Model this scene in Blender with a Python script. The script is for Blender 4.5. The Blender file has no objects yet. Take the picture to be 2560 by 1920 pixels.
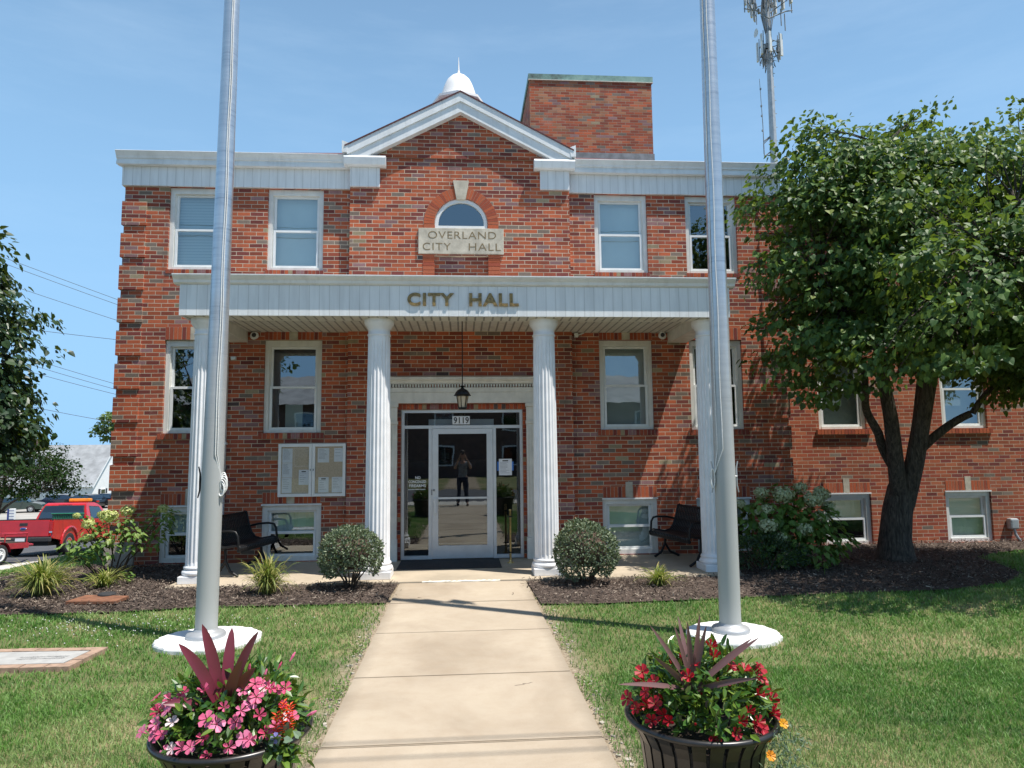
import bpy, bmesh, math, random
import numpy as np
from mathutils import Vector, Matrix, noise as mnoise

R = math.radians
scene = bpy.context.scene
COL = scene.collection
rng = np.random.default_rng(7)
random.seed(7)

# ---------------------------------------------------------------- camera
cd = bpy.data.cameras.new('camera')
cd.sensor_width = 36.0
cd.lens = 36 * 1727.7 / 2560
cd.clip_start = 0.02
cd.clip_end = 2000
cam = bpy.data.objects.new('camera', cd)
COL.objects.link(cam)
_r = Vector((0.99735, -0.07202, -0.01037)).normalized()
_f = Vector((0.07166, 0.99247, 0.09938)).normalized()
_u = _r.cross(_f).normalized()
_r = _f.cross(_u).normalized()
cam.matrix_world = Matrix(((_r.x, _u.x, -_f.x, 0), (_r.y, _u.y, -_f.y, 0),
                           (_r.z, _u.z, -_f.z, 1.72), (0, 0, 0, 1)))
scene.camera = cam

# ---------------------------------------------------------------- light
SUN_EL, SUN_A = R(66.6), R(30.0)          # sun to the right (+x) and slightly in front (-y)
TO_SUN = Vector((math.cos(SUN_EL) * math.cos(SUN_A), -math.cos(SUN_EL) * math.sin(SUN_A), math.sin(SUN_EL)))
sl = bpy.data.lights.new('sun', 'SUN')
sl.energy = 5.0
sl.angle = R(0.5)
sl.color = (1.0, 0.95, 0.87)
sun = bpy.data.objects.new('sun', sl)
COL.objects.link(sun)
sun.rotation_euler = TO_SUN.to_track_quat('Z', 'Y').to_euler()
sun.location = (30, -20, 60)

world = bpy.data.worlds.new('World')
scene.world = world
world.use_nodes = True
wn, wl = world.node_tree.nodes, world.node_tree.links
wn.clear()
wo = wn.new('ShaderNodeOutputWorld')
bg = wn.new('ShaderNodeBackground')
sky = wn.new('ShaderNodeTexSky')
sky.sky_type = 'NISHITA'
sky.sun_disc = False
sky.sun_elevation = SUN_EL
sky.sun_rotation = R(120)                 # azimuth measured from +Y towards +X
sky.air_density = 1.0
sky.dust_density = 0.0
sky.ozone_density = 2.0
# thin cirrus streaks belong to the sky itself
tc = wn.new('ShaderNodeTexCoord')
mp = wn.new('ShaderNodeMapping')
mp.inputs['Scale'].default_value = (1.6, 2.2, 9.0)
mp.inputs['Rotation'].default_value = (0.25, 0.3, 0.4)
cn = wn.new('ShaderNodeTexNoise')
cn.inputs['Scale'].default_value = 1.7
cn.inputs['Detail'].default_value = 7
cn.inputs['Roughness'].default_value = 0.62
cr = wn.new('ShaderNodeMapRange')
cr.inputs['From Min'].default_value = 0.46
cr.inputs['From Max'].default_value = 0.80
cr.inputs['To Min'].default_value = 0.0
cr.inputs['To Max'].default_value = 0.20
mx = wn.new('ShaderNodeMix')
mx.data_type = 'RGBA'
mx.inputs[7].default_value = (8.0, 8.8, 9.6, 1)
wl.new(tc.outputs['Generated'], mp.inputs['Vector'])
wl.new(mp.outputs['Vector'], cn.inputs['Vector'])
wl.new(cn.outputs['Fac'], cr.inputs['Value'])
wl.new(cr.outputs['Result'], mx.inputs[0])
wl.new(sky.outputs['Color'], mx.inputs[6])
# the summer air pales to light blue low down instead of Nishita's yellow rim
sxyz = wn.new('ShaderNodeSeparateXYZ')
wl.new(tc.outputs['Generated'], sxyz.inputs[0])
hz = wn.new('ShaderNodeMapRange')
hz.interpolation_type = 'SMOOTHSTEP'
hz.inputs['From Min'].default_value = 1.1
hz.inputs['From Max'].default_value = -0.05
hz.inputs['To Max'].default_value = 1.0
wl.new(sxyz.outputs[2], hz.inputs['Value'])
hm = wn.new('ShaderNodeMix')
hm.data_type = 'RGBA'
hm.inputs[7].default_value = (3.1, 5.75, 8.9, 1)
wl.new(hz.outputs['Result'], hm.inputs[0])
wl.new(mx.outputs[2], hm.inputs[6])
wl.new(hm.outputs[2], bg.inputs['Color'])
bg.inputs['Strength'].default_value = 0.086
wl.new(bg.outputs['Background'], wo.inputs['Surface'])

vs = scene.view_settings
vs.view_transform = 'Standard'
vs.look = 'None'
vs.gamma = 1
vs.use_curve_mapping = False
vs.exposure = 0.46

# ---------------------------------------------------------------- materials
MATS = {}

def new_mat(name):
    m = bpy.data.materials.new(name)
    m.use_nodes = True
    nt = m.node_tree
    b = nt.nodes['Principled BSDF']
    MATS[name] = m
    return m, nt.nodes, nt.links, b

def N(nodes, typ, **kw):
    n = nodes.new(typ)
    for k, v in kw.items():
        setattr(n, k, v)
    return n

def M2(nodes, links, op, a, b=None, c=None):
    n = nodes.new('ShaderNodeMath')
    n.operation = op
    for i, v in enumerate((a, b, c)):
        if v is None:
            continue
        if isinstance(v, (int, float)):
            n.inputs[i].default_value = v
        else:
            links.new(v, n.inputs[i])
    return n.outputs[0]

def mixc(nodes, links, fac, a, b, blend='MIX'):
    n = nodes.new('ShaderNodeMix')
    n.data_type = 'RGBA'
    n.blend_type = blend
    for i, v in ((0, fac), (6, a), (7, b)):
        if isinstance(v, (int, float)):
            n.inputs[i].default_value = v
        elif isinstance(v, (tuple, list)):
            n.inputs[i].default_value = (*v[:3], 1)
        else:
            links.new(v, n.inputs[i])
    return n.outputs[2]

def pos(nodes):
    return nodes.new('ShaderNodeNewGeometry').outputs['Position']

def noise(nodes, links, vec, scale, detail=4, rough=0.55, dist=0.0):
    n = nodes.new('ShaderNodeTexNoise')
    n.inputs['Scale'].default_value = scale
    n.inputs['Detail'].default_value = detail
    n.inputs['Roughness'].default_value = rough
    n.inputs['Distortion'].default_value = dist
    if vec is not None:
        links.new(vec, n.inputs['Vector'])
    return n.outputs['Fac']

def ramp(nodes, links, fac, stops, interp='LINEAR'):
    n = nodes.new('ShaderNodeValToRGB')
    n.color_ramp.interpolation = interp
    e = n.color_ramp.elements
    while len(e) < len(stops):
        e.new(0.5)
    for el, (p, c) in zip(e, stops):
        el.position = p
        el.color = (*c[:3], 1)
    links.new(fac, n.inputs['Fac'])
    return n.outputs['Color']

def bump(nodes, links, b, h, strength=0.3, dist=0.01):
    n = nodes.new('ShaderNodeBump')
    n.inputs['Strength'].default_value = strength
    n.inputs['Distance'].default_value = dist
    links.new(h, n.inputs['Height'])
    links.new(n.outputs['Normal'], b.inputs['Normal'])

def pm(name, color, rough=0.5, var=0.12, scale=6.0, metallic=0.0, bumps=0.0, bscale=60, spec=0.5, obj=False, color2=None, coat=0.0, streak=0.0):
    """painted / plain material with soft mottling, world-space unless obj"""
    m, n, l, b = new_mat(name)
    v = n.new('ShaderNodeTexCoord').outputs['Object'] if obj else pos(n)
    f = noise(n, l, v, scale, 5)
    lo = tuple(c * (1 - var) for c in color)
    hi = tuple(min(1, c * (1 + var)) for c in (color2 or color))
    c = ramp(n, l, f, ((0.32, lo), (0.68, hi)))
    if streak:
        mpw = n.new('ShaderNodeMapping'); mpw.inputs['Scale'].default_value = (7, 7, 0.6)
        l.new(v, mpw.inputs['Vector'])
        k = N(n, 'ShaderNodeMapRange'); l.new(noise(n, l, mpw.outputs[0], 1.3, 6, 0.65), k.inputs['Value'])
        k.inputs['From Min'].default_value = 0.50; k.inputs['From Max'].default_value = 0.78; k.inputs['To Max'].default_value = streak
        c = mixc(n, l, k.outputs[0], c, (0.30, 0.28, 0.23))
    l.new(c, b.inputs['Base Color'])
    b.inputs['Roughness'].default_value = rough
    b.inputs['Metallic'].default_value = metallic
    b.inputs['Specular IOR Level'].default_value = spec
    b.inputs['Coat Weight'].default_value = coat
    if bumps:
        bump(n, l, b, noise(n, l, v, bscale, 4), bumps, 0.01)
    return m

CH, CL = 0.0677, 0.2132       # brick course height and length

def brick_mat(name, stops, mortar, seed=0.0, shift=0.35, z0=0.0, rot=False):
    m, n, l, b = new_mat(name)
    sx = n.new('ShaderNodeSeparateXYZ')
    l.new(pos(n), sx.inputs[0])
    u = M2(n, l, 'ADD', sx.outputs[0], sx.outputs[1])
    u = M2(n, l, 'ADD', u, 50.0)
    z = M2(n, l, 'ADD', sx.outputs[2], 10.0 - z0)
    # hand-laid wobble
    wob = M2(n, l, 'MULTIPLY', M2(n, l, 'SUBTRACT', noise(n, l, pos(n), 2.3, 2), 0.5), 0.012)
    z = M2(n, l, 'ADD', z, wob)
    rv = M2(n, l, 'DIVIDE', z, CH)
    row = M2(n, l, 'FLOOR', rv)
    rf = M2(n, l, 'FRACT', rv)
    # pseudo random slide per course keeps the bond from being perfect
    wr = N(n, 'ShaderNodeTexWhiteNoise', noise_dimensions='1D')
    l.new(M2(n, l, 'ADD', row, seed + 3.3), wr.inputs['W'])
    off = M2(n, l, 'MULTIPLY', M2(n, l, 'MODULO', row, 2.0), 0.5)
    off = M2(n, l, 'ADD', off, M2(n, l, 'MULTIPLY', wr.outputs['Value'], 0.10))
    cv = M2(n, l, 'ADD', M2(n, l, 'DIVIDE', u, CL), off)
    colm = M2(n, l, 'FLOOR', cv)
    cf = M2(n, l, 'FRACT', cv)
    cb = N(n, 'ShaderNodeCombineXYZ')
    l.new(colm, cb.inputs[0]); l.new(row, cb.inputs[1]); cb.inputs[2].default_value = seed
    wn2 = N(n, 'ShaderNodeTexWhiteNoise', noise_dimensions='3D')
    l.new(cb.outputs[0], wn2.inputs['Vector'])
    # clusters of like-coloured bricks
    cb2 = N(n, 'ShaderNodeCombineXYZ')
    l.new(M2(n, l, 'MULTIPLY', colm, 0.27), cb2.inputs[0]); l.new(M2(n, l, 'MULTIPLY', row, 0.16), cb2.inputs[1])
    cb2.inputs[2].default_value = seed * 1.7
    cl = noise(n, l, cb2.outputs[0], 1.0, 2)
    fac = M2(n, l, 'ADD', M2(n, l, 'MULTIPLY', wn2.outputs['Value'], 1 - shift), M2(n, l, 'MULTIPLY', M2(n, l, 'MULTIPLY_ADD', cl, 2.0, -0.5), shift))
    colr = ramp(n, l, fac, stops, 'CONSTANT')
    # tone within a brick and kiln flashing
    w3 = N(n, 'ShaderNodeTexWhiteNoise', noise_dimensions='3D')
    ad = N(n, 'ShaderNodeVectorMath', operation='ADD'); ad.inputs[1].default_value = (17.3, 5.1, 2.2)
    l.new(cb.outputs[0], ad.inputs[0]); l.new(ad.outputs[0], w3.inputs['Vector'])
    tone = M2(n, l, 'MULTIPLY_ADD', w3.outputs['Value'], 0.45, 0.78)
    fine = M2(n, l, 'MULTIPLY_ADD', noise(n, l, pos(n), 38, 5, 0.65), 0.5, 0.75)
    tone = M2(n, l, 'MULTIPLY', tone, fine)
    vm = N(n, 'ShaderNodeVectorMath', operation='SCALE')
    l.new(colr, vm.inputs[0]); l.new(tone, vm.inputs['Scale'])
    # mortar
    mh = 0.5 - 0.0048 / CH
    mw = 0.5 - 0.0048 / CL
    jz = M2(n, l, 'ABSOLUTE', M2(n, l, 'SUBTRACT', rf, 0.5))
    jx = M2(n, l, 'ABSOLUTE', M2(n, l, 'SUBTRACT', cf, 0.5))
    mask = M2(n, l, 'MAXIMUM', M2(n, l, 'GREATER_THAN', jz, mh), M2(n, l, 'GREATER_THAN', jx, mw))
    mc = ramp(n, l, noise(n, l, pos(n), 3.1, 4), ((0.3, tuple(c * .72 for c in mortar)), (0.72, tuple(min(1, c * 1.2) for c in mortar))))
    c = mixc(n, l, mask, vm.outputs[0], mc)
    # weather: streaks and grime
    g = noise(n, l, pos(n), 0.55, 5, 0.6)
    c = mixc(n, l, M2(n, l, 'MULTIPLY', M2(n, l, 'SUBTRACT', g, 0.35), 0.55), c, (0.055, 0.045, 0.04), 'MIX')
    mpw = n.new('ShaderNodeMapping'); mpw.inputs['Scale'].default_value = (4.5, 4.5, 0.35)
    l.new(pos(n), mpw.inputs['Vector'])
    stn = N(n, 'ShaderNodeMapRange'); l.new(noise(n, l, mpw.outputs[0], 1.0, 5, 0.62), stn.inputs['Value'])
    stn.inputs['From Min'].default_value = 0.52; stn.inputs['From Max'].default_value = 0.78; stn.inputs['To Max'].default_value = 0.42
    c = mixc(n, l, stn.outputs[0], c, (0.09, 0.06, 0.05))
    bl = N(n, 'ShaderNodeMapRange'); l.new(noise(n, l, pos(n), 1.1, 6, 0.7, 0.8), bl.inputs['Value'])
    bl.inputs['From Min'].default_value = 0.60; bl.inputs['From Max'].default_value = 0.80; bl.inputs['To Max'].default_value = 0.30
    c = mixc(n, l, bl.outputs[0], c, (0.52, 0.44, 0.38))
    l.new(c, b.inputs['Base Color'])
    b.inputs['Roughness'].default_value = 0.85
    b.inputs['Specular IOR Level'].default_value = 0.25
    h = M2(n, l, 'MULTIPLY_ADD', noise(n, l, pos(n), 90, 3), 0.25, M2(n, l, 'SUBTRACT', 1.0, mask))
    bump(n, l, b, h, 0.55, 0.006)
    return m

RED, RED2, DEEP = (0.46, 0.113, 0.050), (0.33, 0.078, 0.043), (0.21, 0.052, 0.042)
MAUVE, DARK, TAN, BUFF = (0.29, 0.155, 0.15), (0.115, 0.08, 0.075), (0.34, 0.265, 0.165), (0.22, 0.165, 0.13)
brick_mat('brick', ((0.0, DARK), (0.09, MAUVE), (0.23, DEEP), (0.33, RED2), (0.49, RED), (0.76, BUFF), (0.84, TAN), (0.92, MAUVE)), (0.58, 0.48, 0.36), 1.0, 0.42)
brick_mat('brick_plain', ((0.0, DARK), (0.07, BUFF), (0.17, DEEP), (0.27, RED2), (0.50, (0.37, 0.102, 0.050)), (0.74, (0.40, 0.125, 0.062)), (0.92, (0.15, 0.115, 0.10))), (0.52, 0.41, 0.30), 4.0, 0.3, 0.012)
brick_mat('brick_tower', ((0.0, DARK), (0.07, MAUVE), (0.22, RED2), (0.45, RED), (0.62, (0.40, 0.17, 0.09)), (0.80, BUFF), (0.90, TAN)), (0.34, 0.27, 0.20), 7.0, 0.35)

def brick_unit(name, stops):
    """single laid bricks built as geometry: colour changes per brick"""
    m, n, l, b = new_mat(name)
    g = n.new('ShaderNodeNewGeometry')
    c = ramp(n, l, g.outputs['Random Per Island'], stops, 'CONSTANT')
    f = M2(n, l, 'MULTIPLY_ADD', noise(n, l, g.outputs['Position'], 38, 5, 0.65), 0.5, 0.72)
    vm = N(n, 'ShaderNodeVectorMath', operation='SCALE')
    l.new(c, vm.inputs[0]); l.new(f, vm.inputs['Scale'])
    l.new(vm.outputs[0], b.inputs['Base Color'])
    b.inputs['Roughness'].default_value = 0.85
    b.inputs['Specular IOR Level'].default_value = 0.25
    bump(n, l, b, noise(n, l, g.outputs['Position'], 80, 3), 0.3, 0.005)
    return m

brick_unit('brick_unit', ((0.0, DARK), (0.1, MAUVE), (0.2, DEEP), (0.42, RED2), (0.66, RED), (0.93, TAN)))
brick_unit('brick_unit_red', ((0.0, RED2), (0.35, RED), (0.85, (0.42, 0.12, 0.06))))
pm('mortar', (0.40, 0.33, 0.25), 0.95, 0.2, 14)

def panel_mat(name, color, pitch, depth=1.0, rough=0.42, grime=0.25, wd=0.006, gmix=0.24):
    """vinyl panelling: thin dark grooves every pitch metres along the run of the board"""
    m, n, l, b = new_mat(name)
    sx = n.new('ShaderNodeSeparateXYZ')
    l.new(pos(n), sx.inputs[0])
    u = M2(n, l, 'FRACT', M2(n, l, 'DIVIDE', M2(n, l, 'ADD', sx.outputs[0], 40.0), pitch))
    w = wd / pitch
    g = M2(n, l, 'LESS_THAN', M2(n, l, 'ABSOLUTE', M2(n, l, 'SUBTRACT', u, 0.5)), w)
    mpn = n.new('ShaderNodeMapping'); mpn.inputs['Scale'].default_value = (6, 6, 0.7)
    l.new(pos(n), mpn.inputs['Vector'])
    st = noise(n, l, mpn.outputs[0], 1.6, 5, 0.6)
    c = ramp(n, l, st, ((0.36, tuple(x * (1 - grime) for x in color)), (0.62, color)))
    c = mixc(n, l, M2(n, l, 'MULTIPLY', g, gmix), c, (0.16, 0.16, 0.15))
    l.new(c, b.inputs['Base Color'])
    b.inputs['Roughness'].default_value = rough
    # each panel bellies very slightly between its seams
    bell = M2(n, l, 'SINE', M2(n, l, 'MULTIPLY', M2(n, l, 'ADD', u, 0.5), math.pi * 2))
    h = M2(n, l, 'MULTIPLY_ADD', bell, -0.12, M2(n, l, 'MULTIPLY', g, -1.0))
    bump(n, l, b, h, 0.5 * depth, 0.01)
    return m

panel_mat('vinyl_frieze', (0.80, 0.81, 0.81), 0.138, 1.0, 0.42, 0.13)
panel_mat('vinyl_soffit', (0.72, 0.70, 0.64), 0.125, 1.0, 0.5, 0.15, 0.013, 0.75)
pm('white_trim', (0.77, 0.78, 0.78), 0.38, 0.07, 3.0, streak=0.3)
pm('white_paint', (0.80, 0.80, 0.81), 0.45, 0.06, 5.0, bumps=0.08, bscale=90, streak=0.16)
pm('pad_paint', (0.74, 0.735, 0.72), 0.7, 0.12, 5.0, bumps=0.25, bscale=30)
pm('window_frame', (0.71, 0.71, 0.67), 0.4, 0.07, 6.0, streak=0.3)
pm('sash_white', (0.76, 0.77, 0.76), 0.35, 0.05, 6.0)
pm('limestone', (0.50, 0.45, 0.36), 0.85, 0.22, 7.0, bumps=0.25, bscale=90)
pm('foundation', (0.36, 0.32, 0.27), 0.9, 0.22, 5.0, bumps=0.4, bscale=30)
pm('engraved', (0.20, 0.15, 0.08), 0.9, 0.2, 12)
pm('brass_letter', (0.27, 0.18, 0.07), 0.45, 0.45, 26.0, metallic=0.45)
pm('brass', (0.55, 0.42, 0.18), 0.3, 0.2, 20, metallic=0.85)
pm('surround_paint', (0.70, 0.68, 0.62), 0.5, 0.10, 6.0, streak=0.25)
pm('aluminium', (0.62, 0.64, 0.66), 0.36, 0.06, 5.0, metallic=0.35)
pm('black_metal', (0.008, 0.008, 0.009), 0.42, 0.3, 12, obj=True, spec=0.35)
pm('planter_metal', (0.016, 0.015, 0.014), 0.33, 0.4, 15, spec=0.6)
pm('black_rubber', (0.03, 0.03, 0.032), 0.8, 0.3, 20, bumps=0.3, bscale=200)
pm('dark_void', (0.012, 0.013, 0.014), 0.9, 0.3, 2)  # near-black colour carries the darkness of the rooms behind the glass
pm('cork', (0.58, 0.46, 0.33), 0.9, 0.12, 40)
pm('paper', (0.75, 0.76, 0.78), 0.7, 0.04, 12)
pm('ink', (0.03, 0.03, 0.035), 0.7, 0.1, 12)
pm('blue_tape', (0.05, 0.20, 0.60), 0.6, 0.1, 12)
pm('shingle', (0.10, 0.035, 0.040), 0.9, 0.4, 22, bumps=0.5, bscale=50)
pm('grey_shingle', (0.27, 0.28, 0.29), 0.9, 0.22, 1.2, bumps=0.3, bscale=6)
pm('cupola_white', (0.86, 0.83, 0.80), 0.4, 0.04, 3)
m, n, l, b = new_mat('concrete')
p_ = pos(n)
big = noise(n, l, p_, 0.9, 6, 0.6, 0.5)
mid_ = noise(n, l, p_, 5.5, 6, 0.7)
fin = noise(n, l, p_, 170, 3, 0.7)
c = ramp(n, l, big, ((0.30, (0.33, 0.265, 0.195)), (0.50, (0.415, 0.342, 0.258)), (0.70, (0.47, 0.395, 0.30))))
c = mixc(n, l, M2(n, l, 'MULTIPLY', M2(n, l, 'SUBTRACT', mid_, 0.42), 0.9), c, (0.32, 0.235, 0.155))
c = mixc(n, l, M2(n, l, 'MULTIPLY', M2(n, l, 'GREATER_THAN', fin, 0.64), 0.35), c, (0.20, 0.17, 0.135))
c = mixc(n, l, M2(n, l, 'MULTIPLY', M2(n, l, 'LESS_THAN', fin, 0.35), 0.35), c, (0.52, 0.47, 0.39))
# damp grubby margins
sx = n.new('ShaderNodeSeparateXYZ'); l.new(p_, sx.inputs[0])
ed = N(n, 'ShaderNodeMapRange'); l.new(M2(n, l, 'ADD', M2(n, l, 'ABSOLUTE', sx.outputs[0]), M2(n, l, 'MULTIPLY', mid_, 0.10)), ed.inputs['Value'])
ed.inputs['From Min'].default_value = 0.78; ed.inputs['From Max'].default_value = 0.92; ed.inputs['To Max'].default_value = 0.5
c = mixc(n, l, ed.outputs[0], c, (0.20, 0.165, 0.12))
# hairline cracks wandering over a few panels
vo = n.new('ShaderNodeTexVoronoi'); vo.feature = 'DISTANCE_TO_EDGE'; vo.inputs['Scale'].default_value = 0.62
dn = n.new('ShaderNodeTexNoise'); dn.inputs['Scale'].default_value = 2.6; dn.inputs['Detail'].default_value = 6
l.new(p_, dn.inputs['Vector'])
dv = N(n, 'ShaderNodeVectorMath', operation='MULTIPLY_ADD'); dv.inputs[1].default_value = (0.35, 0.35, 0)
l.new(dn.outputs['Color'], dv.inputs[0]); l.new(p_, dv.inputs[2])
l.new(dv.outputs[0], vo.inputs['Vector'])
ck = M2(n, l, 'MULTIPLY', M2(n, l, 'LESS_THAN', vo.outputs['Distance'], 0.0028), M2(n, l, 'GREATER_THAN', noise(n, l, p_, 0.55, 2), 0.60))
c = mixc(n, l, M2(n, l, 'MULTIPLY', ck, 0.7), c, (0.10, 0.08, 0.06))
l.new(c, b.inputs['Base Color']); b.inputs['Roughness'].default_value = 0.9; b.inputs['Specular IOR Level'].default_value = 0.3
bump(n, l, b, fin, 0.35, 0.004)
pm('sidewalk_concrete', (0.52, 0.48, 0.42), 0.9, 0.1, 1.2, bumps=0.25, bscale=60)
pm('porch_concrete', (0.42, 0.35, 0.26), 0.85, 0.14, 2.0, bumps=0.2, bscale=120)
pm('asphalt', (0.075, 0.075, 0.08), 0.9, 0.22, 2.2, bumps=0.35, bscale=70)
pm('lot_concrete', (0.34, 0.32, 0.29), 0.9, 0.15, 0.4)
pm('rust', (0.20, 0.085, 0.045), 0.85, 0.3, 14, bumps=0.3, bscale=90)
pm('red_brick_edge', (0.34, 0.23, 0.165), 0.85, 0.25, 14, bumps=0.3, bscale=60)
pm('stone_slab', (0.40, 0.39, 0.37), 0.6, 0.12, 9)
pm('galvanised', (0.44, 0.45, 0.46), 0.5, 0.15, 3.0, metallic=0.5)
pm('tower_dark', (0.19, 0.20, 0.21), 0.6, 0.3, 6.0)
pm('antenna_panel', (0.62, 0.62, 0.60), 0.5, 0.08, 3.0)
pm('truck_red', (0.50, 0.012, 0.014), 0.25, 0.12, 3, obj=True, coat=0.6)
pm('trailer_red', (0.36, 0.02, 0.03), 0.45, 0.25, 8, obj=True)
pm('car_green', (0.025, 0.045, 0.035), 0.25, 0.1, 3, obj=True, coat=0.7)
pm('car_navy', (0.012, 0.017, 0.035), 0.2, 0.1, 3, obj=True, coat=0.7)
pm('car_black', (0.010, 0.011, 0.013), 0.2, 0.1, 3, obj=True, coat=0.7)
pm('car_silver', (0.42, 0.43, 0.44), 0.3, 0.05, 3, metallic=0.6, obj=True)
pm('tyre', (0.018, 0.018, 0.018), 0.8, 0.2, 20, obj=True)
pm('chrome', (0.62, 0.62, 0.64), 0.18, 0.06, 8, metallic=0.95, obj=True)
pm('rim_grey', (0.42, 0.42, 0.42), 0.35, 0.15, 8, metallic=0.6, obj=True)
pm('tail_light', (0.42, 0.012, 0.012), 0.2, 0.2, 20, obj=True)
pm('amber_lens', (0.85, 0.27, 0.015), 0.3, 0.2, 12, obj=True)
pm('bin_green', (0.02, 0.21, 0.11), 0.5, 0.12, 9, obj=True)
pm('emblem_blue', (0.03, 0.05, 0.22), 0.3, 0.1, 9, obj=True)
pm('siding', (0.80, 0.81, 0.83), 0.5, 0.04, 1.0)
pm('shutter', (0.03, 0.035, 0.05), 0.6, 0.1, 4)
pm('far_brick', (0.15, 0.095, 0.08), 0.9, 0.25, 2.0)
m, n, l, b = new_mat('bark')
mpn = n.new('ShaderNodeMapping'); mpn.inputs['Scale'].default_value = (1, 1, 0.16)
l.new(pos(n), mpn.inputs['Vector'])
f = noise(n, l, mpn.outputs[0], 34, 6, 0.65, 0.8)
l.new(ramp(n, l, f, ((0.36, (0.030, 0.024, 0.020)), (0.52, (0.085, 0.068, 0.054)), (0.70, (0.16, 0.135, 0.11)))), b.inputs['Base Color'])
b.inputs['Roughness'].default_value = 0.95
bump(n, l, b, f, 1.0, 0.04)
pm('dark_stem', (0.075, 0.05, 0.035), 0.9, 0.3, 30)
pm('soil', (0.05, 0.035, 0.024), 0.95, 0.35, 9, bumps=0.8, bscale=50)
pm('rope', (0.72, 0.72, 0.70), 0.8, 0.1, 60)
pm('cable', (0.10, 0.11, 0.12), 0.6, 0.1, 2)
pm('amber_glass', (0.55, 0.46, 0.33), 0.15, 0.2, 9)
pm('cap_white', (0.72, 0.72, 0.70), 0.5, 0.05, 9)
pm('fence_grey', (0.40, 0.41, 0.43), 0.7, 0.1, 4)
pm('skin', (0.42, 0.25, 0.18), 0.6, 0.06, 9)
pm('shirt', (0.22, 0.23, 0.25), 0.85, 0.35, 14)
pm('jeans', (0.025, 0.032, 0.06), 0.9, 0.25, 16)
pm('hair', (0.05, 0.035, 0.025), 0.7, 0.3, 30)
pm('flag_cloth', (0.45, 0.07, 0.08), 0.8, 0.3, 3)
pm('caulk', (0.72, 0.69, 0.60), 0.9, 0.15, 20)
pm('mastic', (0.30, 0.36, 0.24), 0.7, 0.15, 9)

# painted pole: flat grey below, bare brushed aluminium with turned rings and stains above
m, n, l, b = new_mat('pole_metal')
sx = n.new('ShaderNodeSeparateXYZ'); l.new(pos(n), sx.inputs[0])
z = sx.outputs[2]
mpn = n.new('ShaderNodeMapping'); mpn.inputs['Scale'].default_value = (0.8, 0.8, 26)
l.new(pos(n), mpn.inputs['Vector'])
s1 = noise(n, l, mpn.outputs[0], 1.0, 6, 0.7)
mp3 = n.new('ShaderNodeMapping'); mp3.inputs['Scale'].default_value = (1.5, 1.5, 5)
l.new(pos(n), mp3.inputs['Vector'])
s2 = noise(n, l, mp3.outputs[0], 1.0, 4, 0.6)
cmix = ramp(n, l, M2(n, l, 'MULTIPLY_ADD', s1, 0.6, M2(n, l, 'MULTIPLY', s2, 0.4)), ((0.30, (0.30, 0.31, 0.34)), (0.44, (0.55, 0.56, 0.58)), (0.66, (0.68, 0.68, 0.68))))
k = N(n, 'ShaderNodeMapRange'); l.new(M2(n, l, 'ADD', z, M2(n, l, 'MULTIPLY', s2, 0.8)), k.inputs['Value'])
k.inputs['From Min'].default_value = 1.8; k.inputs['From Max'].default_value = 3.9
c = mixc(n, l, k.outputs[0], (0.40, 0.41, 0.40), cmix)
l.new(c, b.inputs['Base Color'])
l.new(M2(n, l, 'MULTIPLY_ADD', k.outputs[0], 0.72, 0.12), b.inputs['Metallic'])
l.new(M2(n, l, 'MULTIPLY_ADD', k.outputs[0], -0.20, M2(n, l, 'MULTIPLY_ADD', s1, 0.14, 0.46)), b.inputs['Roughness'])
bump(n, l, b, s1, 0.12, 0.004)

# copper gone green
m, n, l, b = new_mat('copper')
f = noise(n, l, pos(n), 1.6, 5, 0.7)
c = ramp(n, l, f, ((0.34, (0.05, 0.06, 0.055)), (0.5, (0.17, 0.30, 0.26)), (0.66, (0.28, 0.43, 0.36))))
l.new(c, b.inputs['Base Color']); b.inputs['Roughness'].default_value = 0.7; b.inputs['Metallic'].default_value = 0.1

# window glass: a thin sheet that mirrors the sky and lets light through
def glass_mat(name, refl=0.14, tint=(0.78, 0.86, 0.86)):
    m = bpy.data.materials.new(name); m.use_nodes = True; MATS[name] = m
    n, l = m.node_tree.nodes, m.node_tree.links
    n.clear()
    o = n.new('ShaderNodeOutputMaterial')
    t = n.new('ShaderNodeBsdfTransparent'); t.inputs[0].default_value = (*tint, 1)
    g = n.new('ShaderNodeBsdfGlossy'); g.inputs['Roughness'].default_value = 0.012
    g.inputs['Color'].default_value = (0.86, 0.94, 1.0, 1)
    fr = n.new('ShaderNodeLayerWeight'); fr.inputs['Blend'].default_value = 0.35
    k = M2(n, l, 'MULTIPLY_ADD', M2(n, l, 'POWER', fr.outputs['Facing'], 3.0), 0.6, refl)
    nb = n.new('ShaderNodeBump'); nb.inputs['Strength'].default_value = 0.035; nb.inputs['Distance'].default_value = 0.02
    l.new(noise(n, l, pos(n), 1.7, 2), nb.inputs['Height'])
    l.new(nb.outputs[0], g.inputs['Normal'])
    mxs = n.new('ShaderNodeMixShader')
    l.new(k, mxs.inputs[0]); l.new(t.outputs[0], mxs.inputs[1]); l.new(g.outputs[0], mxs.inputs[2])
    l.new(mxs.outputs[0], o.inputs['Surface'])
glass_mat('glass', 0.22)
glass_mat('glass_door', 0.16, (0.55, 0.58, 0.58))
glass_mat('glass_clear', 0.07, (0.92, 0.94, 0.94))
glass_mat('car_glass', 0.18, (0.35, 0.40, 0.40))

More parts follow.
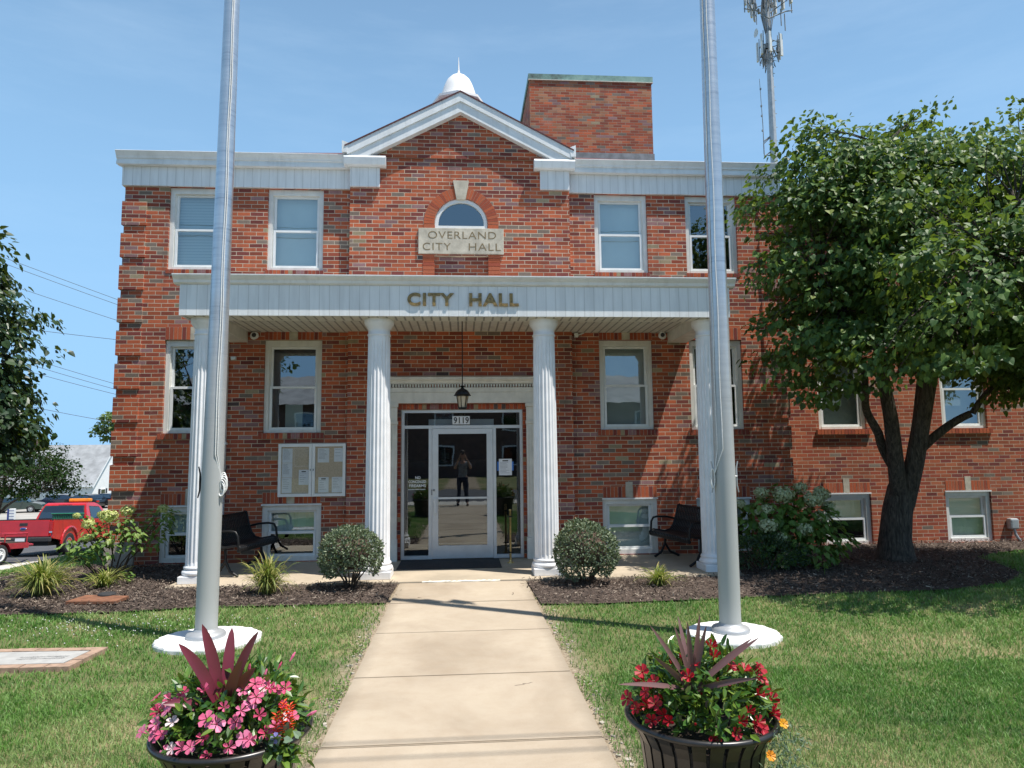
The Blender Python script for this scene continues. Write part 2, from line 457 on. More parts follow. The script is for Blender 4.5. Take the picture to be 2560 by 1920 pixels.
def blind_mat(name, color, pitch):
    m, n, l, b = new_mat(name)
    sx = n.new('ShaderNodeSeparateXYZ'); l.new(pos(n), sx.inputs[0])
    f = M2(n, l, 'FRACT', M2(n, l, 'DIVIDE', M2(n, l, 'ADD', sx.outputs[2], 10), pitch))
    c = ramp(n, l, f, ((0.0, tuple(x * .45 for x in color)), (0.22, color), (0.9, tuple(x * .9 for x in color))))
    l.new(c, b.inputs['Base Color']); b.inputs['Roughness'].default_value = 0.6
blind_mat('slat_blind', (0.42, 0.48, 0.47), 0.05)
pm('roller_blind', (0.56, 0.60, 0.57), 0.8, 0.05, 2)
pm('roller_blind_dim', (0.36, 0.39, 0.37), 0.8, 0.08, 2)

# foliage
def leaf_mat(name, stops, trans=0.3, rough=0.45, patch=0.8, spec=0.4):
    m, n, l, b = new_mat(name)
    g = n.new('ShaderNodeNewGeometry')
    f = M2(n, l, 'ADD', M2(n, l, 'MULTIPLY', g.outputs['Random Per Island'], 0.62), M2(n, l, 'MULTIPLY', noise(n, l, g.outputs['Position'], patch, 3), 0.38))
    c = ramp(n, l, f, stops)
    l.new(c, b.inputs['Base Color'])
    b.inputs['Roughness'].default_value = rough
    b.inputs['Specular IOR Level'].default_value = spec
    t = n.new('ShaderNodeBsdfTranslucent')
    bri = mixc(n, l, 0.55, c, (0.30, 0.42, 0.03), 'MIX')
    l.new(bri, t.inputs['Color'])
    ms = n.new('ShaderNodeMixShader'); ms.inputs[0].default_value = trans
    o = n['Material Output']
    l.new(b.outputs[0], ms.inputs[1]); l.new(t.outputs[0], ms.inputs[2]); l.new(ms.outputs[0], o.inputs['Surface'])
leaf_mat('leaf_redbud', ((0.2, (0.026, 0.062, 0.020)), (0.45, (0.056, 0.118, 0.034)), (0.72, (0.12, 0.205, 0.045)), (0.95, (0.26, 0.25, 0.06))), 0.30, 0.48, 0.8, 0.28)
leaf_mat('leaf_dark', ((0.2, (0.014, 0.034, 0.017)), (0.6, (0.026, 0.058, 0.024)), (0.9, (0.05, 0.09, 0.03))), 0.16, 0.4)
leaf_mat('leaf_far', ((0.2, (0.011, 0.028, 0.009)), (0.6, (0.022, 0.048, 0.014)), (0.9, (0.032, 0.042, 0.014))), 0.08, 0.8, 0.8, 0.05)
leaf_mat('leaf_light', ((0.2, (0.07, 0.12, 0.035)), (0.8, (0.13, 0.19, 0.06))), 0.25, 0.6)
leaf_mat('leaf_boxwood', ((0.2, (0.07, 0.105, 0.055)), (0.6, (0.145, 0.185, 0.11)), (0.9, (0.25, 0.29, 0.18))), 0.1, 0.5, 3.0)
leaf_mat('leaf_hydrangea', ((0.2, (0.07, 0.15, 0.025)), (0.6, (0.14, 0.24, 0.05)), (0.9, (0.24, 0.32, 0.08))), 0.3, 0.5, 2.0)
leaf_mat('leaf_mandevilla', ((0.2, (0.022, 0.068, 0.012)), (0.55, (0.06, 0.145, 0.024)), (0.9, (0.20, 0.28, 0.04))), 0.2, 0.28, 4.0, 0.6)
leaf_mat('leaf_daylily', ((0.15, (0.11, 0.17, 0.03)), (0.45, (0.24, 0.28, 0.07)), (0.8, (0.44, 0.37, 0.14))), 0.3, 0.5, 3.0)
leaf_mat('leaf_silver', ((0.2, (0.10, 0.17, 0.11)), (0.9, (0.19, 0.26, 0.17))), 0.2, 0.6, 3.0)
leaf_mat('bloom_green', ((0.2, (0.46, 0.52, 0.15)), (0.6, (0.68, 0.70, 0.30)), (0.9, (0.78, 0.76, 0.46))), 0.25, 0.7, 6.0)
leaf_mat('bloom_dusty', ((0.2, (0.40, 0.44, 0.24)), (0.9, (0.66, 0.68, 0.44))), 0.2, 0.7, 6.0)
def petal_mat(name, a, b2, trans=0.25):
    m, n, l, b = new_mat(name)
    oi = n.new('ShaderNodeObjectInfo')
    g = n.new('ShaderNodeNewGeometry')
    f = M2(n, l, 'ADD', M2(n, l, 'MULTIPLY', oi.outputs['Random'], 0.7), M2(n, l, 'MULTIPLY', g.outputs['Random Per Island'], 0.3))
    c = ramp(n, l, f, ((0.1, a), (0.9, b2)))
    l.new(c, b.inputs['Base Color']); b.inputs['Roughness'].default_value = 0.5
    t = n.new('ShaderNodeBsdfTranslucent'); l.new(c, t.inputs['Color'])
    ms = n.new('ShaderNodeMixShader'); ms.inputs[0].default_value = trans
    l.new(b.outputs[0], ms.inputs[1]); l.new(t.outputs[0], ms.inputs[2]); l.new(ms.outputs[0], n['Material Output'].inputs['Surface'])
petal_mat('petal_pink', (0.62, 0.045, 0.13), (0.80, 0.24, 0.42))
petal_mat('petal_pale', (0.80, 0.50, 0.55), (0.82, 0.66, 0.66))
petal_mat('petal_red', (0.28, 0.004, 0.014), (0.48, 0.012, 0.028))
petal_mat('petal_scarlet', (0.70, 0.03, 0.01), (0.78, 0.08, 0.015))
petal_mat('petal_orange', (0.75, 0.22, 0.01), (0.85, 0.42, 0.02))
petal_mat('petal_blue', (0.22, 0.20, 0.55), (0.35, 0.33, 0.65))
petal_mat('petal_white', (0.75, 0.75, 0.70), (0.8, 0.8, 0.76))
leaf_mat('leaf_cordyline', ((0.1, (0.055, 0.012, 0.020)), (0.5, (0.13, 0.020, 0.040)), (0.95, (0.36, 0.03, 0.085))), 0.2, 0.35, 5.0)
leaf_mat('leaf_dracaena', ((0.1, (0.085, 0.040, 0.045)), (0.9, (0.20, 0.105, 0.105))), 0.12, 0.4, 5.0)

# lawn: ground under the blades and the blades themselves
def lawn_col(n, l, dry=1.0):
    p = pos(n)
    a = noise(n, l, p, 0.75, 5, 0.6, 0.6)
    d = noise(n, l, p, 2.6, 4, 0.6)
    f = M2(n, l, 'ADD', M2(n, l, 'MULTIPLY', a, 0.62), M2(n, l, 'MULTIPLY', d, 0.38))
    return f
m, n, l, b = new_mat('lawn_soil')
f = lawn_col(n, l)
c = ramp(n, l, f, ((0.36, (0.055, 0.080, 0.020)), (0.50, (0.12, 0.13, 0.045)), (0.64, (0.26, 0.20, 0.11))))
sx = n.new('ShaderNodeSeparateXYZ'); l.new(pos(n), sx.inputs[0])
ed = N(n, 'ShaderNodeMapRange'); l.new(M2(n, l, 'ADD', M2(n, l, 'ABSOLUTE', sx.outputs[0]), M2(n, l, 'MULTIPLY', noise(n, l, pos(n), 3.5, 5, 0.7), 0.45)), ed.inputs['Value'])
ed.inputs['From Min'].default_value = 1.32; ed.inputs['From Max'].default_value = 1.10
c = mixc(n, l, ed.outputs[0], c, ramp(n, l, noise(n, l, pos(n), 45, 4, 0.7), ((0.35, (0.16, 0.115, 0.075)), (0.65, (0.40, 0.33, 0.24)))))
l.new(c, b.inputs['Base Color']); b.inputs['Roughness'].default_value = 0.95
bump(n, l, b, noise(n, l, pos(n), 60, 4), 0.6, 0.02)
m, n, l, b = new_mat('grass_blade')
g = n.new('ShaderNodeNewGeometry')
f = lawn_col(n, l)
c1 = ramp(n, l, f, ((0.34, (0.060, 0.19, 0.026)), (0.48, (0.13, 0.285, 0.048)), (0.59, (0.26, 0.37, 0.12)), (0.71, (0.48, 0.44, 0.23))))
c2 = mixc(n, l, M2(n, l, 'MULTIPLY', M2(n, l, 'POWER', g.outputs['Random Per Island'], 3.0), 0.5), c1, (0.46, 0.54, 0.28))
l.new(c2, b.inputs['Base Color']); b.inputs['Roughness'].default_value = 0.5; b.inputs['Specular IOR Level'].default_value = 0.3
t = n.new('ShaderNodeBsdfTranslucent'); l.new(c2, t.inputs['Color'])
ms = n.new('ShaderNodeMixShader'); ms.inputs[0].default_value = 0.4
l.new(b.outputs[0], ms.inputs[1]); l.new(t.outputs[0], ms.inputs[2]); l.new(ms.outputs[0], n['Material Output'].inputs['Surface'])
m, n, l, b = new_mat('far_ground')
c = ramp(n, l, noise(n, l, pos(n), 0.2, 5), ((0.35, (0.05, 0.07, 0.025)), (0.65, (0.10, 0.11, 0.05))))
l.new(c, b.inputs['Base Color']); b.inputs['Roughness'].default_value = 0.95
m, n, l, b = new_mat('mulch_ground')
v = n.new('ShaderNodeTexVoronoi'); v.inputs['Scale'].default_value = 55; l.new(pos(n), v.inputs['Vector'])
f = M2(n, l, 'ADD', M2(n, l, 'MULTIPLY', noise(n, l, pos(n), 30, 4, 0.7), 0.7), M2(n, l, 'MULTIPLY', noise(n, l, pos(n), 1.2, 3), 0.3))
c = ramp(n, l, f, ((0.3, (0.026, 0.018, 0.014)), (0.52, (0.078, 0.054, 0.042)), (0.72, (0.17, 0.125, 0.095))))
l.new(c, b.inputs['Base Color']); b.inputs['Roughness'].default_value = 0.95
bump(n, l, b, f, 0.9, 0.03)
m, n, l, b = new_mat('mulch_chip')
g = n.new('ShaderNodeNewGeometry')
c = ramp(n, l, g.outputs['Random Per Island'], ((0.1, (0.032, 0.022, 0.017)), (0.5, (0.085, 0.060, 0.047)), (0.85, (0.145, 0.108, 0.085)), (0.985, (0.34, 0.28, 0.22))))
l.new(c, b.inputs['Base Color']); b.inputs['Roughness'].default_value = 0.9
# ---------------------------------------------------------------- helpers
def link(o, parent=None):
    COL.objects.link(o)
    if parent is not None:
        o.parent = parent
    return o

def root_of(o):
    while o.parent is not None:
        o = o.parent
    return o

def thing(name, label, cat, loc=(0, 0, 0), rz=0.0, group=None, rx=0.0):
    o = bpy.data.objects.new(name, None)
    o.empty_display_size = 0.2
    link(o)
    o.location = loc
    o.rotation_euler = (rx, 0, rz)
    o['label'] = label
    o['category'] = cat
    if group:
        o['group'] = group
    return o

def tag(o, label=None, cat=None, group=None, kind=None):
    for k, v in (('label', label), ('category', cat), ('group', group), ('kind', kind)):
        if v:
            o[k] = v
    return o

class MB:
    """collects geometry; world=True means coordinates are world ones and get shifted to the root's frame"""
    def __init__(self):
        self.v, self.f, self.s = [], [], []
    def add(self, vs, fs, smooth=False):
        o = len(self.v)
        self.v += [tuple(p) for p in vs]
        self.f += [tuple(i + o for i in f) for f in fs]
        self.s += [smooth] * len(fs)
        return self
    def quad(self, a, b, c, d):
        return self.add((a, b, c, d), ((0, 1, 2, 3),))
    def box(self, x0, x1, y0, y1, z0, z1):
        v = [(x, y, z) for z in (z0, z1) for y in (y0, y1) for x in (x0, x1)]
        return self.add(v, ((0, 2, 3, 1), (4, 5, 7, 6), (0, 1, 5, 4), (2, 6, 7, 3), (0, 4, 6, 2), (1, 3, 7, 5)))
    def cbox(self, x0, x1, y0, y1, z0, z1, c=0.01):
        """box with chamfered vertical and horizontal edges"""
        bm = bmesh.new()
        bmesh.ops.create_cube(bm, size=1)
        for q in bm.verts:
            q.co = Vector((x0 + (x1 - x0) * (q.co.x + .5), y0 + (y1 - y0) * (q.co.y + .5), z0 + (z1 - z0) * (q.co.z + .5)))
        bmesh.ops.bevel(bm, geom=bm.edges[:], offset=c, segments=2, affect='EDGES', profile=0.5)
        return self.bm(bm)
    def bm(self, bm, smooth=False, mat=None):
        bm.verts.ensure_lookup_table()
        vs = [(mat @ q.co if mat else q.co.copy()) for q in bm.verts]
        fs = [[q.index for q in f.verts] for f in bm.faces]
        self.add(vs, fs, smooth)
        bm.free()
        return self
    def rbox(self, c, dx, dy, dz, rz=0, rx=0, ry=0):
        m = Matrix.Translation(c) @ Matrix.Rotation(rz, 4, 'Z') @ Matrix.Rotation(ry, 4, 'Y') @ Matrix.Rotation(rx, 4, 'X')
        v = [m @ Vector((x * dx / 2, y * dy / 2, z * dz / 2)) for z in (-1, 1) for y in (-1, 1) for x in (-1, 1)]
        return self.add(v, ((0, 2, 3, 1), (4, 5, 7, 6), (0, 1, 5, 4), (2, 6, 7, 3), (0, 4, 6, 2), (1, 3, 7, 5)))
    def prism(self, prof, axis, a, b, cap=True, smooth=False):
        """profile of 2D points swept along an axis from a to b; axis x: (y,z), axis y: (x,z), axis z: (x,y)"""
        def P(p, t):
            return {'x': (t, p[0], p[1]), 'y': (p[0], t, p[1]), 'z': (p[0], p[1], t)}[axis]
        n = len(prof)
        v = [P(p, a) for p in prof] + [P(p, b) for p in prof]
        f = [(i, (i + 1) % n, n + (i + 1) % n, n + i) for i in range(n)]
        self.add(v, f, smooth)
        if cap:
            self.add([P(p, a) for p in prof], [tuple(range(n))[::-1]])
            self.add([P(p, b) for p in prof], [tuple(range(n))])
        return self
    def lathe(self, prof, c=(0, 0, 0), n=32, smooth=True, cap=True, fl=None):
        """prof: (radius, z) rising"""
        v = []
        for r, z in prof:
            for i in range(n):
                a = 2 * math.pi * i / n
                v.append((c[0] + r * math.cos(a), c[1] + r * math.sin(a), c[2] + z))
        f = []
        for k in range(len(prof) - 1):
            for i in range(n):
                j = (i + 1) % n
                f.append((k * n + i, k * n + j, (k + 1) * n + j, (k + 1) * n + i))
        self.add(v, f, smooth)
        if cap:
            self.add(v[:n], [tuple(range(n))[::-1]])
            self.add(v[-n:], [tuple(range(n))])
        return self
    def tube(self, pts, rad, n=8, smooth=True, cap=True):
        pts = [Vector(p) for p in pts]
        if isinstance(rad, (int, float)):
            rad = [rad] * len(pts)
        rings = []
        up = None
        for i, p in enumerate(pts):
            d = (pts[min(i + 1, len(pts) - 1)] - pts[max(i - 1, 0)])
            if d.length < 1e-9:
                d = Vector((0, 0, 1))
            d.normalize()
            if up is None:
                up = d.orthogonal().normalized()
            up = (up - d * up.dot(d))
            if up.length < 1e-6:
                up = d.orthogonal()
            up.normalize()
            w = d.cross(up)
            rings.append([p + (up * math.cos(2 * math.pi * k / n) + w * math.sin(2 * math.pi * k / n)) * rad[i] for k in range(n)])
        v = [q for r_ in rings for q in r_]
        f = []
        for i in range(len(pts) - 1):
            for k in range(n):
                j = (k + 1) % n
                f.append((i * n + k, i * n + j, (i + 1) * n + j, (i + 1) * n + k))
        self.add(v, f, smooth)
        if cap:
            self.add(rings[0], [tuple(range(n))[::-1]])
            self.add(rings[-1], [tuple(range(n))])
        return self
    def ball(self, c, rx, ry=None, rz=None, sub=2):
        bm = bmesh.new()
        bmesh.ops.create_icosphere(bm, subdivisions=sub, radius=1)
        m = Matrix.Translation(c) @ Matrix.Diagonal((rx, ry or rx, rz or rx, 1))
        return self.bm(bm, True, m)
    def build(self, name, mat, parent=None, world=True):
        me = bpy.data.meshes.new(name)
        sh = Vector((0, 0, 0))
        if world and parent is not None:
            sh = root_of(parent).location
        me.from_pydata([(p[0] - sh[0], p[1] - sh[1], p[2] - sh[2]) for p in self.v], [], self.f)
        me.polygons.foreach_set('use_smooth', self.s)
        me.materials.append(MATS[mat])
        me.update()
        return link(bpy.data.objects.new(name, me), parent)

def np_mesh(name, V, F, mat, parent=None, world=True, smooth=False):
    """V (n,3) array, F list of (m,k) int arrays"""
    sh = np.array(root_of(parent).location) if (world and parent is not None) else 0
    V = np.asarray(V, dtype=np.float32) - np.asarray(sh, dtype=np.float32)
    me = bpy.data.meshes.new(name)
    me.vertices.add(len(V))
    me.vertices.foreach_set('co', V.ravel())
    loops = np.concatenate([f.ravel() for f in F]).astype(np.int32)
    tot = np.concatenate([np.full(len(f), f.shape[1]) for f in F]).astype(np.int32)
    st = np.concatenate([[0], np.cumsum(tot)[:-1]]).astype(np.int32)
    me.loops.add(len(loops))
    me.loops.foreach_set('vertex_index', loops)
    me.polygons.add(len(tot))
    me.polygons.foreach_set('loop_start', st)
    me.polygons.foreach_set('loop_total', tot)
    me.polygons.foreach_set('use_smooth', np.full(len(tot), smooth))
    me.materials.append(MATS[mat])
    me.update(calc_edges=True)
    return link(bpy.data.objects.new(name, me), parent)

def unit(a):
    return a / np.maximum(np.linalg.norm(a, axis=1, keepdims=True), 1e-9)

SHAPES = {   # (across, along) points; quads meet along the midrib
    'heart': ([(0, .10), (-.30, 0), (-.50, .34), (-.30, .70), (0, 1), (.30, .70), (.50, .34), (.30, 0)], [(0, 1, 2, 3), (0, 3, 4, 4), (0, 5, 6, 7), (0, 4, 5, 5)]),
    'oval': ([(0, 0), (-.42, .35), (-.34, .72), (0, 1), (.34, .72), (.42, .35)], [(0, 1, 2, 3), (0, 3, 4, 5)]),
    'lance': ([(0, 0), (-.5, .45), (0, 1), (.5, .45)], [(0, 1, 2, 2), (0, 2, 3, 3)]),
}
def leaf_geo(P, T, Nn, L, W, shape='heart', fold=0.25, curl=0.15):
    pts, fs = SHAPES[shape]
    T = unit(T)
    B = unit(np.cross(T, Nn))
    Nn = np.cross(B, T)
    n, k = len(P), len(pts)
    V = np.zeros((n, k, 3))
    for i, (x, y) in enumerate(pts):
        V[:, i] = P + B * (x * W)[:, None] + T * (y * L)[:, None] + Nn * (abs(x) * fold * W - curl * y * y * L)[:, None]
    base = (np.arange(n) * k)[:, None]
    q = [f for f in fs if f[2] != f[3]]
    t = [f[:3] for f in fs if f[2] == f[3]]
    F = []
    if q:
        F.append((base[:, :, None] + np.array(q)[None]).reshape(-1, 4))
    if t:
        F.append((base[:, :, None] + np.array(t)[None]).reshape(-1, 3))
    return V.reshape(-1, 3), F

def leaves(name, P, T, Nn, L, W, mat, parent=None, world=True, **kw):
    V, F = leaf_geo(P, T, Nn, L, W, **kw)
    return np_mesh(name, V, F, mat, parent, world)

def rdir(n):
    return unit(rng.normal(size=(n, 3)))

def copy_tree(o, parent=None):
    c = o.copy()
    COL.objects.link(c)
    c.parent = parent
    for ch in list(o.children):
        copy_tree(ch, c)
    return c

def text_mb(s, size, bold=0.0, depth=0.004, sx=1.0, space=1.0):
    """letters as a mesh in the XZ plane, facing -y, left edge and baseline at the origin"""
    cu = bpy.data.curves.new('txt', 'FONT')
    cu.body = s
    cu.size = size
    cu.extrude = depth
    cu.offset = bold
    cu.space_character = space
    o = bpy.data.objects.new('txt', cu)
    COL.objects.link(o)
    bpy.context.view_layer.update()
    me = bpy.data.meshes.new_from_object(o.evaluated_get(bpy.context.evaluated_depsgraph_get()))
    vs = [(p.co.x * sx, -p.co.z, p.co.y) for p in me.vertices]
    fs = [tuple(p.vertices) for p in me.polygons]
    bpy.data.objects.remove(o)
    bpy.data.curves.remove(cu)
    bpy.data.meshes.remove(me)
    xs = [v[0] for v in vs]
    return vs, fs, min(xs), max(xs)

def text_part(name, s, x0, x1, zb, zt, y, mat, parent, bold=0.0, depth=0.004, space=1.0):
    """fit words between x0..x1 and cap height zb..zt on the plane y"""
    vs, fs, a, b = text_mb(s, 1.0, bold, depth, 1.0, space)
    hs = [v[2] for v in vs]
    lo, hi = min(hs), max(hs)
    m = MB()
    k = (zt - zb) / (hi - lo)
    kx = (x1 - x0) / (b - a)
    m.add([(x0 + (v[0] - a) * kx, y + v[1], zb + (v[2] - lo) * k) for v in vs], fs)
    return m.build(name, mat, parent)

def smooth01(t):
    t = min(1, max(0, t))
    return t * t * (3 - 2 * t)

# ---------------------------------------------------------------- terrain
def zroad(y):
    if y < 6:
        return -0.02
    return 0.448 - 0.078 * min(y, 48.0)

def g(x, y):
    if y < -2.45:
        return -0.28 if y > -13.2 else -0.06
    z = -0.03
    if x < -6.4:
        t = smooth01((-6.4 - x) / 3.7)
        z = (1 - t) * z + t * (zroad(y) - 0.05)
    if x < -10.25:
        z = zroad(y) - 0.30
    return z

xs = sorted(set([-320, -200, -120, -80, -60, -45, -35, -28, -24, -20.6, -20, -17, -14, -12, -10.5] + [round(-10.24 + i * 0.24, 3) for i in range(18)] + list(np.arange(-5.5, 16.1, 1.5)) + [20, 30, 45, 80, 150, 320]))
ys = sorted(set([-320, -150, -80, -50, -35, -25, -18, -14, -13.25, -13.15, -8, -2.5, -2.4, -1.2, 0, 2, 4, 6] + list(np.arange(7, 30, 1.0)) + [33, 36, 40, 44, 48, 52, 60, 75, 100, 150, 320]))
V = [(x, y, g(x, y)) for y in ys for x in xs]
nx = len(xs)
F = [(j * nx + i, j * nx + i + 1, (j + 1) * nx + i + 1, (j + 1) * nx + i) for j in range(len(ys) - 1) for i in range(nx - 1)]
m = MB().add(V, F, True)
tag(m.build('ground', 'lawn_soil'), 'dry dirt and thatch under the lawn', 'ground', kind='structure')

def strip(name, mat, x0, x1, dz, ya, yb, label, cat, thick=0.0):
    yk = [ya] + [y for y in (6, 10, 15, 20, 26, 32, 40, 48) if ya < y < yb] + [yb]
    m = MB()
    for a, b in zip(yk, yk[1:]):
        A, B = zroad(a) + dz, zroad(b) + dz
        m.quad((x0, a, A), (x1, a, A), (x1, b, B), (x0, b, B))
        if thick:
            m.quad((x1, a, A - thick), (x1, b, B - thick), (x1, b, B), (x1, a, A))
            m.quad((x0, b, B - thick), (x0, a, A - thick), (x0, a, A), (x0, b, B))
    return tag(m.build(name, mat), label, cat, kind='structure')
strip('side_road', 'asphalt', -20.5, -12.05, -0.14, -2.4, 130, 'grey asphalt side street running downhill', 'road')
strip('side_pavement', 'sidewalk_concrete', -12.0, -10.2, 0.0, -2.3, 130, 'pale concrete pavement along the side street', 'pavement', 0.25)
strip('parking_lot', 'lot_concrete', -95, -20.6, -0.10, 5, 79, 'pale concrete parking area across the side street', 'parking lot')
m = MB()
m.quad((-160, -13.1, -0.13), (160, -13.1, -0.13), (160, -2.5, -0.13), (-160, -2.5, -0.13))
tag(m.build('main_road', 'asphalt'), 'grey asphalt main street in front of the hall', 'road', kind='structure')
m = MB()
for i in range(-40, 41):
    m.box(i * 1.6, i * 1.6 + 1.592, -2.38, -0.75, -0.25, 0.0)
m.box(-66, 66, -2.45, -2.385, -0.3, 0.0)
tag(m.build('front_pavement', 'sidewalk_concrete'), 'pale concrete pavement along the main street', 'pavement', kind='structure')

# the walk: separate cast panels with fine joints
m = MB()
joints = [-0.74, 0.32, 1.65, 2.99, 4.34, 5.62, 6.96, 8.30, 9.555]
for a, b in zip(joints, joints[1:]):
    bmq = bmesh.new()
    bmesh.ops.create_cube(bmq, size=1)
    dz = random.uniform(-.003, .003)
    for q in bmq.verts:
        q.co = Vector((q.co.x * 1.70, (a + b) / 2 + q.co.y * (b - a - 0.012), -0.06 + q.co.z * 0.12 + dz))
    bmesh.ops.bevel(bmq, geom=bmq.edges[:], offset=0.006, segments=2, affect='EDGES')
    m.bm(bmq)
tag(m.build('front_path', 'concrete'), 'straight tan concrete path leading to the door', 'path', kind='structure')

# porch slab
m = MB()
m.cbox(-3.90, 3.90, 9.57, 11.7, -0.12, 0.02, 0.012)
tag(m.build('porch_floor', 'porch_concrete'), 'tan concrete porch slab under the portico', 'porch floor', kind='structure')
m = MB()
pts = []
for i in range(30):
    x = -0.55 + 1.05 * i / 29
    pts.append((x, 9.557 + 0.012 * math.sin(i * 0.9) , 0.006))
m.tube(pts, [0.010 + 0.012 * abs(math.sin(i * 1.7)) * (1 if 0.1 < i / 29 < .95 else .3) for i in range(30)], 6)
tag(m.build('joint_sealant', 'caulk'), 'pale sealant smeared along the joint between porch and path', 'sealant')

# planting beds
def bed(name, outline, label, h=0.06):
    c = Vector((sum(p[0] for p in outline) / len(outline), sum(p[1] for p in outline) / len(outline)))
    bm = bmesh.new()
    vs = [bm.verts.new((p[0], p[1], 0)) for p in outline]
    bm.faces.new(vs)
    bmesh.ops.triangulate(bm, faces=bm.faces[:])
    bmesh.ops.subdivide_edges(bm, edges=bm.edges[:], cuts=5, use_grid_fill=True)
    for q in bm.verts:
        q.co.z = g(q.co.x, q.co.y) + 0.022 + 0.035 * (mnoise.noise((q.co.x * 1.7, q.co.y * 1.7, 0)) + 0.4) * (0 if q.is_boundary else 1)
    m = MB().bm(bm, True)
    return tag(m.build(name, 'mulch_ground'), label, 'flower bed', kind='structure')
BED_L = [(-0.87, 9.56), (-0.90, 8.38), (-1.45, 8.38), (-3.0, 8.42), (-3.95, 8.26), (-5.1, 8.28), (-6.0, 8.55), (-6.7, 9.2), (-7.0, 10.2), (-6.6, 11.2), (-5.62, 11.9), (-5.62, 11.5), (-3.91, 11.5), (-3.91, 9.56)]
BED_R = [(0.87, 9.56), (3.91, 9.56), (3.91, 11.5), (5.6, 11.5), (5.62, 12.38), (11.5, 12.38), (10.6, 11.7), (9.2, 11.25), (8.2, 10.7), (8.05, 10.1), (7.75, 9.3), (7.0, 8.65), (5.9, 8.32), (4.5, 8.28), (2.9, 8.15), (1.5, 8.06), (0.90, 8.12)]
bed('mulch_bed', BED_L[:], 'brown mulch bed left of the path')
bed('mulch_bed', BED_R[:], 'brown mulch bed right of the path under the tree')

def inside(poly, x, y):
    c = np.zeros(len(x), bool)
    n = len(poly)
    for i in range(n):
        x1, y1 = poly[i]; x2, y2 = poly[(i + 1) % n]
        hit = ((y1 > y) != (y2 > y)) & (x < (x2 - x1) * (y - y1) / (y2 - y1 + 1e-12) + x1)
        c ^= hit
    return c

gv = np.vectorize(g)
def chips(name, poly, n, label):
    b = np.array(poly)
    P = rng.uniform(b.min(0), b.max(0), size=(n * 3, 2))
    P = P[inside(poly, P[:, 0], P[:, 1])][:n]
    # ragged spill at the edge
    P += rng.normal(0, 0.03, P.shape) * np.where(rng.random((len(P), 1)) < .12, 4.0, 1.0)
    k = len(P)
    z = gv(P[:, 0], P[:, 1]) + 0.03 + rng.uniform(0.0, 0.045, k)
    c = np.column_stack([P, z])
    T = unit(np.column_stack([rng.normal(size=(k, 2)), rng.normal(0, .35, k)]))
    Nn = unit(np.column_stack([rng.normal(0, .45, (k, 2)), np.ones(k)]))
    L = rng.uniform(0.015, 0.055, k); W = rng.uniform(0.006, 0.016, k)
    B = unit(np.cross(T, Nn))
    V = np.stack([c - B * W[:, None] / 2, c + T * L[:, None] - B * W[:, None] / 3, c + T * L[:, None] + B * W[:, None] / 3, c + B * W[:, None] / 2], 1).reshape(-1, 3)
    F = [np.arange(k * 4).reshape(k, 4)]
    return tag(np_mesh(name, V, F, 'mulch_chip'), label, 'mulch', kind='stuff')
chips('mulch_chips', BED_L, 22000, 'loose wood mulch chips on the left bed')
chips('mulch_chips', BED_R, 26000, 'loose wood mulch chips on the right bed')
# ---------------------------------------------------------------- city hall
YW, YB, YR = 11.5, 11.39, 12.4
hall = thing('city_hall', 'two storey red brick civic building with white columned portico and gable', 'building', (0, 11.5, 0))

def wall_with_holes(m, x0, x1, z0, z1, y, holes, depth):
    xs = sorted({x0, x1, *[h[0] for h in holes], *[h[1] for h in holes]})
    zs = sorted({z0, z1, *[h[2] for h in holes], *[h[3] for h in holes]})
    xs = [x for x in xs if x0 <= x <= x1]; zs = [z for z in zs if z0 <= z <= z1]
    for a, b in zip(xs, xs[1:]):
        for c, d in zip(zs, zs[1:]):
            cx, cz = (a + b) / 2, (c + d) / 2
            if any(h[0] < cx < h[1] and h[2] < cz < h[3] for h in holes):
                continue
            m.quad((a, y, c), (b, y, c), (b, y, d), (a, y, d))
    for h in holes:
        a, b, c, d = h[:4]
        e = y + depth
        m.quad((a, y, c), (a, e, c), (a, e, d), (a, y, d)) if False else m.quad((a, e, c), (a, y, c), (a, y, d), (a, e, d))
        m.quad((b, y, c), (b, e, c), (b, e, d), (b, y, d))
        m.quad((a, y, d), (b, y, d), (b, e, d), (a, e, d))
        m.quad((a, e, c), (b, e, c), (b, y, c), (a, y, c))

# windows of the main block: x0, x1, z0, z1, storey, blind
WIN = [(-4.845, -3.925, 4.79, 6.19, 'up', 'slat'), (-3.245, -2.325, 4.79, 6.19, 'up', 'roller'),
       (2.29, 3.22, 4.80, 6.19, 'up', 'roller'), (3.90, 4.82, 4.80, 6.19, 'up', None),
       (-4.825, -3.90, 2.09, 3.61, 'mid', None), (-3.24, -2.31, 2.085, 3.61, 'mid', 'card'),
       (2.32, 3.24, 2.095, 3.62, 'mid', 'rollerdim'), (3.885, 4.81, 2.085, 3.62, 'mid', None),
       (-4.81, -3.88, 0.04, 0.92, 'low', 'half'), (-3.225, -2.28, 0.03, 0.92, 'low', 'half'),
       (2.32, 3.255, 0.035, 0.935, 'low', 'full'), (3.92, 4.86, 0.04, 0.915, 'low', 'half')]
WIN_R = [(6.60, 7.52, 2.10, 3.62, 'mid', 'rollerdim'), (9.00, 9.90, 2.10, 3.62, 'mid', 'rollerdim'), (11.4, 12.3, 2.10, 3.62, 'mid', None),
         (6.60, 7.52, -0.02, 0.905, 'low', 'half'), (8.96, 9.86, -0.01, 0.915, 'low', 'full'), (11.4, 12.3, -0.01, 0.915, 'low', 'full')]

